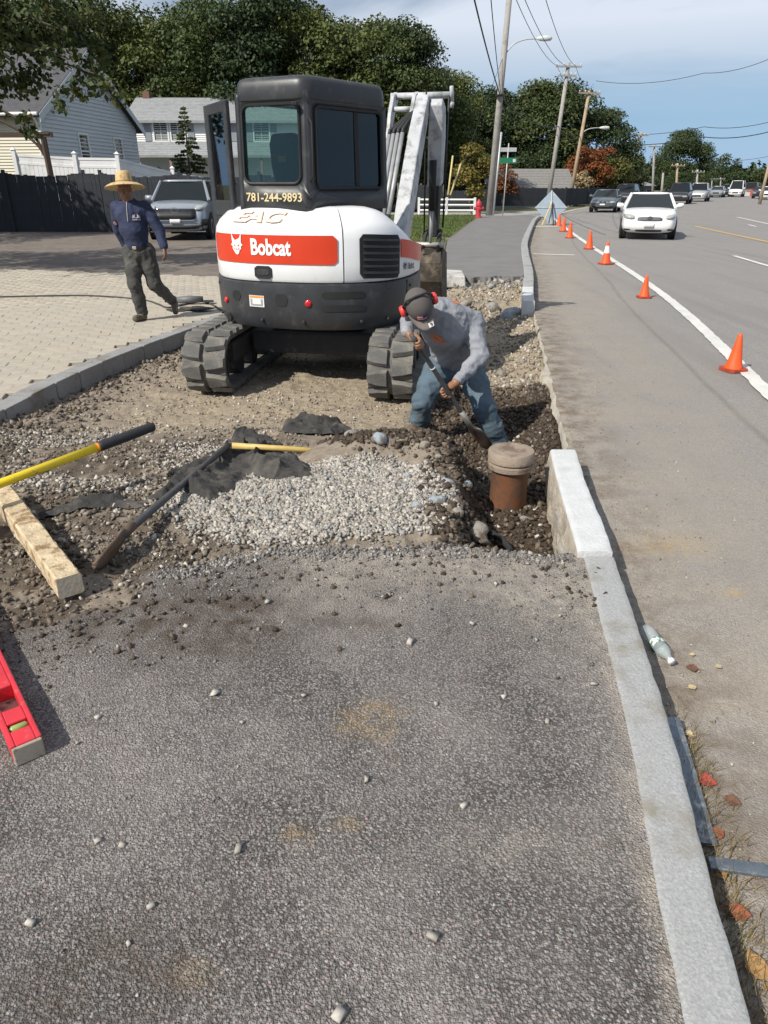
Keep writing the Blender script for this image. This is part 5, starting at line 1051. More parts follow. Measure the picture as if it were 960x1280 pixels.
def frame3(fwd, up):
    f = Vector(fwd).normalized(); r = f.cross(Vector(up)).normalized(); u = r.cross(f); return np.array((tuple(r), tuple(f), tuple(u))).T
# ---- the worker bent over the shovel
def V3(*a): return Vector(a)
K_ = 1.05
def wp(u, v, y): p = ray(u, v, y); return Vector((p.x * K_, p.y * K_, 1.6 + (p.z - 1.6) * K_))
hip = wp(568, 452, 5.5); hL, kL, aL = wp(548, 462, 5.42), wp(529, 501, 5.22), wp(520, 541, 5.42); hR, kR, aR = wp(587, 460, 5.45), wp(605, 509, 5.15), wp(624, 556, 5.22)
nk = wp(546, 390, 5.10); hd = wp(524, 383, 4.86); sL, eL, wL = wp(530, 398, 5.08), wp(512, 400, 4.98), wp(509, 415, 4.82); sR, eR, wR = wp(589, 402, 5.22), wp(600, 446, 5.05), wp(570, 478, 4.86)
chest = wp(556, 408, 5.18); waist = wp(565, 435, 5.38)
wk = thing('person', 'worker in grey sweatshirt, jeans, cap and red ear muffs bending over a shovel', 'person', (hip.x, hip.y, aR.z - .08))
lo = Vector((min(p.x for p in (aL, eL, wL)) - .25, wL.y - .45, aR.z - .16)); hi = Vector((eR.x + .3, hip.y + .35, nk.z + .35))
fwd = (Vector((.36, -.42, -.83))).normalized(); HR = frame3(fwd, (-.22, -.72, .62)); hup = Vector(HR[:, 2]); hright = Vector(HR[:, 0]); hf = Vector(HR[:, 1])
b = SDF(lo, hi, .0065)
head(b, hd, HR); b.cap(hd - hf * .02 - hup * .06, nk, .052, .052, .02)
b.chain([nk, chest, waist, hip], [.052, .10, .10, .11], .03); b.cap(sL, sR, .06, .06, .04)
b.chain([sR, eR, wR], [.05, .042, .030], .02); b.chain([sL, eL, wL], [.05, .042, .030], .02)
for h_, k_, a_ in ((hL, kL, aL), (hR, kR, aR)): b.chain([h_, k_, a_], [.075, .055, .045], .02); b.cap(a_, a_ + V3(-.02, -.12, -.05), .04, .035, .02)
shT, shB = wp(519, 426, 4.72), wp(590, 536, 5.0); sd_ = (shB - shT).normalized()
gL, gR = shT + sd_ * .02, lerp(shT, shB, .545)
# place hands so that fingers wrap the shaft
def grip(sdf, wrist, g, side, s=.98):
    d = (g - wrist); d = d - sd_ * d.dot(sd_) * .5; n = (sd_.cross(d)).normalized() * side; hand(sdf, g - d.normalized() * .062 - n * .03, d, n, s, curl=.95, side=side, thumb_curl=.9)
grip(b, wL, gL, 1); grip(b, wR, gR, -1)
b.cap(wL, gL - (gL - wL).normalized() * .05, .030, .026, .02); b.cap(wR, gR - (gR - wR).normalized() * .05, .030, .026, .02)
b.mesh('body', SKIN, wk, relax=2)
s_ = SDF(lo, hi, .0085)
s_.chain([lerp(nk, hd, .12), lerp(nk, chest, .2), chest, waist, lerp(waist, hip, .75)], [.088, .115, .168, .158, .155], .05); s_.cap(sL, lerp(nk, sL, .3), .088, .10, .05); s_.cap(sR, lerp(nk, sR, .3), .092, .105, .05)
bk_ = chest + (chest - waist).cross(sR - sL).normalized() * .0
s_.chain([sR, lerp(sR, eR, .5), eR, lerp(eR, wR, .5), lerp(eR, wR, .9)], [.085, .075, .066, .056, .044], .03); s_.chain([sL, eL, lerp(eL, wL, .9)], [.08, .062, .045], .03)
s_.cap(lerp(waist, hip, .7) - (sR - sL).normalized() * .04, lerp(waist, hip, .7) + (sR - sL).normalized() * .06, .14, .14, .03)
s_.cap(lerp(eR, wR, .78), lerp(eR, wR, .93), .046, .043, .01); s_.cap(lerp(eL, wL, .7), lerp(eL, wL, .95), .047, .043, .01)
s_.plane(lerp(waist, hip, .86), hip - waist)
shirt = s_.mesh('sweatshirt', GREYK, wk, folds(.020, (13, 9, 24), 4), relax=2)
j = SDF(lo, hi, .0085)
j.chain([lerp(waist, hip, .45), hip], [.135, .145], .04); j.cap(hL, hR, .115, .118, .05)
for h_, k_, a_ in ((hL, kL, aL), (hR, kR, aR)): j.chain([h_, lerp(h_, k_, .5), k_, lerp(k_, a_, .5), a_ + (a_ - k_) * .04], [.112, .10, .083, .078, .082], .04)
j.mesh('jeans', JEAN, wk, folds(.020, (9, 9, 22), 14), relax=2)
for a_, fx in ((aL, V3(-.10, -.16, 0)), (aR, V3(.03, -.19, 0))):
    bt = SDF(a_ - V3(.35, .4, .25), a_ + V3(.3, .3, .2), .008); f0 = a_ + V3(0, .03, -.06); t0 = f0 + fx; bt.cap(a_ + V3(0, 0, .02), a_ - V3(0, 0, .05), .056, .06, .02); bt.cap(f0, t0, .05, .045, .02); bt.mesh('boot', BOOT, wk)
# cap: crown shell, brim, button, patches, band of the muffs
HM = Matrix(((HR[0, 0], HR[0, 1], HR[0, 2], hd.x), (HR[1, 0], HR[1, 1], HR[1, 2], hd.y), (HR[2, 0], HR[2, 1], HR[2, 2], hd.z), (0, 0, 0, 1)))
mb = MB(); mb.T = HM; rings = []
for k in range(9):
    t = k / 8 * 1.5; z = .035 + math.sin(t) * .106; rx, ry = .095 * math.cos(t) + .002, .114 * math.cos(t) + .002
    rings.append([(rx * math.cos(a), -.008 + ry * math.sin(a) + (.012 * math.sin(a) if math.sin(a) > 0 else 0) * math.cos(t), z) for a in np.linspace(0, 2 * math.pi, 28, endpoint=False)])
mb.loft(rings); mb.build('cap_crown', CAPG, wk, smooth=True)
mb = MB(); mb.T = HM; vs = []
for k in range(5):
    for i in range(13):
        a = R(22 + (158 - 22) * i / 12); o = 1 - (abs(i - 6) / 6) ** 2.2; y0 = -.008 + .118 * math.sin(a); x0 = .092 * math.cos(a); vs.append((x0 * (1 + .02 * k), y0 + .082 * k / 4 * o, .038 - .010 * k / 4 * o - .030 * (x0 / .09) ** 2 * (k / 4)))
mb.add(vs, [(k * 13 + i, k * 13 + i + 1, (k + 1) * 13 + i + 1, (k + 1) * 13 + i) for k in range(4) for i in range(12)]); o = mb.build('cap_brim', BRIM, wk, smooth=True); o.modifiers.new('s', 'SOLIDIFY').thickness = .005
def on_cap(az, el, off=.004):
    t = el; z = .035 + math.sin(t) * .106; a = math.pi / 2 + az; rx, ry = .095 * math.cos(t) + .002 + off, .114 * math.cos(t) + .002 + off
    return Vector((rx * math.cos(a), -.008 + ry * math.sin(a) + .012 * max(0, math.sin(a)) * math.cos(t), z + off * .5))
FR, FW, FB = M('flag_red', (.5, .06, .06), .8), M('flag_white', (.62, .6, .58), .8), M('flag_navy', (.05, .06, .16), .8)
for k in range(5):
    mb = MB(); mb.T = HM; e0 = .28 + k * .075; pts = [on_cap(az, e0) for az in np.linspace(-.52, .20, 7)] + [on_cap(az, e0 + .075) for az in np.linspace(.20, -.52, 7)]; mb.add(pts, [(i, i + 1, 12 - i, 13 - i) for i in range(6)]); mb.build('flag_stripe', FR if k % 2 == 0 else FW, wk)
mb = MB(); mb.T = HM; pts = [on_cap(az, .42, .006) for az in np.linspace(-.08, .32, 5)] + [on_cap(az, .655, .006) for az in np.linspace(.32, -.08, 5)]; mb.add(pts, [(i, i + 1, 8 - i, 9 - i) for i in range(4)]); mb.build('flag_canton', FB, wk)
mb = MB(); mb.T = HM; mb.add([(x, y, .054 - .03 * (x / .09) ** 2 - .008) for x, y in ((-.052, .145), (-.012, .150), (-.012, .182), (-.048, .178))], [(0, 1, 2, 3)]); bp_ = mb.build('brim_label', FW, wk)
mb = MB(); mb.T = HM; mb.add([(x, y, .0565 - .03 * (x / .09) ** 2 - .008) for x, y in ((-.042, .152), (-.024, .152), (-.024, .160), (-.034, .168), (-.024, .176), (-.042, .172))], [tuple(range(6))]); mb.build('brim_mark', CAPG, bp_)
mb = MB(); mb.T = HM; mb.tube([(-.103, -.02, .0), (-.110, -.025, .06), (-.074, -.03, .133), (0, -.03, .153), (.074, -.03, .133), (.108, -.025, .06), (.103, -.02, .0)], .008, 8); mb.build('muff_band', SEAT, wk, smooth=True)
for q in (-1, 1):
    mb = MB(); mb.T = HM; mb.lathe([(.030, .085), (.040, .092), (.041, .108)], (0, -.012, -.002), 20, axis='X') if q > 0 else mb.lathe([(.041, -.108), (.040, -.092), (.030, -.085)], (0, -.012, -.002), 20, axis='X'); cu = mb.build('muff_cushion', SEAT, wk, smooth=True)
    mb = MB(); mb.T = HM; pr = [(.042, .108), (.043, .122), (.038, .136), (.024, .142), (.004, .143)]; mb.lathe([(r, q * z) for r, z in pr], (0, -.012, -.002), 22, axis='X'); mb.build('ear_muff', MUFF, wk, smooth=True)
HAIR = M('hair_black', (.015, .012, .010), .8, var=.3, vs=40, bump=.5, bs=90)
hs = SDF(hd - V3(.16, .16, .16), hd + V3(.16, .16, .16), .006); hs.ell(Vector(hd) - hf * .016 + hup * .02, (.080, .096, .078), HR, .01); hs.plane(Vector(hd) + hf * .035, hf); hs.plane(hd - hup * .05, -hup); hs.mesh('hair', HAIR, wk, folds(.003, (60, 60, 60), 2))
# printed marks on the sweatshirt: lie on the cloth
def decal(src, poly3, direction, mat, name, off=.004, parent=None):
    dg = bpy.context.evaluated_depsgraph_get(); dg.update(); inv = wm(src).inverted(); d = Vector(direction).normalized(); bm = bmesh.new(); vs = []
    for p in poly3:
        ok, h_, n_, i_ = src.ray_cast(inv @ (Vector(p) - d * .6), (inv.to_3x3() @ d)); vs.append(bm.verts.new((wm(src) @ h_ if ok else Vector(p)) - d * off))
    return bm, vs
def patch_on(src, c, ux, uy, w, h, d, mat, name, shape, nx=14, ny=8, off=.006, parent=None):
    bm = bmesh.new(); inv = wm(src).inverted(); d = Vector(d).normalized(); G = {}
    for i in range(nx + 1):
        for k in range(ny + 1):
            p = Vector(c) + Vector(ux) * (i / nx - .5) * w + Vector(uy) * (k / ny - .5) * h; ok, hh, n_, _ = src.ray_cast(inv @ (p - d * .5), inv.to_3x3() @ d)
            if ok: G[i, k] = bm.verts.new(wm(src) @ hh - d * off)
    for i in range(nx):
        for k in range(ny):
            if shape((i + .5) / nx - .5, (k + .5) / ny - .5) and all(q in G for q in ((i, k), (i + 1, k), (i + 1, k + 1), (i, k + 1))): bm.faces.new([G[i, k], G[i + 1, k], G[i + 1, k + 1], G[i, k + 1]])
    for v in [v for v in bm.verts if not v.link_faces]: bm.verts.remove(v)
    me = bpy.data.meshes.new(name); bm.to_mesh(me); bm.free(); me.materials.append(mat); return link(bpy.data.objects.new(name, me), parent)
bpy.context.view_layer.update()
ORP = M('print_orange', (.58, .17, .06), .9, var=.25, vs=60, col2=(.4, .3, .28), c2s=50)
vdir = (chest - Vector((0, 0, 1.6))).normalized(); vr = vdir.cross(Vector((0, 0, 1))).normalized(); vu = vr.cross(vdir)
patch_on(shirt, wp(547, 424, 5.0), vr * .95 - vu * .45, vu * .9 + vr * .2, .13, .05, vdir, ORP, 'printed_mark', lambda x, y: (x * x * 4.4 + y * y * 4.2 < .98) and abs(y + .1 * math.sin(x * 30)) > .06, parent=wk)
patch_on(shirt, wp(570, 376, 5.2), vr * .9 - vu * .5, vu * .9 + vr * .4, .10, .05, vdir, ORP, 'printed_mark', lambda x, y: abs(y) < .5 - abs(x) * .6, parent=wk)
# the shovel he holds
sv_ = thing('shovel', 'long dark shovel held in both hands by the bent worker', 'shovel', tuple(shB))
mb = MB(); mb.tube([shT - sd_ * .06, shT, shB - sd_ * .1, shB], [.017, .018, .0175, .02], 12); mb.build('handle', MATS['grey_handle'], sv_, smooth=True)
mb = MB(); p = lerp(shT, shB, .28); mb.tube([p, p + sd_ * .012], .0205, 12); mb.build('tape_band', FW, sv_, smooth=True)
mb = MB(); mb.tube([shB - sd_ * .20, shB + sd_ * .02], [.0205, .026], 12); mb.build('socket', M('worn_steel', (.34, .32, .29), .45, metal=.6, var=.25, vs=12), sv_, smooth=True)
mb = MB(); sv1 = sd_.cross(Vector((0, 0, 1))).normalized(); sv1 = (sv1 * .55 + Vector((.5, -.6, 0))).normalized(); sv1 = (sv1 - sd_ * sv1.dot(sd_)).normalized(); n1_ = sv1.cross(sd_); rings = []
for t, w_ in ((-.02, .02), (.0, .09), (.03, .108), (.12, .11), (.2, .09), (.26, .05), (.29, .01)): rings.append([shB + sd_ * t + sv1 * w_ * math.sin(q) + n1_ * .03 * (1 - math.cos(q)) for q in np.linspace(-1.3, 1.3, 9)])
mb.add([p for r in rings for p in r], [(i * 9 + k, i * 9 + k + 1, (i + 1) * 9 + k + 1, (i + 1) * 9 + k) for i in range(len(rings) - 1) for k in range(8)]); o = mb.build('blade', MATS['dark_steel'], sv_, smooth=True); o.modifiers.new('s', 'SOLIDIFY').thickness = .004
# ---- the man walking on the paving
px_, py_ = -3.08, 9.3
def Q(x, y, z): return Vector((px_ + x, py_ + y, z))
hp2 = Q(0, 0, .83); cw = Q(-.02, -.02, 1.10); ch = Q(-.02, -.01, 1.26); n2 = Q(-.03, -.03, 1.40); h2 = Q(-.045, -.055, 1.535)
l1 = (Q(-.085, 0, .82), Q(-.07, -.12, .45), Q(-.045, -.06, .10)); r1 = (Q(.09, .02, .82), Q(.14, .0, .45), Q(.24, .33, .20))
aL1 = (Q(-.195, .0, 1.34), Q(-.26, .12, 1.09), Q(-.21, .17, .86)); aR1 = (Q(.155, .0, 1.34), Q(.29, .0, 1.09), Q(.36, -.12, .88))
mn = thing('person', 'man in a wide straw hat and navy zip shirt walking on the paving', 'person', (px_, py_, 0))
lo, hi = Q(-.5, -.5, -.02), Q(.6, .6, 1.8)
b = SDF(lo, hi, .008); HR2 = frame3((.02, -1, -.10), (0, -.1, 1)); head(b, h2, HR2, .96); b.cap(h2 - V3(0, -.01, .06), n2, .05, .055, .03)
b.chain([n2, ch, cw, hp2], [.07, .12, .11, .12], .05); b.cap(aL1[0], aR1[0], .05, .05, .04)
for A_ in (aL1, aR1): b.chain(A_, [.05, .04, .029], .02)
for A_ in (l1, r1): b.chain(A_, [.075, .055, .042], .02)
hand(b, aR1[2], (aR1[2] - aR1[1]) + V3(.0, 0, -.1), V3(-1, .2, 0), .95, curl=.45, side=1); hand(b, aL1[2], (aL1[2] - aL1[1]) + V3(0, 0, -.05), V3(1, .2, 0), .95, curl=.45, side=-1)
b.mesh('body', SKIN2, mn, relax=2)
NAVY = M('navy_cotton', (.021, .028, .066), .9, var=.14, vs=8, bump=.3, bs=140, col2=(.036, .046, .095), c2s=4); TRO = M('trousers_dark', (.05, .05, .047), .9, var=.3, vs=8, bump=.3, bs=120, col2=(.12, .115, .10), c2=(.52, .68), c2s=5)
s_ = SDF(lo, hi, .010); s_.chain([n2 + V3(0, 0, .015), n2 - V3(0, 0, .06), ch, cw, hp2 + V3(0, 0, .04)], [.068, .10, .145, .142, .14], .05); s_.cap(ch - V3(.08, 0, 0), ch + V3(.08, 0, 0), .12, .12, .05); s_.cap(cw - V3(.05, 0, 0), cw + V3(.05, 0, 0), .12, .12, .05)
s_.cap(aL1[0] + V3(.03, 0, 0), aR1[0] - V3(.03, 0, 0), .075, .075, .05)
for A_ in (aL1, aR1): s_.chain([A_[0], lerp(A_[0], A_[1], .5), A_[1], lerp(A_[1], A_[2], .93)], [.076, .070, .062, .05], .03)
s_.plane(hp2 + V3(0, 0, .045), (0, 0, -1)); ns = s_.mesh('shirt', NAVY, mn, folds(.013, (12, 9, 22), 24), relax=2)
j = SDF(lo, hi, .010); j.chain([hp2 + V3(0, 0, .10), hp2], [.13, .135], .04); j.cap(l1[0], r1[0], .11, .11, .05)
for A_ in (l1, r1): j.chain([A_[0], lerp(A_[0], A_[1], .5), A_[1], lerp(A_[1], A_[2], .5), A_[2]], [.108, .096, .08, .072, .068], .04)
j.plane(hp2 + V3(0, 0, .10), (0, 0, 1)); j.mesh('trousers', TRO, mn, folds(.018, (10, 9, 20), 34), relax=2)
mb = MB(); mb.lathe([(1., -.02), (1.02, 0), (1., .02)], n=32, cap=False); mb.v = [Vector((hp2.x + v.x * .155, hp2.y + v.y * .140, hp2.z + .055 + v.z)) for v in mb.v]; bl = mb.build('belt', EK, mn, smooth=True)
mb = MB(); mb.box((hp2.x, hp2.y - .146, hp2.z + .055), (.05, .012, .035)); mb.build('belt_buckle', M('buckle', (.4, .36, .28), .4, metal=.7), bl, bevel=.004)
bt = SDF(l1[2] - V3(.3, .4, .2), l1[2] + V3(.3, .3, .2), .008); bt.cap(l1[2] - V3(0, 0, -.02), l1[2] - V3(0, -.0, .05), .05, .055, .02); bt.cap(l1[2] + V3(0, .03, -.06), l1[2] + V3(-.05, -.14, -.055), .045, .042, .02)
bt.mesh('boot', BOOT, mn)
bt = SDF(r1[2] - V3(.3, .3, .3), r1[2] + V3(.3, .3, .2), .008); bt.cap(r1[2], r1[2] + V3(.01, .05, -.05), .05, .052, .02); bt.cap(r1[2] + V3(.01, .06, -.05), r1[2] + V3(.05, -.06, -.145), .045, .04, .02); bt.mesh('boot', BOOT, mn)
STRAW = M('straw', (.58, .42, .21), .85, var=.14, vs=30, bump=.6, bs=110, col2=(.40, .27, .12), c2s=20)
hat = thing('straw_hat'); hat.parent = mn; hat.matrix_parent_inverse = wm(mn).inverted()
HM2 = Matrix.Translation(h2 + V3(0, .015, .068)) @ Matrix.Rotation(R(-9), 4, 'X') @ Matrix.Rotation(R(-4), 4, 'Y')
mb = MB(); mb.T = HM2; n = 40
prof = [(.098, -.008), (.13, -.004), (.17, -.010), (.21, -.028), (.232, -.044), (.236, -.046), (.232, -.040), (.21, -.022), (.17, -.003), (.13, .004), (.100, .006), (.096, .04), (.088, .10), (.080, .126), (.060, .140), (.03, .138), (.004, .136)]
mb.lathe(prof, n=n, cap=False); mb.v = [Vector(v) for v in mb.v]; mb.build('hat_body', STRAW, hat, smooth=True)
mb = MB(); mb.T = HM2; mb.lathe([(.101, .006), (.0995, .030)], n=n, cap=False); mb.build('hat_band', M('hat_band', (.33, .22, .10), .8, var=.2, vs=30), hat, smooth=True)
bpy.context.view_layer.update()
patch_on(ns, Q(.075, -.3, 1.235), (1, 0, 0), (0, 0, 1), .085, .07, (0, 1, 0), M('print_pale', (.45, .43, .46), .9, var=.3, vs=60, col2=(.16, .13, .2), c2s=50), 'printed_mark', lambda x, y: y < .48 and (y < .1 or x * x * 4 + (y - .1) ** 2 * 6 < .9) and not (abs(y + .15) < .07) and not (abs(x) < .12 and y > .05), parent=mn)
mb = MB(); zp = []
for z in (1.405, 1.36, 1.31, 1.25, 1.19): 
    ok, hh, n_, _ = ns.ray_cast(wm(ns).inverted() @ Q(-.022, -.6, z), V3(0, 1, 0)); zp.append((wm(ns) @ hh if ok else Q(-.02, -.13, z)) - V3(0, .003, 0))
mb.tube(zp, .006, 6); mb.build('zip', M('zip_grey', (.32, .30, .30), .5), mn)
patch_on(ns, Q(-.245, -.4, 1.16), (1, 0, 0), (0, 0, 1), .05, .05, (0, 1, 0), M('patch_pink', (.5, .3, .3), .9, var=.3, vs=70), 'sleeve_patch', lambda x, y: x * x + y * y < .2, parent=mn)
# ---- power cord, pads and a tool left behind him
CORD = M('cord_dark', (.05, .048, .045), .7, var=.2, vs=10)
mb = MB(); mb.tube([tuple(p) + (.012,) for p in catmull([(-6.9, 11.0), (-5.6, 11.3), (-4.6, 11.35), (-3.7, 10.95), (-3.3, 10.5), (-3.05, 10.2), (-2.75, 10.75), (-2.45, 10.35), (-2.2, 9.9), (-1.6, 9.6)], 90)], .012, 6)
tag(mb.build('power_cord', CORD, smooth=True), 'dark power cord trailing across the tan paving behind the walking man', 'cord')
def lump(name, label, cat, c, d, mat, seed):
    r0 = IV2 * (1 + .5 * (vnoise(IV2[:, 0] * 2 + seed, IV2[:, 1] * 2 + IV2[:, 2] * 2, seed) - .5)[:, None] * 1.4) * d; o = mesh_np(name, r0, IF2, mat, smooth=True); o.location = c; return tag(o, label, cat)
tl = thing('angle_grinder', 'grey power tool lying on the paving behind the walking man', 'power tool', (-2.85, 10.55, 0))
mb = MB(); mb.tube([(-3.05, 10.55, .06), (-2.85, 10.55, .07), (-2.66, 10.6, .07)], [.045, .055, .04], 10); mb.build('tool_body', M('tool_grey', (.12, .125, .13), .5, var=.2), tl, smooth=True)
mb = MB(); mb.lathe([(.0, .0), (.09, .0), (.09, .012), (.0, .012)], (-2.60, 10.62, .03), 18, cap=False); mb.build('disc', DKS, tl)
mb = MB(); mb.tube([(-3.05, 10.55, .06), (-3.2, 10.5, .06)], [.03, .026], 8); mb.build('tool_handle', EK, tl, smooth=True)
for k in range(3):
    mb = MB(); c = (-2.72 + .14 * (k - 1), 9.98 + .06 * (k % 2), .02 + .012 * k); q = [(c[0] + math.cos(a) * .17 * (1 + .3 * math.sin(3 * a + k)), c[1] + math.sin(a) * .13 * (1 + .3 * math.cos(2 * a + k))) for a in np.linspace(0, 6.28, 14, endpoint=False)]; mb.prism(q, .004 + .012 * k, .016 + .014 * k)
    tag(mb.build('rag', FAB), ('left dark rag', 'middle dark rag', 'right dark rag')[k] + ' of the small pile behind the walking man', 'rag', 'rags on the paving')
# ================================================================ STREET FURNITURE
CONE = M('cone_orange', (.78, .10, .018), .5, var=.06, vs=6, col2=(.42, .09, .04), c2=(.54, .68), c2s=10)
CONEW = M('cone_white', (.75, .74, .72), .5, var=.05); CONEB = M('cone_base', (.35, .05, .02), .7, var=.2, vs=12)
def cone(x, y, h, label, collar=False, z=-.125):
    t = thing('traffic_cone', label, 'traffic cone', (x, y, z), random.uniform(-.3, .3), 'orange cones along the white edge line')
    w = h * .30; mb = MB(); q = [(w, w * .7), (w * .7, w), (-w * .7, w), (-w, w * .7), (-w, -w * .7), (-w * .7, -w), (w * .7, -w), (w, -w * .7)]; mb.prism(q, 0, .028); mb.build('base', CONEB, t, keep=False)
    mb = MB(); mb.lathe([(w * .80, .028), (w * .76, .05), (w * .62, h * .25), (w * .40, h * .62), (w * .22, h * .93), (w * .19, h * .985), (w * .12, h), (w * .10, h * .96)], n=24, cap=False); mb.build('cone_body', CONE, t, smooth=True, keep=False)
    if collar:
        mb = MB(); mb.lathe([(w * .495, h * .50), (w * .30, h * .82)], n=24, cap=False); mb.build('white_collar', CONEW, t, smooth=True, keep=False)
for a in ((3.57, 7.06, .37, 'nearest and largest orange cone on the white line at the right'), (4.36, 12.1, .36, 'second orange cone from the front, tilted on the shoulder line'), (5.27, 17.5, .50, 'orange cone with a white collar on the edge line', True),
          (6.02, 21.8, .50, 'orange cone just beyond the white collared one'), (6.56, 26.4, .52, 'fifth orange cone, standing left of the white sedan'), (7.22, 30.2, .52, 'sixth orange cone, second from the folding sign'), (7.95, 34.2, .52, 'farthest orange cone right beside the folding sign')): cone(*a)
# hydrant
HYD = M('hydrant_red', (.52, .04, .055), .5, var=.1, vs=6, col2=(.35, .05, .05), c2s=6)
hy = thing('fire_hydrant', 'red fire hydrant standing in the grass by the far sidewalk', 'hydrant', (4.94, 39.6, 0))
mb = MB(); mb.lathe([(.19, 0), (.19, .06), (.13, .08), (.125, .55), (.16, .57), (.16, .62), (.14, .64)], n=20); mb.build('barrel', HYD, hy, smooth=False, keep=False)
mb = MB(); mb.lathe([(.15, .64), (.145, .70), (.11, .78), (.05, .83), (.045, .88), (.0, .88)], n=20, cap=False); mb.build('bonnet', HYD, hy, smooth=True, keep=False)
for ax, d in (('X', 1), ('X', -1), ('Y', -1)):
    mb = MB(); mb.lathe([(.075, d * .10), (.075, d * .2), (.09, d * .2), (.085, d * .25), (.03, d * .26)], (0, 0, .45), 12, axis=ax); mb.build('outlet_cap', HYD, hy, keep=False)
# poles
PW_ = M('pole_weathered', (.34, .32, .295), .9, var=.15, vs=3, bump=.5, bs=25, col2=(.25, .23, .21), c2s=1.5); PWT = M('pole_tan', (.40, .30, .205), .9, var=.15, vs=3, bump=.5, bs=25, col2=(.3, .23, .17), c2s=1.5)
PMG = M('pole_conduit', (.46, .47, .48), .5, metal=.3, var=.1, vs=4); WIREM = M('wire_black', (.02, .02, .022), .6)
LAMPM = M('lamp_housing', (.55, .56, .57), .5, var=.06)
def pole(base, top, r0, r1, label, mat=PW_, arms=(), lamp=None, extra=None, group='utility poles along the street'):
    t = thing('utility_pole', label, 'utility pole', base, 0, group); base, top = Vector(base), Vector(top)
    mb = MB(); mb.tube([base, lerp(base, top, .5), top], [r0, (r0 + r1) / 2, r1], 12); mb.build('shaft', mat, t, smooth=True)
    for z, w, ang in arms:
        p = lerp(base, top, (z - base.z) / (top.z - base.z)); d = Vector((math.cos(ang), math.sin(ang), 0)); mb = MB(); Qm = Matrix((d, Vector((-d.y, d.x, 0)), Vector((0, 0, 1)))).transposed(); mb.box(p + Vector((-d.y, d.x, 0)) * -.15, (w, .09, .11), Qm); ca = mb.build('crossarm', mat, t)
        for k in (-.46, -.2, .2, .46): mb = MB(); mb.lathe([(.03, 0), (.05, .05), (.05, .10), (.02, .15)], p + d * k * w + Vector((-d.y, d.x, 0)) * -.15 + Vector((0, 0, .06)), 8); mb.build('insulator', LAMPM, ca)
    if lamp:
        z, reach, dr, rise = lamp; p = lerp(base, top, (z - base.z) / (top.z - base.z)); d = Vector(dr).normalized(); pts = [p, p + d * reach * .25 + Vector((0, 0, rise * .7)), p + d * reach * .6 + Vector((0, 0, rise)), p + d * reach + Vector((0, 0, rise * 1.05))]
        c_ = catmull([tuple(q) for q in pts], 20); mb = MB(); mb.tube([Vector(q) for q in c_], .035, 8); la = mb.build('lamp_arm', PMG, t, smooth=True)
        mb = MB(); e = pts[-1]; mb.tube([e - d * .1, e + d * .1, e + d * .35, e + d * .65, e + d * .72], [.05, .11, .14, .11, .03], 10); mb.build('lamp_head', LAMPM, la, smooth=True)
    return t
p1 = pole((6.10, 44.0, -.05), (6.58, 44.0, 12.6), .19, .14, 'tall leaning pole with a street lamp just right of the excavator boom', PW_, lamp=(7.75, 1.75, (1, -.1, 0), .75))
mb = MB(); mb.tube([(6.33, 43.85, -.05), (6.50, 43.86, 4.2)], .055, 8); mb.build('conduit', PMG, p1, smooth=True)
mb = MB(); mb.tube([(6.30, 43.7, 5.95), (6.32, 43.3, 5.97)], .03, 6); mb.box((6.33, 43.8, 5.95), (.55, .4, .07)); mb.build('cable_bracket', WIREM, p1)
pole((12.45, 58, -.13), (13.05, 58, 9.35), .17, .13, 'grey pole with a double crossarm behind the folding sign', PW_, arms=((9.1, 1.9, .12), (8.55, 1.3, .12)))
pole((16.05, 66, -.13), (16.75, 66, 8.5), .17, .12, 'tan pole with a small lamp right of the double crossarm pole', PWT, arms=((8.3, 1.9, .2),), lamp=(5.4, 1.5, (1, -.1, 0), .4))
pole((28.5, 90, -.13), (29.3, 90, 6.9), .17, .12, 'slim brown pole rising behind the white sedan', PWT, arms=((6.6, 1.8, .3),))
for k, (u, vt, vb, y, h_) in enumerate(((818, 180, 240, 99, .3), (847, 204, 250, 100, .3), (872, 212, 250, 104, .3), (890, 222, 255, 165, .3), (901, 222, 255, 170, .3), (829, 216, 240, 98, .2))):
    b_, t_ = ray(u - 4, 258, y), ray(u, vt, y); b_.z = -.13
    pole(tuple(b_), tuple(t_), .17, .12, ('pole beside the round dark tree far along the street', 'pole in front of the dark round tree far away', 'pole just right of the dark round tree far away', 'thin pole over the distant car park', 'thin pole with wide crossarm over the distant shops', 'short pole behind the roof of the white sedan')[k], PW_ if k != 1 else PWT, arms=((t_.z - .3, 2.2, .4),) if k != 5 else ())
b_, t_ = ray(948, 262, 72), ray(968, 178, 72); b_.z = -.13; pole(tuple(b_), tuple(t_), .15, .12, 'brown pole cut by the right edge of the view', PWT)
def wire(pts, sag, r, label):
    o = []
    for a, b_ in zip(pts[:-1], pts[1:]):
        a, b_ = Vector(a), Vector(b_); n = 14
        o += [a + (b_ - a) * k / n - Vector((0, 0, sag * 4 * (k / n) * (1 - k / n))) for k in range(n)]
    o.append(Vector(pts[-1])); mb = MB(); mb.tube(o, r, 5); return tag(mb.build('overhead_wire', WIREM, smooth=True), label, 'wire', 'overhead wires')
P1 = lambda z: (6.12 + .48 * z / 12.6, 44, z)
wire([tuple(ray(566, -120, 22)), P1(5.95)], .25, .03, 'thick dark cable sweeping down to the bracket of the tall lamp pole')
wire([tuple(ray(604, -120, 22)), P1(6.1)], .25, .018, 'thin cable just right of the thick one above the lamp pole')
wire([P1(5.9), (12.8, 58, 5.4), (16.4, 66, 5.2), (28.9, 90, 5.0)], .5, .03, 'bundled cable running from the lamp pole toward the far poles')
wire([P1(5.75), (12.75, 58, 4.9)], .9, .022, 'slack lower cable between the lamp pole and the crossarm pole')
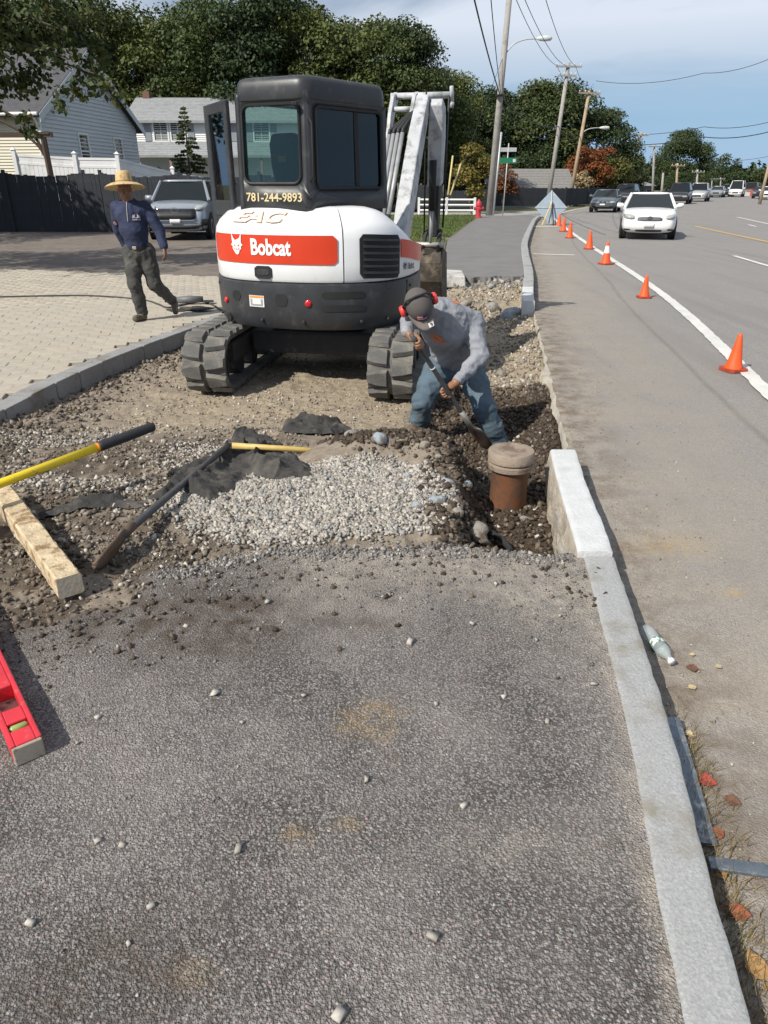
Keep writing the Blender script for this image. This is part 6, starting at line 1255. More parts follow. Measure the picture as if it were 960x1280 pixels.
for k, (x0, z0) in enumerate(((625, -50), (640, -40), (668, -50))): wire([tuple(ray(x0, z0, 26)), (12.2 + .65 * k, 57.8, 9.15), (16.0 + .6 * k, 65.8, 8.4), (28.4 + .5 * k, 90, 6.7)], .5, .014, ('left', 'middle', 'right')[k] + ' one of three thin wires running to the top crossarm')
wire([P1(3.4 + 4.5), ( 3.1, 40, -.05)], .0, .012, 'taut guy wire slanting down left from the tall lamp pole')
for k, (va, vb, z, lab) in enumerate(((64, 103, 70, 'highest wire crossing the sky at the right'), (148, 163, 80, 'wire crossing the blue sky above the dark round tree'), (160, 176, 80, 'thick wire sloping across the blue sky at the right'), (193, 205, 120, 'faint lower wire at the right edge'))):
    wire([ray(990, va - 4, z), ray(880, (va * .3 + vb * .7), z + 8), ray(745, vb + (2 if k else -2), z + 16)], .5, (.024, .03, .045, .03)[k], lab)
GUY = M('guy_guard_yellow', (.55, .45, .2), .6, var=.1)
for k, (a, b_) in enumerate(((ray(560, 244, 40), ray(566, 195, 41)), (ray(563, 244, 40.5), ray(576, 205, 41.3)))):
    mb = MB(); mb.tube([a, b_], .05, 8); tag(mb.build('guy_guard', GUY, smooth=True), ('left steeper', 'right more slanted')[k] + ' pale yellow guard tube on a guy wire by the white fence', 'guy guard')
# street signs
sg = thing('street_sign', 'thin sign post with a grey and a green street name blade', 'street sign', (7.25, 46, -.12))
mb = MB(); mb.tube([(7.22, 46, -.12), (7.3, 46, 3.75)], .035, 8); mb.build('post', PMG, sg, smooth=True)
mb = MB(); mb.box((7.28, 46, 3.42), (1.0, .03, .22)); mb.build('name_blade', M('blade_back', (.40, .41, .42), .6), sg, bevel=.01)
mb = MB(); mb.box((7.32, 45.98, 2.85), (1.05, .03, .30)); gb = mb.build('name_blade', M('sign_green', (.012, .16, .085), .5, var=.05), sg, bevel=.01)
mb = MB(); 
mb.box((7.68, 45.962, 2.85), (.16, .004, .16)); mb.build('blade_symbol', M('sign_white', (.6, .62, .6), .6), gb)
# folding work sign, seen from behind
ws = thing('work_sign', 'silver diamond road work sign seen from behind on a stand', 'road sign', (7.72, 35, -.12))
c = Vector((7.70, 35.0, .62)); s_ = .74; mb = MB(); Qs = Matrix.Rotation(R(-12), 3, 'X'); 
mb.hexa([c + Qs @ Vector((x, -.006, z)) for x, z in ((0, -s_), (s_, 0), (0, s_), (-s_, 0))], [c + Qs @ Vector((x, .006, z)) for x, z in ((0, -s_), (s_, 0), (0, s_), (-s_, 0))]); mb.build('panel', M('sign_cloth_back', (.30, .37, .43), .55, var=.12, vs=2, col2=(.42, .47, .5), c2s=1.5), ws)
mb = MB(); mb.hexa([c + Qs @ Vector((x, -.03, z)) for x, z in ((-s_, -.03), (s_, -.03), (s_, .03), (-s_, .03))], [c + Qs @ Vector((x, -.008, z)) for x, z in ((-s_, -.03), (s_, -.03), (s_, .03), (-s_, .03))]); mb.tube([c + Qs @ Vector((0, -.02, -s_)), c + Qs @ Vector((0, -.02, s_))], .022, 6); mb.build('cross_brace', PMG, ws)
for q, m_ in (((7.25, 34.5, -.12), GUY), ((7.75, 34.4, -.12), WIREM), ((8.1, 35.5, -.12), PMG), ((7.45, 35.6, -.12), PMG)): mb = MB(); mb.tube([c + Vector((.02, -.06, .25)), q], .03, 6); mb.build('leg', m_, ws)
# low white rail fence
VW = M('vinyl_white', (.74, .74, .73), .45, var=.04, vs=2, col2=(.62, .62, .6), c2s=1)
rf_ = thing('rail_fence', 'low white three rail fence behind the green verge', 'fence', (5.2, 44.5, 0)); A, B = Vector((2.0, 43.6, -.05)), Vector((5.15, 43.2, -.05))
for k in range(3): mb = MB(); q = lerp(A, B, k / 2); mb.box(q + Vector((0, 0, .48)), (.13, .13, .96)); mb.build('post', VW, rf_, bevel=.01)
for z in (.28, .56, .84): mb = MB(); mb.tube([A + Vector((0, -.02, z)), B + Vector((0, -.02, z))], .055, 4); mb.build('rail', VW, rf_)
# ---- plank fences: every board is a part
NV = M('fence_dark_stain_shaded', (.023, .026, .032), .85, var=.3, vs=3, bump=.4, bs=30, col2=(.055, .06, .07), c2=(.55, .7), c2s=2); GRW = M('fence_grey_wood', (.17, .165, .155), .9, var=.2, vs=3, bump=.4, bs=30);  # dark fence: navy stain, its colour deepened further to carry shade
def plank_fence(name, label, pts, hs, w, mat, z0=-.01, th=.022, scallop=0., span=2.4, par=None):
    t = thing(name, label, 'fence', tuple(pts[0]) + (0,)); L_ = 0; meshes = {}
    P = [Vector(p + (0,)) for p in pts]
    for a, b_ , h0, h1 in zip(P[:-1], P[1:], hs[:-1], hs[1:]):
        d = b_ - a; ln = d.length; d.normalize(); n = int(ln / w); ang = math.atan2(d.y, d.x)
        for k in range(n):
            s_ = (k + .5) * w; f_ = s_ / ln; h = h0 + (h1 - h0) * f_ - scallop * math.sin(math.pi * ((s_ % span) / span)) + random.uniform(-.015, .015); hk = round(h / .03)
            if hk not in meshes:
                mb = MB(); hh = hk * .03; mb.box((0, 0, hh / 2), (w - .004, th, hh)); mb.f.pop(0); mb.m.pop(0); ob = mb.build('plank', mat); meshes[hk] = ob.data; bpy.data.objects.remove(ob)
            o = bpy.data.objects.new('plank', meshes[hk]); link(o, t, False); o.location = (a + d * s_ - P[0]) + Vector((random.uniform(-.003, .003), random.uniform(-.005, .005), z0)); o.rotation_euler = (random.uniform(-.008, .008), 0, ang)
        mb = MB(); nn = Vector((-d.y, d.x, 0)) * .05
        for zz in (.3, 1.0, 1.6):
            if zz < max(h0, h1): mb = MB(); mb.tube([a + nn + Vector((0, 0, min(zz, h0 - .1))), b_ + nn + Vector((0, 0, min(zz, h1 - .1)))], .04, 4); mb.build('fence_rail', mat, t)
        for k in range(int(ln / span) + 1): mb = MB(); q = a + d * min(k * span, ln); f_ = min(k * span, ln) / ln; hh = h0 + (h1 - h0) * f_ + .08; mb.box(q + nn * 0 + Vector((-d.y, d.x, 0)) * -.03 * (1 if k == 2 else -2) + Vector((0, 0, hh / 2)), (.10, .10, hh)); mb.build('fence_post', mat, t)
    return t
plank_fence('plank_fence', 'long dark stained plank fence behind the straw hat man and parked car', [(-19.5, 28.2), (-10.2, 27.7), (-3.0, 27.2)], [2.0, 1.98, 1.9], .145, NV, scallop=.12, span=2.9)
plank_fence('plank_fence', 'dark plank fence along the street behind the folding sign', [(8.9, 61.0), (15.0, 63.0), (21.5, 72.0)], [1.35, 1.3, 1.3], .16, NV)
plank_fence('plank_fence', 'grey plank fence left of the dark one behind the sign posts', [(4.6, 57.0), (6.6, 58.5), (8.8, 60.8)], [1.15, 1.15, 1.3], .16, GRW)
plank_fence('plank_fence', 'grey plank fence in the shade behind the low white rail fence', [(1.0, 53.0), (4.5, 56.6)], [1.6, 1.5], .16, GRW)
vf = thing('vinyl_fence', 'tall white vinyl panel fence in front of the clapboard house', 'fence', (-15, 31.2, 0)); P = [(-14.75, 31.2, 2.75), (-12.35, 31.2, 2.62), (-10.65, 31.2, 2.6), (-9.0, 33.0, 2.12), (-6.0, 35.2, 1.62), (-3.0, 37.0, 1.35)]
for k, (a, b_) in enumerate(zip(P[:-1], P[1:])):
    a0, b0 = Vector(a), Vector(b_); d = (b0 - a0); d.z = 0; L_ = d.length; d.normalize(); nrm = Vector((d.y, -d.x, 0)) * .03
    mb = MB(); mb.hexa([Vector((q.x, q.y, 0)) + s for q, s in ((a0, -nrm * .4), (b0, -nrm * .4), (b0, nrm * .4), (a0, nrm * .4))], [Vector((q.x, q.y, q.z - .12)) + s for q, s in ((a0, -nrm * .4), (b0, -nrm * .4), (b0, nrm * .4), (a0, nrm * .4))]); pn = mb.build('fence_panel', VW, vf)
    for dz in (.06, .34): mb = MB(); mb.hexa([Vector((q.x, q.y, q.z - dz - .09)) + s for q, s in ((a0, -nrm), (b0, -nrm), (b0, nrm), (a0, nrm))], [Vector((q.x, q.y, q.z - dz)) + s for q, s in ((a0, -nrm), (b0, -nrm), (b0, nrm), (a0, nrm))]); mb.build('panel_rail', VW, vf)
    nb = int(L_ / .16)
    for j in range(nb): q = lerp(a0, b0, (j + .5) / nb) + nrm * .45; mb = MB(); mb.box((q.x, q.y, (q.z - .38) / 2 + .02), (.145, .012, q.z - .42), Matrix.Rotation(math.atan2(d.y, d.x), 3, 'Z')); mb.build('panel_board', VW, pn)
for a in P: mb = MB(); mb.box((a[0], a[1] - .02, a[2] / 2 + .03), (.14, .14, a[2] + .1)); mb.loft([[(a[0] + x * .1, a[1] - .02 + y * .1, a[2] + .08) for x, y in ((-1, -1), (1, -1), (1, 1), (-1, 1))], [(a[0] + x * .01, a[1] - .02 + y * .01, a[2] + .17) for x, y in ((-1, -1), (1, -1), (1, 1), (-1, 1))]]); mb.build('fence_post', VW, vf)
# ================================================================ HOUSES
SIDG = M('siding_shaded_grey', (.50, .535, .56), .7, var=.05, vs=2); SIDC = M('siding_cream', (.60, .56, .45), .7, var=.05, vs=2); TRIM = M('trim_white', (.72, .72, .70), .6, var=.05)  # gable siding: the wall's shade is mixed into its grey
ROOFD = M('shingle_dark', (.075, .075, .08), .95, var=.25, vs=4, bump=.6, bs=14); ROOFG = M('shingle_grey', (.30, .31, .315), .95, var=.2, vs=6, bump=.6, bs=14, col2=(.24, .245, .25), c2s=3); WING = M('window_dark', (.035, .05, .055), .08, var=.1, coat=.5); SHUT = M('shutter_grey', (.24, .26, .29), .7, var=.1)
def basis(o, dx): dx = Vector(dx).normalized(); return Matrix.Translation(o) @ Matrix((tuple(dx) + (0,), (-dx.y, dx.x, 0, 0), (0, 0, 1, 0), (0, 0, 0, 1))).transposed()
def siding(name, T, w, h, mat, par, course=.115, top=None, z0=0.):
    """clapboards as real lapped courses on a wall facing -y of T; top(x) = roofline"""
    mb = MB(); mb.T = T; n = int(h / course)
    for k in range(n):
        z = z0 + k * course; x0, x1 = 0, w
        if top:
            xs = [x for x in np.linspace(0, w, 80) if top(x) > z + course * .5]
            if len(xs) < 2: continue
            x0, x1 = xs[0], xs[-1]
        mb.add([(x0, -.045, z), (x1, -.045, z), (x1, -.006, z + course), (x0, -.006, z + course), (x0, 0, z), (x1, 0, z)], [(0, 1, 2, 3), (4, 5, 1, 0)])
    o = mb.build(name, mat, par); return o
def window(T, x, z, w, h, par, shutters=False, mull=True):
    mb = MB(); mb.T = T; f = .09
    for c, d in (((x, -.05, z + h / 2 + f / 2), (w + 2 * f, .09, f)), ((x, -.05, z - h / 2 - f / 2), (w + 2 * f, .09, f)), ((x - w / 2 - f / 2, -.05, z), (f, .085, h)), ((x + w / 2 + f / 2, -.05, z), (f, .085, h)), ((x, -.04, z), (w, .05, .05))): mb.box(c, d)
    if mull:
        for q in (0.,): mb.box((x + q * w, -.038, z), (.03, .03, h))
    wf = mb.build('window', TRIM, par); mb = MB(); mb.T = T; mb.box((x, -.025, z), (w - .002, .02, h - .002)); mb.build('pane', WING, wf)
    if shutters:
        for q in (-1, 1): mb = MB(); mb.T = T; mb.box((x + q * (w / 2 + .32), -.05, z), (.38, .05, h + .1)); mb.build('shutter', SHUT, par)
h1 = thing('house', 'clapboard house with a cream front and a gable tinted grey for shade behind the white vinyl fence', 'house', (-15.2, 35, 0))
gd = Vector((.114, .9935, 0)).normalized(); GW, EH, PK = 9.9, 4.45, 7.35; Tg = basis((-15.2, 35, 0), gd); Tg = Matrix.Translation((-15.2, 35, 0)) @ Matrix((tuple(gd) + (0,), (-gd.y, gd.x, 0, 0), (0, 0, 1, 0), (0, 0, 0, 1))).transposed()
top = lambda x: EH + (PK - EH) * (1 - abs(x / GW * 2 - 1))
fdv = Vector((-gd.y, gd.x, 0))       # runs along the front, to the left
HD = 16.
mb = MB(); mb.T = Tg; mb.add([(0, 0, 0), (GW, 0, 0), (GW, 0, EH), (GW / 2, 0, PK), (0, 0, EH), (0, HD, 0), (GW, HD, 0), (GW, HD, EH), (GW / 2, HD, PK), (0, HD, EH)], [(0, 1, 2, 3, 4), (9, 8, 7, 6, 5), (0, 4, 9, 5), (1, 6, 7, 2)]); mb.build('wall', SIDG, h1)
siding('gable_siding', Tg, GW, PK, SIDG, h1, .17, top)
Tf = Matrix.Translation(Tg @ Vector((0, HD, 0))) @ Matrix((tuple(-fdv) + (0,), tuple(gd) + (0,), (0, 0, 1, 0), (0, 0, 0, 1))).transposed()
siding('front_siding', Tf, HD, EH, SIDC, h1, .125)
mb = MB(); mb.T = Tg; ov, up_ = .35, .0; sl = (PK - EH) / (GW / 2)
for s0, s1 in (((-.45, EH - .45 * sl), (GW / 2, PK)), ((GW / 2, PK), (GW + .45, EH - .45 * sl))):
    (xa, za), (xb, zb) = s0, s1; mb.hexa([(xa, -ov, za + .03), (xb, -ov, zb + .03), (xb, HD + .4, zb + .03), (xa, HD + .4, za + .03)], [(xa, -ov, za + .19), (xb, -ov, zb + .19), (xb, HD + .4, zb + .19), (xa, HD + .4, za + .19)])
roof1 = mb.build('roof', ROOFD, h1)
mb = MB(); mb.T = Tg
for s0, s1 in (((-.45, EH - .45 * sl), (GW / 2, PK)), ((GW / 2, PK), (GW + .45, EH - .45 * sl))):
    (xa, za), (xb, zb) = s0, s1; mb.hexa([(xa, -ov - .03, za - .16), (xb, -ov - .03, zb - .16), (xb, -ov - .002, zb - .16), (xa, -ov - .002, za - .16)], [(xa, -ov - .03, za + .16), (xb, -ov - .03, zb + .16), (xb, -ov - .002, zb + .16), (xa, -ov - .002, za + .16)])
mb.build('rake_board', SHUT if False else SIDG, h1)
mb = MB(); mb.T = Tg; mb.tube([(-.5, -.3, EH - .1), (-.5, HD, EH - .1)], .07, 8); mb.tube([(-.48, -.05, EH - .12), (-.12, -.02, EH - .5), (-.06, .1, EH - .6), (-.06, .1, .2)], .05, 8); mb.build('gutter', TRIM, h1)
mb = MB(); mb.T = Tg; mb.box((.0, -.0, EH / 2), (.14, .14, EH - .02)); mb.build('corner_board', TRIM, h1)
for x, z in ((3.65, 3.05), (7.35, 3.05)): window(Tg, x, z, .82, 1.45, h1, mull=False)
h2 = thing('house', 'white house with pale grey shingle roofs and shuttered windows behind the fence', 'house', (-13, 52, 0))
T2 = basis((-16.6, 51.6, 0), (1, .02, 0)); W2 = 11.
mb = MB(); mb.T = T2; mb.box((W2 / 2, 3.6, 2.65), (W2, 7.2, 5.3)); mb.build('wall', TRIM, h2); siding('upper_siding', T2, W2, 1.4, TRIM, h2, .12, z0=4.0)
def slope_roof(T, x0, x1, y0, z0, y1, z1, name, par, rows):
    mb = MB(); mb.T = T
    for k in range(rows):
        f0, f1 = k / rows, (k + 1) / rows; ya, za, yb, zb = y0 + (y1 - y0) * f0, z0 + (z1 - z0) * f0, y0 + (y1 - y0) * f1, z0 + (z1 - z0) * f1
        mb.add([(x0, ya, za + .03), (x1, ya, za + .03), (x1, yb, zb + .0), (x0, yb, zb + .0), (x0, ya, za), (x1, ya, za)], [(0, 1, 2, 3), (4, 5, 1, 0)])
    mb.add([(x0, y0, z0 - .12), (x1, y0, z0 - .12), (x1, y0, z0), (x0, y0, z0), (x0, y1, z1), (x1, y1, z1)], [(0, 1, 2, 3), (1, 0, 4, 5)]); return mb.build(name, ROOFG, par)
r2 = slope_roof(T2, -.3, W2 + .3, -.45, 5.28, 3.6, 6.95, 'roof', h2, 16); mb = MB(); mb.T = T2; mb.add([(-.3, 3.6, 6.98), (W2 + .3, 3.6, 6.98), (W2 + .3, 7.7, 5.3), (-.3, 7.7, 5.3)], [(0, 1, 2, 3)]); mb.build('roof_back', ROOFG, h2)
slope_roof(T2, -.3, W2 + .3, -1.9, 3.25, .02, 4.12, 'porch_roof', h2, 8)
mb = MB(); mb.T = T2; mb.box((W2 / 2, .25, 1.6), (W2 - .3, .04, 3.0)); mb.build('porch_wall', M('porch_brown', (.16, .10, .075), .85, var=.2, vs=2), h2)
for x in (.1, 2.9, 5.8, 8.7): mb = MB(); mb.T = T2; mb.box((x, -1.7, 1.55), (.16, .16, 3.1)); mb.build('porch_post', M('post_brown', (.26, .19, .15), .8, var=.1), h2)
for x in (2.05, 3.15): window(T2, x, 4.72, .85, 1.08, h2)
for x in (1.2, 4.0): mb = MB(); mb.T = T2; mb.box((x, -.05, 4.72), (.42, .05, 1.15)); mb.build('shutter', SHUT, h2)
for x in (6.0, 8.6): window(T2, x, 4.72, .95, 1.08, h2, True)
mb = MB(); mb.T = T2; mb.box((.45, 3.6, 6.95), (.45, .5, .7)); mb.build('chimney', M('brick_chimney', (.17, .085, .065), .9, var=.25, vs=9, bump=.5, bs=20), r2)
h3 = thing('house', 'low house with a grey shingle roof and pale gable end beyond the dark street fence', 'house', (14, 71, 0))
T3 = basis((10.0, 69.5, -1.85), (1, .06, 0)); mb = MB(); mb.T = T3; W3 = 7.4
mb.add([(0, 0, 0), (W3, 0, 0), (W3, 7, 0), (0, 7, 0), (0, 0, 2.7), (W3, 0, 2.7), (W3, 7, 2.7), (0, 7, 2.7), (W3, 3.5, 4.6), (0, 3.5, 4.6)], [(0, 1, 5, 4), (1, 2, 6, 8, 5), (2, 3, 7, 6), (3, 0, 4, 9, 7)]); mb.build('wall', M('wall_pale_blue', (.50, .55, .60), .7, var=.05), h3)
ROOF_ = ROOFG; ROOFG = M('shingle_brown_grey', (.20, .19, .18), .95, var=.2, vs=6, bump=.6, bs=14); slope_roof(T3, -.4, W3 + .3, -.5, 2.5, 3.5, 4.75, 'roof', h3, 10); ROOFG = ROOF_
mb = MB(); mb.T = T3; mb.add([(-.4, 3.5, 4.76), (W3 + .3, 3.5, 4.76), (W3 + .3, 7.5, 2.5), (-.4, 7.5, 2.5)], [(0, 1, 2, 3)]); mb.build('roof_back', MATS['shingle_brown_grey'], h3); mb = MB(); mb.T = T3; mb.box((W3 / 2, -.56, 2.42), (W3 + .8, .1, .16)); mb.build('gutter', TRIM, h3); window(T3, 6.4, 1.9, 1.0, 1.0, h3, mull=False)
# arbour in front of the cream wall
ARB = M('arbour_brown', (.07, .045, .03), .85, var=.25, vs=6); ab = thing('garden_arbour', 'dark wooden arbour with curved braces against the cream house wall', 'arbour', (-12.4, 29.2, 0))
for x in (-12.6, -15.4): mb = MB(); mb.tube([(x, 29.3, 0), (x - .05, 29.3, 3.2)], .11, 6); mb.build('post', ARB, ab)
mb = MB(); mb.box((-14.1, 29.3, 3.25), (3.6, .14, .16)); mb.box((-12.6, 29.3, 3.3), (.45, .2, .08)); mb.build('beam', ARB, ab)
for a in (0, 1): mb = MB(); mb.tube([Vector(q) for q in catmull([(-12.65, 29.3 + .05 * a, 2.4), (-12.95, 29.3, 2.95 + .2 * a), (-13.7, 29.3, 3.5 + .4 * a), (-14.8, 29.3, 3.9 + .3 * a), (-16.0, 29.3, 3.7)], 20)], .05, 6); mb.build('brace', ARB, ab)
# ================================================================ CARS
TYRE = M('tyre_black', (.022, .022, .023), .85, var=.2, vs=20); RIM = M('wheel_silver', (.42, .43, .44), .35, metal=.7, var=.1); CGL = M('car_glass', (.016, .02, .022), .06, var=.05, coat=.0, spec=.35); HEADL = M('headlamp', (.36, .37, .34), .12, var=.1, vs=12, coat=1.); PLATE = M('plate_pale', (.62, .62, .62), .5); GRI = M('grille_black', (.014, .014, .015), .5, var=.1); CHROME = M('chrome', (.62, .63, .64), .15, metal=1., var=.03)
def car(name, label, cat, loc, rz, paint, L=4.8, Wd=1.82, H=1.46, hood=.98, kind='sedan', detail=True, group=None, style='plain', lamps=(.50, .70)):
    t = thing(name, label, cat, loc, rz, group); w = Wd / 2
    suv = kind in ('suv', 'van', 'pickup'); g = .20 if not suv else .24; dk = hood + .04
    # y: 0 = nose ... L = tail (nose looks to -Y)
    st = [(-.0, .70, .42, .62, .60), (.05, .80, .30, .70, .70), (.16, .90, g + .02, hood - .20, hood - .16), (.42, .965, g, hood - .12, hood - .07), (.9, 1., g, hood - .05, hood + .0), (L * .30, 1., g, hood, hood + .03), (L * .5, 1., g, hood + .0, hood + .03), (L * .78, 1., g, hood + .02, dk + .03), (L * .93, .97, g, hood + .03, dk + .04), (L - .08, .90, g + .06, hood - .02, dk), (L, .80, .40, hood - .2, dk - .12)]
    rings = []
    for y, f, zb, sh, tp in st:
        W_ = w * f; pts = []
        half = [(0, zb), (W_ * .80, zb), (W_ * .97, zb + .10), (W_, zb + (sh - zb) * .45), (W_ * .985, zb + (sh - zb) * .8), (W_ * .93, sh), (W_ * .70, tp - .01), (0, tp + .015)]
        pts = [(x, y, z) for x, z in half] + [(-x, y, z) for x, z in half[-2:0:-1]]; rings.append(pts)
    mb = MB(); mb.loft(rings); bo_ = mb.build('body', paint, t, smooth=True, sub=2 if detail else 1, keep=False)
    if detail:
        from mathutils.bvhtree import BVHTree
        dg = bpy.context.evaluated_depsgraph_get(); dg.update(); em = bo_.evaluated_get(dg).to_mesh(); BV = BVHTree.FromPolygons([v.co.copy() for v in em.vertices], [tuple(p.vertices) for p in em.polygons])
    # greenhouse
    y0, y1, y2, y3 = {'sedan': (L * .26, L * .43, L * .70, L * .87), 'suv': (L * .24, L * .37, L * .86, L * .97), 'van': (L * .12, L * .24, L * .93, L * .99), 'pickup': (L * .26, L * .36, L * .58, L * .62)}[kind]
    zb, zr = hood - .01, H; wb, wt = w * .93, w * .72; B4 = [(-wb, y0, zb), (wb, y0, zb), (wb, y3, zb + .02), (-wb, y3, zb + .02)]; T4 = [(-wt, y1, zr - .05), (wt, y1, zr - .05), (wt, y2, zr - .05), (-wt, y2, zr - .05)]
    mb = MB(); mb.hexa(B4, T4); mb.build('windows', CGL, t, bevel=.03, keep=False)
    mb = MB(); rr = []
    for k, (z, f) in enumerate(((zr - .07, 1.03), (zr - .03, 1.03), (zr - .005, .93), (zr, .6))): rr.append([(x * f, (y - (y1 + y2) / 2) * (1 + (f - 1) * .5) + (y1 + y2) / 2, z) for x, y in [(wt * math.copysign(abs(math.cos(a)) ** .4, math.cos(a)), (y1 + y2) / 2 + (y2 - y1) / 2 * 1.03 * math.copysign(abs(math.sin(a)) ** .4, math.sin(a))) for a in np.linspace(0, 2 * math.pi, 28, endpoint=False)]])
    mb.loft(rr); mb.build('roof', paint, t, smooth=True, keep=False)
    for q in (-1, 1):
        for a, b_ in ((0, 0), (3, 3)) if q < 0 else ((1, 1), (2, 2)): mb = MB(); mb.tube([B4[a], T4[b_]], [.055, .042], 6); mb.build('pillar', paint, t, keep=False)
        if detail: mb = MB(); ym = (y1 + y2) / 2; mb.tube([(q * (wb + .004), ym, zb), (q * (wt + .004), ym, zr - .05)], .035, 4); mb.build('pillar', paint, t, keep=False)
    for q in (-1, 1):
        for yw in (L * .185, L * .80):
            r = .33 if not suv else .37; mb = MB(); mb.lathe([(r * .6, -.11), (r * .93, -.115), (r, -.08), (r, .08), (r * .93, .115), (r * .6, .11)], (q * (w - .105), yw, r), 24, axis='X'); wh = mb.build('wheel', TYRE, t, keep=False)
            if detail:
                mb = MB(); mb.lathe([(.0, q * .10), (r * .2, q * .105), (r * .60, q * .115), (r * .64, q * .10)], (q * (w - .105), yw, r), 20, axis='X', cap=False); mb.build('rim', RIM, wh, keep=False)
            mb = MB(); mb.lathe([(r * 1.16, -.02), (r * 1.16, .02)], (q * (w - .028), yw, r + .01), 22, axis='X'); mb.build('wheel_arch', GRI, t, keep=False)
    if detail:
        def fy(x, z, o=0):
            hit = BV.ray_cast(Vector((x, -2, z)), Vector((0, 1, 0)))
            return min(hit[0].y if hit[0] else .3, .75) - o
        def face(x0, x1, z0, z1, mat, nm, o=.012, n=8, slant=0., par=t, th=.03, rnd=0.):
            mb = MB(); fr = []; bk_ = []
            for k in range(n + 1):
                x = x0 + (x1 - x0) * k / n; e = rnd * (abs(2 * k / n - 1) ** 3) * (z1 - z0) / 2; s_ = slant * abs(x)
                fr += [(x, fy(x, z0, o), z0 + e + s_), (x, fy(x, (z0 + z1) / 2, o), (z0 + z1) / 2 + s_), (x, fy(x, z1, o), z1 - e + s_)]
            m_ = len(fr); mb.add(fr + [(x, y + th, z) for x, y, z in fr], [(3 * k + j, 3 * k + 3 + j, 3 * k + 4 + j, 3 * k + 1 + j) for k in range(n) for j in (0, 1)] + [(m_ + 3 * k + 1 + j, m_ + 3 * k + 4 + j, m_ + 3 * k + 3 + j, m_ + 3 * k + j) for k in range(n) for j in (0, 1)]
                   + [(3 * k, m_ + 3 * k, m_ + 3 * k + 3, 3 * k + 3) for k in range(n)] + [(3 * k + 2, 3 * k + 5, m_ + 3 * k + 5, m_ + 3 * k + 2) for k in range(n)] + [(0, 1, m_ + 1, m_), (1, 2, m_ + 2, m_ + 1), (3 * n, m_ + 3 * n, m_ + 3 * n + 1, 3 * n + 1), (3 * n + 1, m_ + 3 * n + 1, m_ + 3 * n + 2, 3 * n + 2)])
            return mb.build(nm, mat, par, smooth=True, keep=False)
        def oval(x, z, rx, rz_, mat, o, nm='emblem'):
            mb = MB(); mb.tube([(x + rx * math.cos(a), fy(x, z, o), z + rz_ * math.sin(a)) for a in np.linspace(0, 2 * math.pi, 20)], .009, 5, cap=False); mb.tube([(x + rx * .45 * math.cos(a), fy(x, z, o), z + rz_ * .9 * math.sin(a)) for a in np.linspace(0, 2 * math.pi, 14)], .007, 5, cap=False); return mb.build(nm, mat, t, keep=False)
        if style == 'sedan':
            for q in (-1, 1): face(q * .50, q * .86, .60, .745, HEADL, 'headlight', .02, slant=.10, rnd=.6)
            g_ = face(-.40, .40, .60, .73, M('grille_silver', (.20, .21, .21), .4, var=.1), 'grille', .012, rnd=.3)
            for k in range(3): face(-.38, .38, .625 + k * .035, .635 + k * .035, GRI, 'grille_bar', .020, par=g_)
            oval(0, .69, .075, .05, GRI, .03)
            face(-.42, .42, .255, .335, GRI, 'bumper_intake', .03, rnd=.3)
            for q in (-1, 1): face(q * .60, q * .80, .30, .35, GRI, 'fog_recess', .03)
            face(-.16, .16, .40, .53, PLATE, 'licence_plate', .03)
        elif style == 'suv':
            face(-.62, .62, .60, .90, GRI, 'grille', .05, rnd=.25, slant=0)
            face(-.66, .66, .90, .935, CHROME, 'grille_trim', .05); face(-.58, .58, .565, .60, CHROME, 'grille_trim', .055)
            for q in (-1, 1): face(q * .60, q * .92, .82, .95, HEADL, 'headlight', .02, slant=.08, rnd=.5); face(q * .78, q * .93, .42, .62, GRI, 'fog_recess', .03)
            oval(0, .87, .11, .075, CHROME, .075)
            face(-.80, .80, .26, .44, GRI, 'bumper_intake', .035); face(-.85, .85, .235, .27, CHROME, 'skid_trim', .05); face(-.16, .16, .50, .62, PLATE, 'licence_plate', .06)
            for q in (-1, 1): mb = MB(); mb.tube([(q * wt * .9, y1 + .2, zr - .01), (q * wt * .9, y1 + .3, zr + .05), (q * wt * .9, y2 - .2, zr + .05), (q * wt * .9, y2 - .1, zr - .01)], .018, 6); mb.build('roof_rail', GRI, t, keep=False)
        else:
            for q in (-1, 1): face(q * .46, q * .84, lamps[0] + .08, lamps[1], HEADL, 'headlight', .02, rnd=.5)
            for q in (-1, 1): face(q * .03, q * .22, .58, .68, GRI, 'grille', .02, rnd=.4)
            face(-.7, .7, .28, .40, GRI, 'bumper_intake', .02); face(-.17, .17, .43, .54, PLATE, 'licence_plate', .04)
    else:
        for q in (-1, 1): mb = MB(); mb.box((q * w * .68, .03, .68), (.34, .12, .13)); mb.build('headlight', HEADL, t, keep=False)
        mb = MB(); mb.box((0, .03, .60), (.8, .14, .16)); mb.build('grille', GRI, t, keep=False)
    for q in (-1, 1):
        mb = MB(); mb.tube([(q * (wb - .02), y0 + .35, zb + .06), (q * (w + .04), y0 + .33, zb + .08), (q * (w + .20), y0 + .34, zb + .10)], [.03, .085, .07], 8); mb.build('mirror', paint, t, smooth=True, keep=False)
    return t
PWH = M('paint_white', (.78, .78, .77), .3, var=.02, coat=.6); PSI = M('paint_silver_blue', (.30, .335, .37), .32, metal=.3, var=.04, coat=.6); PGR = M('paint_grey', (.095, .115, .13), .3, metal=.3, var=.05, coat=.6); PBK = M('paint_black', (.022, .025, .03), .3, var=.05, coat=.6); PSV = M('paint_silver', (.42, .43, .45), .35, metal=.3, coat=.5); PBL = M('paint_navy', (.03, .045, .085), .3, coat=.5); PRD = M('paint_red', (.35, .03, .03), .3, coat=.5)
G_ = -.128
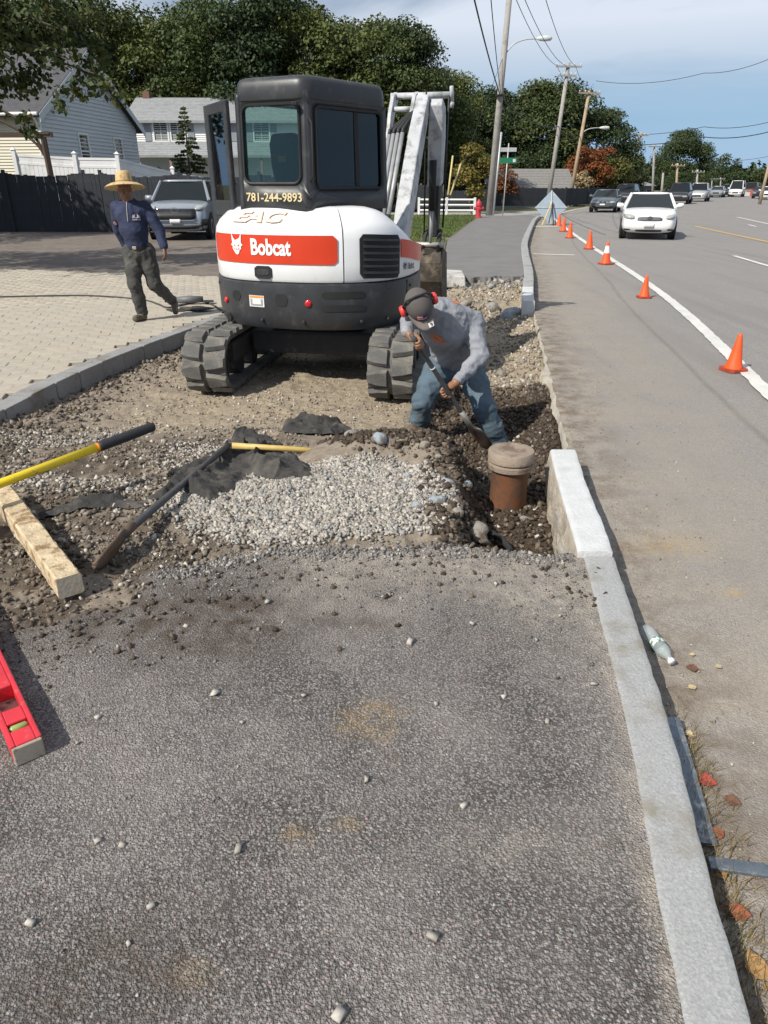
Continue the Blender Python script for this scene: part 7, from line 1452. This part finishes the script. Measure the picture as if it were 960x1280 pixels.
car('sedan', 'white sedan driving toward the viewer past the cones', 'car', (8.92, 25.3, G_), R(-17), PWH, 4.8, 1.82, 1.46, .97, 'sedan', True, None, 'sedan')
car('suv', 'silver blue SUV parked facing the viewer behind the straw hat man', 'car', (-6.42, 23.2, 0), R(4), PSI, 4.9, 1.93, 1.73, 1.12, 'suv', True, None, 'suv')
b4 = car('sedan', 'dark grey sedan coming round the bend behind the cones', 'car', (14.5, 50.5, G_), R(-22), PGR, 4.5, 1.76, 1.40, .93, 'sedan', True, None, 'plain')
def far_car(u, y, label, name='car', cat='car', **k):
    p = ray(u, 250, y); return car(name, label, cat, (p.x, y, G_), R(-22 - min(10, y / 15)), detail=False, group='traffic far along the street', **k)
far_car(777, 68, 'dark SUV following the dark grey sedan', paint=PBK, kind='suv', H=1.75, hood=1.08)
far_car(846, 72, 'black SUV half hidden behind the white sedan', paint=PBK, kind='suv', H=1.85, hood=1.1, L=4.9, Wd=1.95)
far_car(870, 82, 'silver pickup truck far behind the white sedan', paint=PSV, kind='pickup', H=1.85, hood=1.12, L=5.5, Wd=1.95, name='pickup', cat='truck')
far_car(893, 108, 'pale blue small car left of the white van', paint=PSI)
far_car(905, 116, 'navy car beside the white van', paint=PBL, kind='suv', H=1.7, hood=1.05)
far_car(917, 112, 'white van in the distance at the right', paint=PWH, kind='van', H=2.2, hood=1.1, L=5.3, Wd=1.95, name='van', cat='van')
far_car(935, 120, 'brown van parked right of the white van', paint=M('paint_brown', (.12, .08, .06), .5), kind='van', H=2.0, hood=1.1, Wd=2.0, name='van', cat='van')
far_car(948, 100, 'dark parked car near the right edge', paint=PBK); far_car(958, 92, 'white parked car cut by the right edge', paint=PWH)

for k, (x, y, z) in enumerate(((17.6, 48, 0), )): pass
# far shops
def shop(u0, u1, vt, y, mat, label, roofm=None, signm=None, depth=12):
    a, b_ = ray(u0, vt, y), ray(u1, vt, y + 4); z = a.z; t = thing('shop_building', label, 'building', (a.x, y, 0)); d = Vector((b_.x - a.x, b_.y - a.y, 0)); T = basis((a.x, a.y, -.1), d); Wb = d.length
    mb = MB(); mb.T = T; mb.box((Wb / 2, depth / 2, z * .35), (Wb, depth, z * .7)); mb.build('wall', mat, t)
    mb = MB(); mb.T = T; mb.hexa([(-.4, -.5, z * .66), (Wb + .4, -.5, z * .66), (Wb + .4, depth + .4, z * .66), (-.4, depth + .4, z * .66)], [(.3, 2.2, z), (Wb - .3, 2.2, z), (Wb - .3, depth - 2, z), (.3, depth - 2, z)]); mb.build('roof', roofm or ROOFG, t)
    n = max(2, int(Wb / 2.6))
    for k in range(n):
        mb = MB(); mb.T = T; mb.box(((k + .5) * Wb / n, -.03, z * .28), (Wb / n * .7, .08, z * .34)); f_ = mb.build('window', TRIM, t); mb = MB(); mb.T = T; mb.box(((k + .5) * Wb / n, -.06, z * .28), (Wb / n * .6, .06, z * .29)); mb.build('pane', WING, f_)
    if signm: mb = MB(); mb.T = T; mb.box((Wb * .5, -.12, z * .56), (Wb * .4, .12, z * .12)); mb.build('shop_sign', signm, t)
    return t
BRR = M('roof_brown', (.17, .14, .115), .95, var=.25, vs=2, bump=.5, bs=10)
shop(815, 862, 238, 120, M('wall_tan', (.42, .36, .29), .85), 'low tan building with a brown roof beyond the distant cars', BRR, M('shop_red', (.45, .06, .05), .6))
shop(880, 930, 240, 132, M('wall_white', (.58, .57, .54), .8), 'wide low shop with a brown roof above the white van', BRR, M('shop_red', (.45, .06, .05), .6))
shop(798, 818, 224, 110, M('wall_bluegrey', (.24, .27, .30), .8), 'narrow grey house behind the white sedan', ROOFG)
shop(935, 990, 236, 128, M('wall_brick_pale', (.46, .30, .22), .85), 'pale brick shop at the right edge of the view', ROOFG, M('shop_white', (.65, .65, .65), .6))
for k, (u, v0, v1, y, c_) in enumerate(((917, 247, 239, 140, (.55, .57, .6)), (934, 252, 240, 120, (.6, .6, .58)), (945, 247, 236, 118, (.5, .12, .1)), (952, 256, 246, 110, (.6, .6, .6)), (907, 250, 242, 150, (.55, .1, .08)))):
    a, b_ = ray(u, v0, y), ray(u, v1, y); t = thing('shop_sign', 'distant roadside shop sign, ' + ('pale blue board', 'cream board', 'red board near the right edge', 'low white board near the right edge', 'small red board')[k], 'sign', (a.x, y, 0)); mb = MB(); mb.box((a.x, y, (a.z + b_.z) / 2), (2.0, .25, b_.z - a.z)); mb.build('sign_board', M('sign_tone_%d' % k, c_, .6), t); mb = MB(); mb.tube([(a.x, y, -.1), (a.x, y, a.z)], .12, 6); mb.build('sign_post', PMG, t)
# ================================================================ TREES
BARK = M('bark', (.085, .068, .052), .95, var=.3, vs=4, bump=.7, bs=14)
def leafmat(name, c0, c1, c2):
    m, nt, b = newmat(name); a = nd(nt, 'ShaderNodeAttribute', attribute_name='tone').outputs['Fac']
    c = mixc(nt, ramp(nt, a, 0, .8), c0, c1); c = mixc(nt, ramp(nt, a, .86, .95), c, c2); oi = nd(nt, 'ShaderNodeObjectInfo').outputs['Random']; c = mixc(nt, 1., c, mixc(nt, oi, (.70, .78, .80), (1.30, 1.16, .95)), 'MULTIPLY')
    nt.links.new(c, b.inputs['Base Color']); b.inputs['Roughness'].default_value = .6; b.inputs['Specular IOR Level'].default_value = .3
    tr = nd(nt, 'ShaderNodeBsdfTranslucent', {'Color': c}); mx = nd(nt, 'ShaderNodeMixShader', {0: .18, 1: b.outputs[0], 2: tr.outputs[0]}); nt.links.new(mx.outputs[0], nt.nodes['Material Output'].inputs[0]); return m
LG = leafmat('leaves_oak', (.045, .066, .020), (.105, .135, .040), (.17, .18, .06)); LD = leafmat('leaves_dark', (.032, .052, .020), (.075, .104, .036), (.12, .13, .045)); LR = leafmat('leaves_rust', (.12, .045, .02), (.22, .085, .03), (.26, .15, .05)); LY = leafmat('leaves_yellow', (.07, .085, .025), (.18, .145, .035), (.30, .22, .05)); LO = leafmat('leaves_olive', (.05, .065, .02), (.10, .11, .035), (.18, .14, .045)); LT = leafmat('leaves_tan', (.30, .22, .12), (.42, .33, .2), (.35, .2, .1))
def leaf_cloud(centres, radii, n, size, rng, up=.35, flat=.8):
    k = len(centres); w = np.array(radii) ** 2; idx = rng.choice(k, n, p=w / w.sum()); d = rng.normal(size=(n, 3)); d /= np.linalg.norm(d, axis=1)[:, None]; d[:, 2] = np.where(d[:, 2] < -.35, -d[:, 2], d[:, 2])
    r = np.array(radii)[idx] * rng.uniform(.35, 1.35, n) ** .7; p = np.array(centres)[idx] + d * r[:, None] * [1, 1, flat]
    nrm = d * .7 + rng.normal(size=(n, 3)) * .55 + [0, 0, up]; nrm /= np.linalg.norm(nrm, axis=1)[:, None]
    t = np.cross(nrm, rng.normal(size=(n, 3))); t /= np.linalg.norm(t, axis=1)[:, None]; b = np.cross(nrm, t); s = size * rng.uniform(.6, 1.3, n)[:, None]
    v = np.stack([p - t * s * .5, p + b * s * .33 + nrm * s * .08, p + t * s * .55, p - b * s * .33 + nrm * s * .08], 1)
    tone = np.clip(rng.normal(.45, .22, n) + (rng.random(k)[idx] - .5) * .35, 0, 1); return v.reshape(-1, 3), np.arange(4 * n).reshape(-1, 4), np.repeat(tone, 4)
def make_tree(seed, h, rad, crown_base, nclump, n, size, lm, label, group=None, name='tree', loc=(0, 0, 0), shape='round', trunk_r=.25, clump=(.9, 1.7), cat='tree'):
    rng = np.random.default_rng(seed); t = thing(name, label, cat, (0, 0, 0), 0, group); cs, rs = [], []
    H = h - crown_base
    while len(cs) < nclump:
        q = rng.uniform(-1, 1, 3)
        if shape == 'round' and (q ** 2).sum() > 1: continue
        if shape == 'cone' and math.hypot(q[0], q[1]) > (1 - (q[2] + 1) / 2) * .95 + .06: continue
        if shape == 'round' and (q ** 2).sum() < .2 and rng.random() < .6: continue
        r = rng.uniform(*clump); cs.append((q[0] * (rad - r * .6), q[1] * (rad - r * .6), crown_base + (q[2] + 1) / 2 * (H - r * .9) + r * .3)); rs.append(r)
    v, f, tone = leaf_cloud(cs, rs, n, size, rng); mesh_np('crown', v, f, lm, t, attrs={'tone': tone}, keep=False)
    mb = MB(); top_z = crown_base + H * .7; bend = rng.normal(size=2) * .25; mb.tube([(0, 0, -.3), (bend[0] * .3, bend[1] * .3, crown_base * .6), (bend[0], bend[1], crown_base + H * .3), (bend[0] * 1.2, bend[1], top_z)], [trunk_r * 1.25, trunk_r, trunk_r * .7, trunk_r * .15], 8)
    for i in rng.choice(len(cs), min(len(cs), 9), replace=False):
        z0 = crown_base * .8 + rng.uniform(0, .35) * H; a = Vector((bend[0] * .6, bend[1] * .6, z0)); b_ = Vector(cs[i]); 
        if b_.z < z0: b_.z = z0 + .3
        mb.tube([a, lerp(a, b_, .5) + Vector((0, 0, .2)), b_], [trunk_r * .45, trunk_r * .28, trunk_r * .08], 5)
    mb.build('trunk', BARK, t, keep=False); t.location = loc; return t
def conifer(seed, h, rad, label, loc, levels=26):
    rng = np.random.default_rng(seed); t = thing('conifer', label, 'conifer'); cs, rs = [], []; mb = MB(); mb.tube([(0, 0, -.2), (0, 0, h * .6), (.03, 0, h * .97)], [.09, .05, .012], 7)
    for k in range(levels):
        f_ = k / levels; z = .25 + (h - .35) * f_; rr = rad * (1 - f_) ** .85 * rng.uniform(.75, 1.1)
        for j in range(max(3, int(9 * (1 - f_)))):
            a = rng.uniform(0, 6.28); mb.tube([(0, 0, z), (math.cos(a) * rr * .9, math.sin(a) * rr * .9, z - rr * .12)], [.018, .006], 4)
            for q in (.45, .75, 1.): cs.append((math.cos(a) * rr * q, math.sin(a) * rr * q, z - rr * .12 * q)); rs.append(.07 + .11 * (1 - f_))
    v, f, tone = leaf_cloud(cs, rs, int(700 * levels), .13, rng, up=.2, flat=.7); mesh_np('crown', v, f, LD, t, attrs={'tone': tone}, keep=False); mb.build('trunk', BARK, t, keep=False); t.location = loc; return t
def plant(src, loc, rz, sc, label, group):
    o = copy_tree(src); o.location = loc; o.rotation_euler = (0, 0, rz); o.scale = sc if isinstance(sc, tuple) else (sc,) * 3; o['label'] = label; o['group'] = group; return o
GB = 'tall trees behind the houses'
A_ = make_tree(1, 14.6, 4.8, 2.0, 50, 24000, .25, LG, 'tall oak on the left of the wood behind the shuttered house', GB, loc=(-17.5, 62, 0))
B_ = make_tree(2, 14.2, 4.5, 1.6, 48, 24000, .25, LD, 'tall dark tree standing behind the excavator cab', GB, loc=(-8.5, 58, 0))
C_ = make_tree(3, 12.4, 4.5, 1.4, 44, 23000, .25, LG, 'broad green tree right behind the excavator roof', GB, loc=(-2.6, 57, 0))
lst = [(A_, (-12.6, 60.5, 0), 2.2, 1.0, 'tall oak right above the shuttered house'), (B_, (-22.5, 60, 0), 1.1, 1.02, 'tall tree behind the grey clapboard gable'), (C_, (-27.5, 57, 0), .4, 1.12, 'leftmost tall tree behind the clapboard house'), (A_, (-5.2, 60, 0), 4., .97, 'tall tree rising between the cab and the boom'), (B_, (1.2, 57, 0), 3.1, .86, 'tree sloping down just right of the boom'),
       (C_, (3.6, 61, 0), 5.2, .80, 'small rounded tree at the foot of the wooded slope'), (A_, (-15, 70, 0), .9, 1.15, 'back row oak glimpsed between two front trees'), (B_, (-8, 68, 0), 5, 1.13, 'back row tree above the cab door'), (C_, (-22, 69, 0), 2, 1.22, 'back row tree behind the clapboard house'), (A_, (-1, 69, 0), 1.7, 1.03, 'back row tree behind the boom'), (B_, (-29, 66, 0), 2.7, 1.1, 'back row tree at the left edge'), (C_, (-12, 66, 0), 3.7, 1.15, 'back row tree behind the chimney'), (C_, (5.5, 66, 0), 2.4, .84, 'dark tree behind the tall lamp pole'),
       (C_, (-4.5, 55.2, -1.2), 1.4, .66, 'low leafy tree filling the gap under the wood behind the cab'), (A_, (-9.6, 56.5, -1.2), 5.4, .55, 'low leafy tree behind the open cab door'), (B_, (0.2, 56.0, -1.2), .3, .55, 'low leafy tree behind the boom foot'), (B_, (4.3, 63.5, -1.4), 4.4, .5, 'low leafy tree behind the grey plank fence')]
for s_, l, rz, sc, lb in lst: plant(s_, l, rz, sc, lb, GB)
GR = 'trees along the far street'
D_ = make_tree(4, 10.6, 5.6, 1.2, 60, 28000, .28, LD, 'large rounded dark tree left of the crossarm pole', GR, loc=(12.0, 84, 0), clump=(1.0, 1.9))
for l, rz, sc, lb in (((17.6, 84, 0), 2., 1.06, 'largest dome shaped tree behind the crossarm poles'), ((23.0, 86, 0), 4., .84, 'right shoulder tree of the big dome'), ((8.0, 80, 0), 1., .92, 'dark tree right of the tall lamp pole'), ((15, 80, -2), 5., .72, 'lower tree under the dome behind the low house'), ((22.5, 83, -2.5), .6, .62, 'lower tree at the right foot of the dome'), ((28, 92, -1), 3.3, .55, 'low dark tree behind the slim brown pole'), ((9.2, 76, -1.5), 3.3, .55, 'low tree left of the low house')): plant(D_, l, rz, sc, lb, GR)
plant(D_, (43.3, 112, -1), .8, (.78, .78, .90), 'separate dark round tree far along the street', GR); plant(D_, (41.5, 108, -2.), 2.5, .48, 'bushy lower tree under the separate round tree', GR)
make_tree(5, 5.6, 2.4, .5, 26, 8000, .2, LR, 'rust red autumn tree between the poles', None, loc=(20.4, 76.5, .0), clump=(.5, .9), trunk_r=.12)
make_tree(6, 4.2, 2.1, .2, 22, 5000, .22, LO, 'olive tree behind the dark grey sedan', None, loc=(23.8, 80, 0), clump=(.5, .9), trunk_r=.12); make_tree(16, 5.2, 2.2, .2, 22, 5000, .24, LO, 'olive tree left of the slim brown pole', None, loc=(26.8, 84, 0), clump=(.5, .9), trunk_r=.12)
make_tree(7, 4.6, 1.2, .2, 18, 4200, .17, LY, 'yellow autumn shrub behind the hydrant', None, 'shrub', loc=(5.55, 47.8, 0), clump=(.35, .6), trunk_r=.06, cat='shrub')
make_tree(8, 3.4, 1.1, .2, 14, 2600, .17, LR, 'rust coloured shrub left of the low house', None, 'shrub', loc=(9.1, 57.5, 0), clump=(.35, .6), trunk_r=.06, cat='shrub')
make_tree(9, 2.8, 1.3, .2, 14, 2600, .2, LT, 'tan dry shrub behind the dark street fence', None, 'shrub', loc=(18.3, 72.3, .0), clump=(.4, .7), trunk_r=.06, cat='shrub')
make_tree(17, 3.6, 1.8, .1, 16, 3000, .2, LO, 'olive shrub behind the grey plank fence', None, 'shrub', loc=(3.2, 58, 0), clump=(.4, .7), trunk_r=.06, cat='shrub')
conifer(10, 5.6, 1.45, 'tall dark conifer in front of the shuttered house', (-10.9, 43.5, 0)); conifer(11, 2.7, .75, 'small dark evergreen by the brown porch', (-13.4, 46, 0), 12)
for k, (x, y, h, r) in enumerate(((74, 188, 6.6, 5), (81, 194, 7.6, 5.5), (89, 203, 9.2, 5.5), (98, 195, 6.4, 5), (66, 168, 5.4, 4), (107, 208, 5.8, 6), (116, 212, 7, 6))): make_tree(30 + k, h, r, .3, 22, 2600, .5, LD, ('first', 'second', 'third', 'fourth', 'fifth', 'sixth', 'last')[k] + ' small far tree from the left above the distant shops', 'far trees above the shops', loc=(x, y, 0), clump=(1.0, 1.7), trunk_r=.15)
rngw = np.random.default_rng(77); cs = []; rs = []
for k in range(260): x = rngw.uniform(-130, 160); cs.append((x, 190 + rngw.uniform(-8, 60) + max(0, x - 60) * .9, rngw.uniform(0, 4.2 if x > 20 else 8))); rs.append(rngw.uniform(3, 5))
v, f, tn = leaf_cloud(cs, rs, 26000, 1.5, rngw); tag(mesh_np('far_wood', v, f, LD, attrs={'tone': tn}), kind='stuff')
# ---- near tree whose boughs hang into the top left corner
rng = np.random.default_rng(5); nt_ = thing('tree', 'near tree whose dark leafy boughs hang down over the left corner', 'tree', (-9.4, 15.2, 0))
LN = leafmat('leaves_near', (.022, .036, .012), (.05, .072, .022), (.12, .10, .03)); cs = []; rs = []; mb = MB()
mb.tube([(-9.4, 15.2, -.3), (-9.3, 15.2, 2.0), (-9.0, 15.1, 4.0), (-8.6, 15.0, 6.5)], [.26, .22, .19, .12], 10)
ends = [ray(5, 20, 14.6), ray(40, 60, 14.2), ray(20, 110, 14.4), ray(85, 75, 14.2), ray(118, 92, 14.4), ray(60, 30, 15), ray(100, 45, 14.8), ray(-30, 60, 14.6), ray(-10, 130, 14.2), ray(30, 5, 15.2), ray(-30, 0, 15)]
for e in ends:
    a = Vector((-9.1, 15.1, random.uniform(2.8, 4.6))); m_ = lerp(a, e, .55) + Vector((0, 0, .45)); mb.tube([a, lerp(a, m_, .5) + Vector((0, 0, .2)), m_, e], [.08, .055, .035, .01], 6)
    for k in range(11): q = lerp(m_, e, rng.uniform(-.5, 1.05)) + Vector(rng.normal(size=3) * [.30, .3, .22]); cs.append(tuple(q)); rs.append(rng.uniform(.12, .34))
mb.build('trunk', BARK, nt_)
for (u, v) in ((78, 120), (98, 122), (150, 130), (36, 160), (32, 150), (40, 170), (75, 137), (147, 122), (118, 112), (130, 105), (96, 110)): cs.append(tuple(ray(u, v, 14.2))); rs.append(.13)
v, f, tn = leaf_cloud(cs, rs, 9500, .115, rng, up=.1, flat=1.2); mesh_np('crown', v, f, LN, nt_, attrs={'tone': tn}); 
cs2 = [tuple(Vector((-12.2, 13.2, 5.9)) + Vector(np.clip(rng.normal(size=3), -1.6, 1.6) * [1.5, 1.5, .9])) for _ in range(60)]; v, f, tn = leaf_cloud(cs2, rng.uniform(.4, .8, 60), 8000, .16, rng); mesh_np('upper_crown', v, f, LN, nt_, attrs={'tone': tn})

make_tree(50, 9.5, 4.6, 2.2, 44, 16000, .24, LG, 'broad tree standing left of the parking lot beyond the view', None, loc=(-19.0, 21.5, 0), clump=(.9, 1.6))
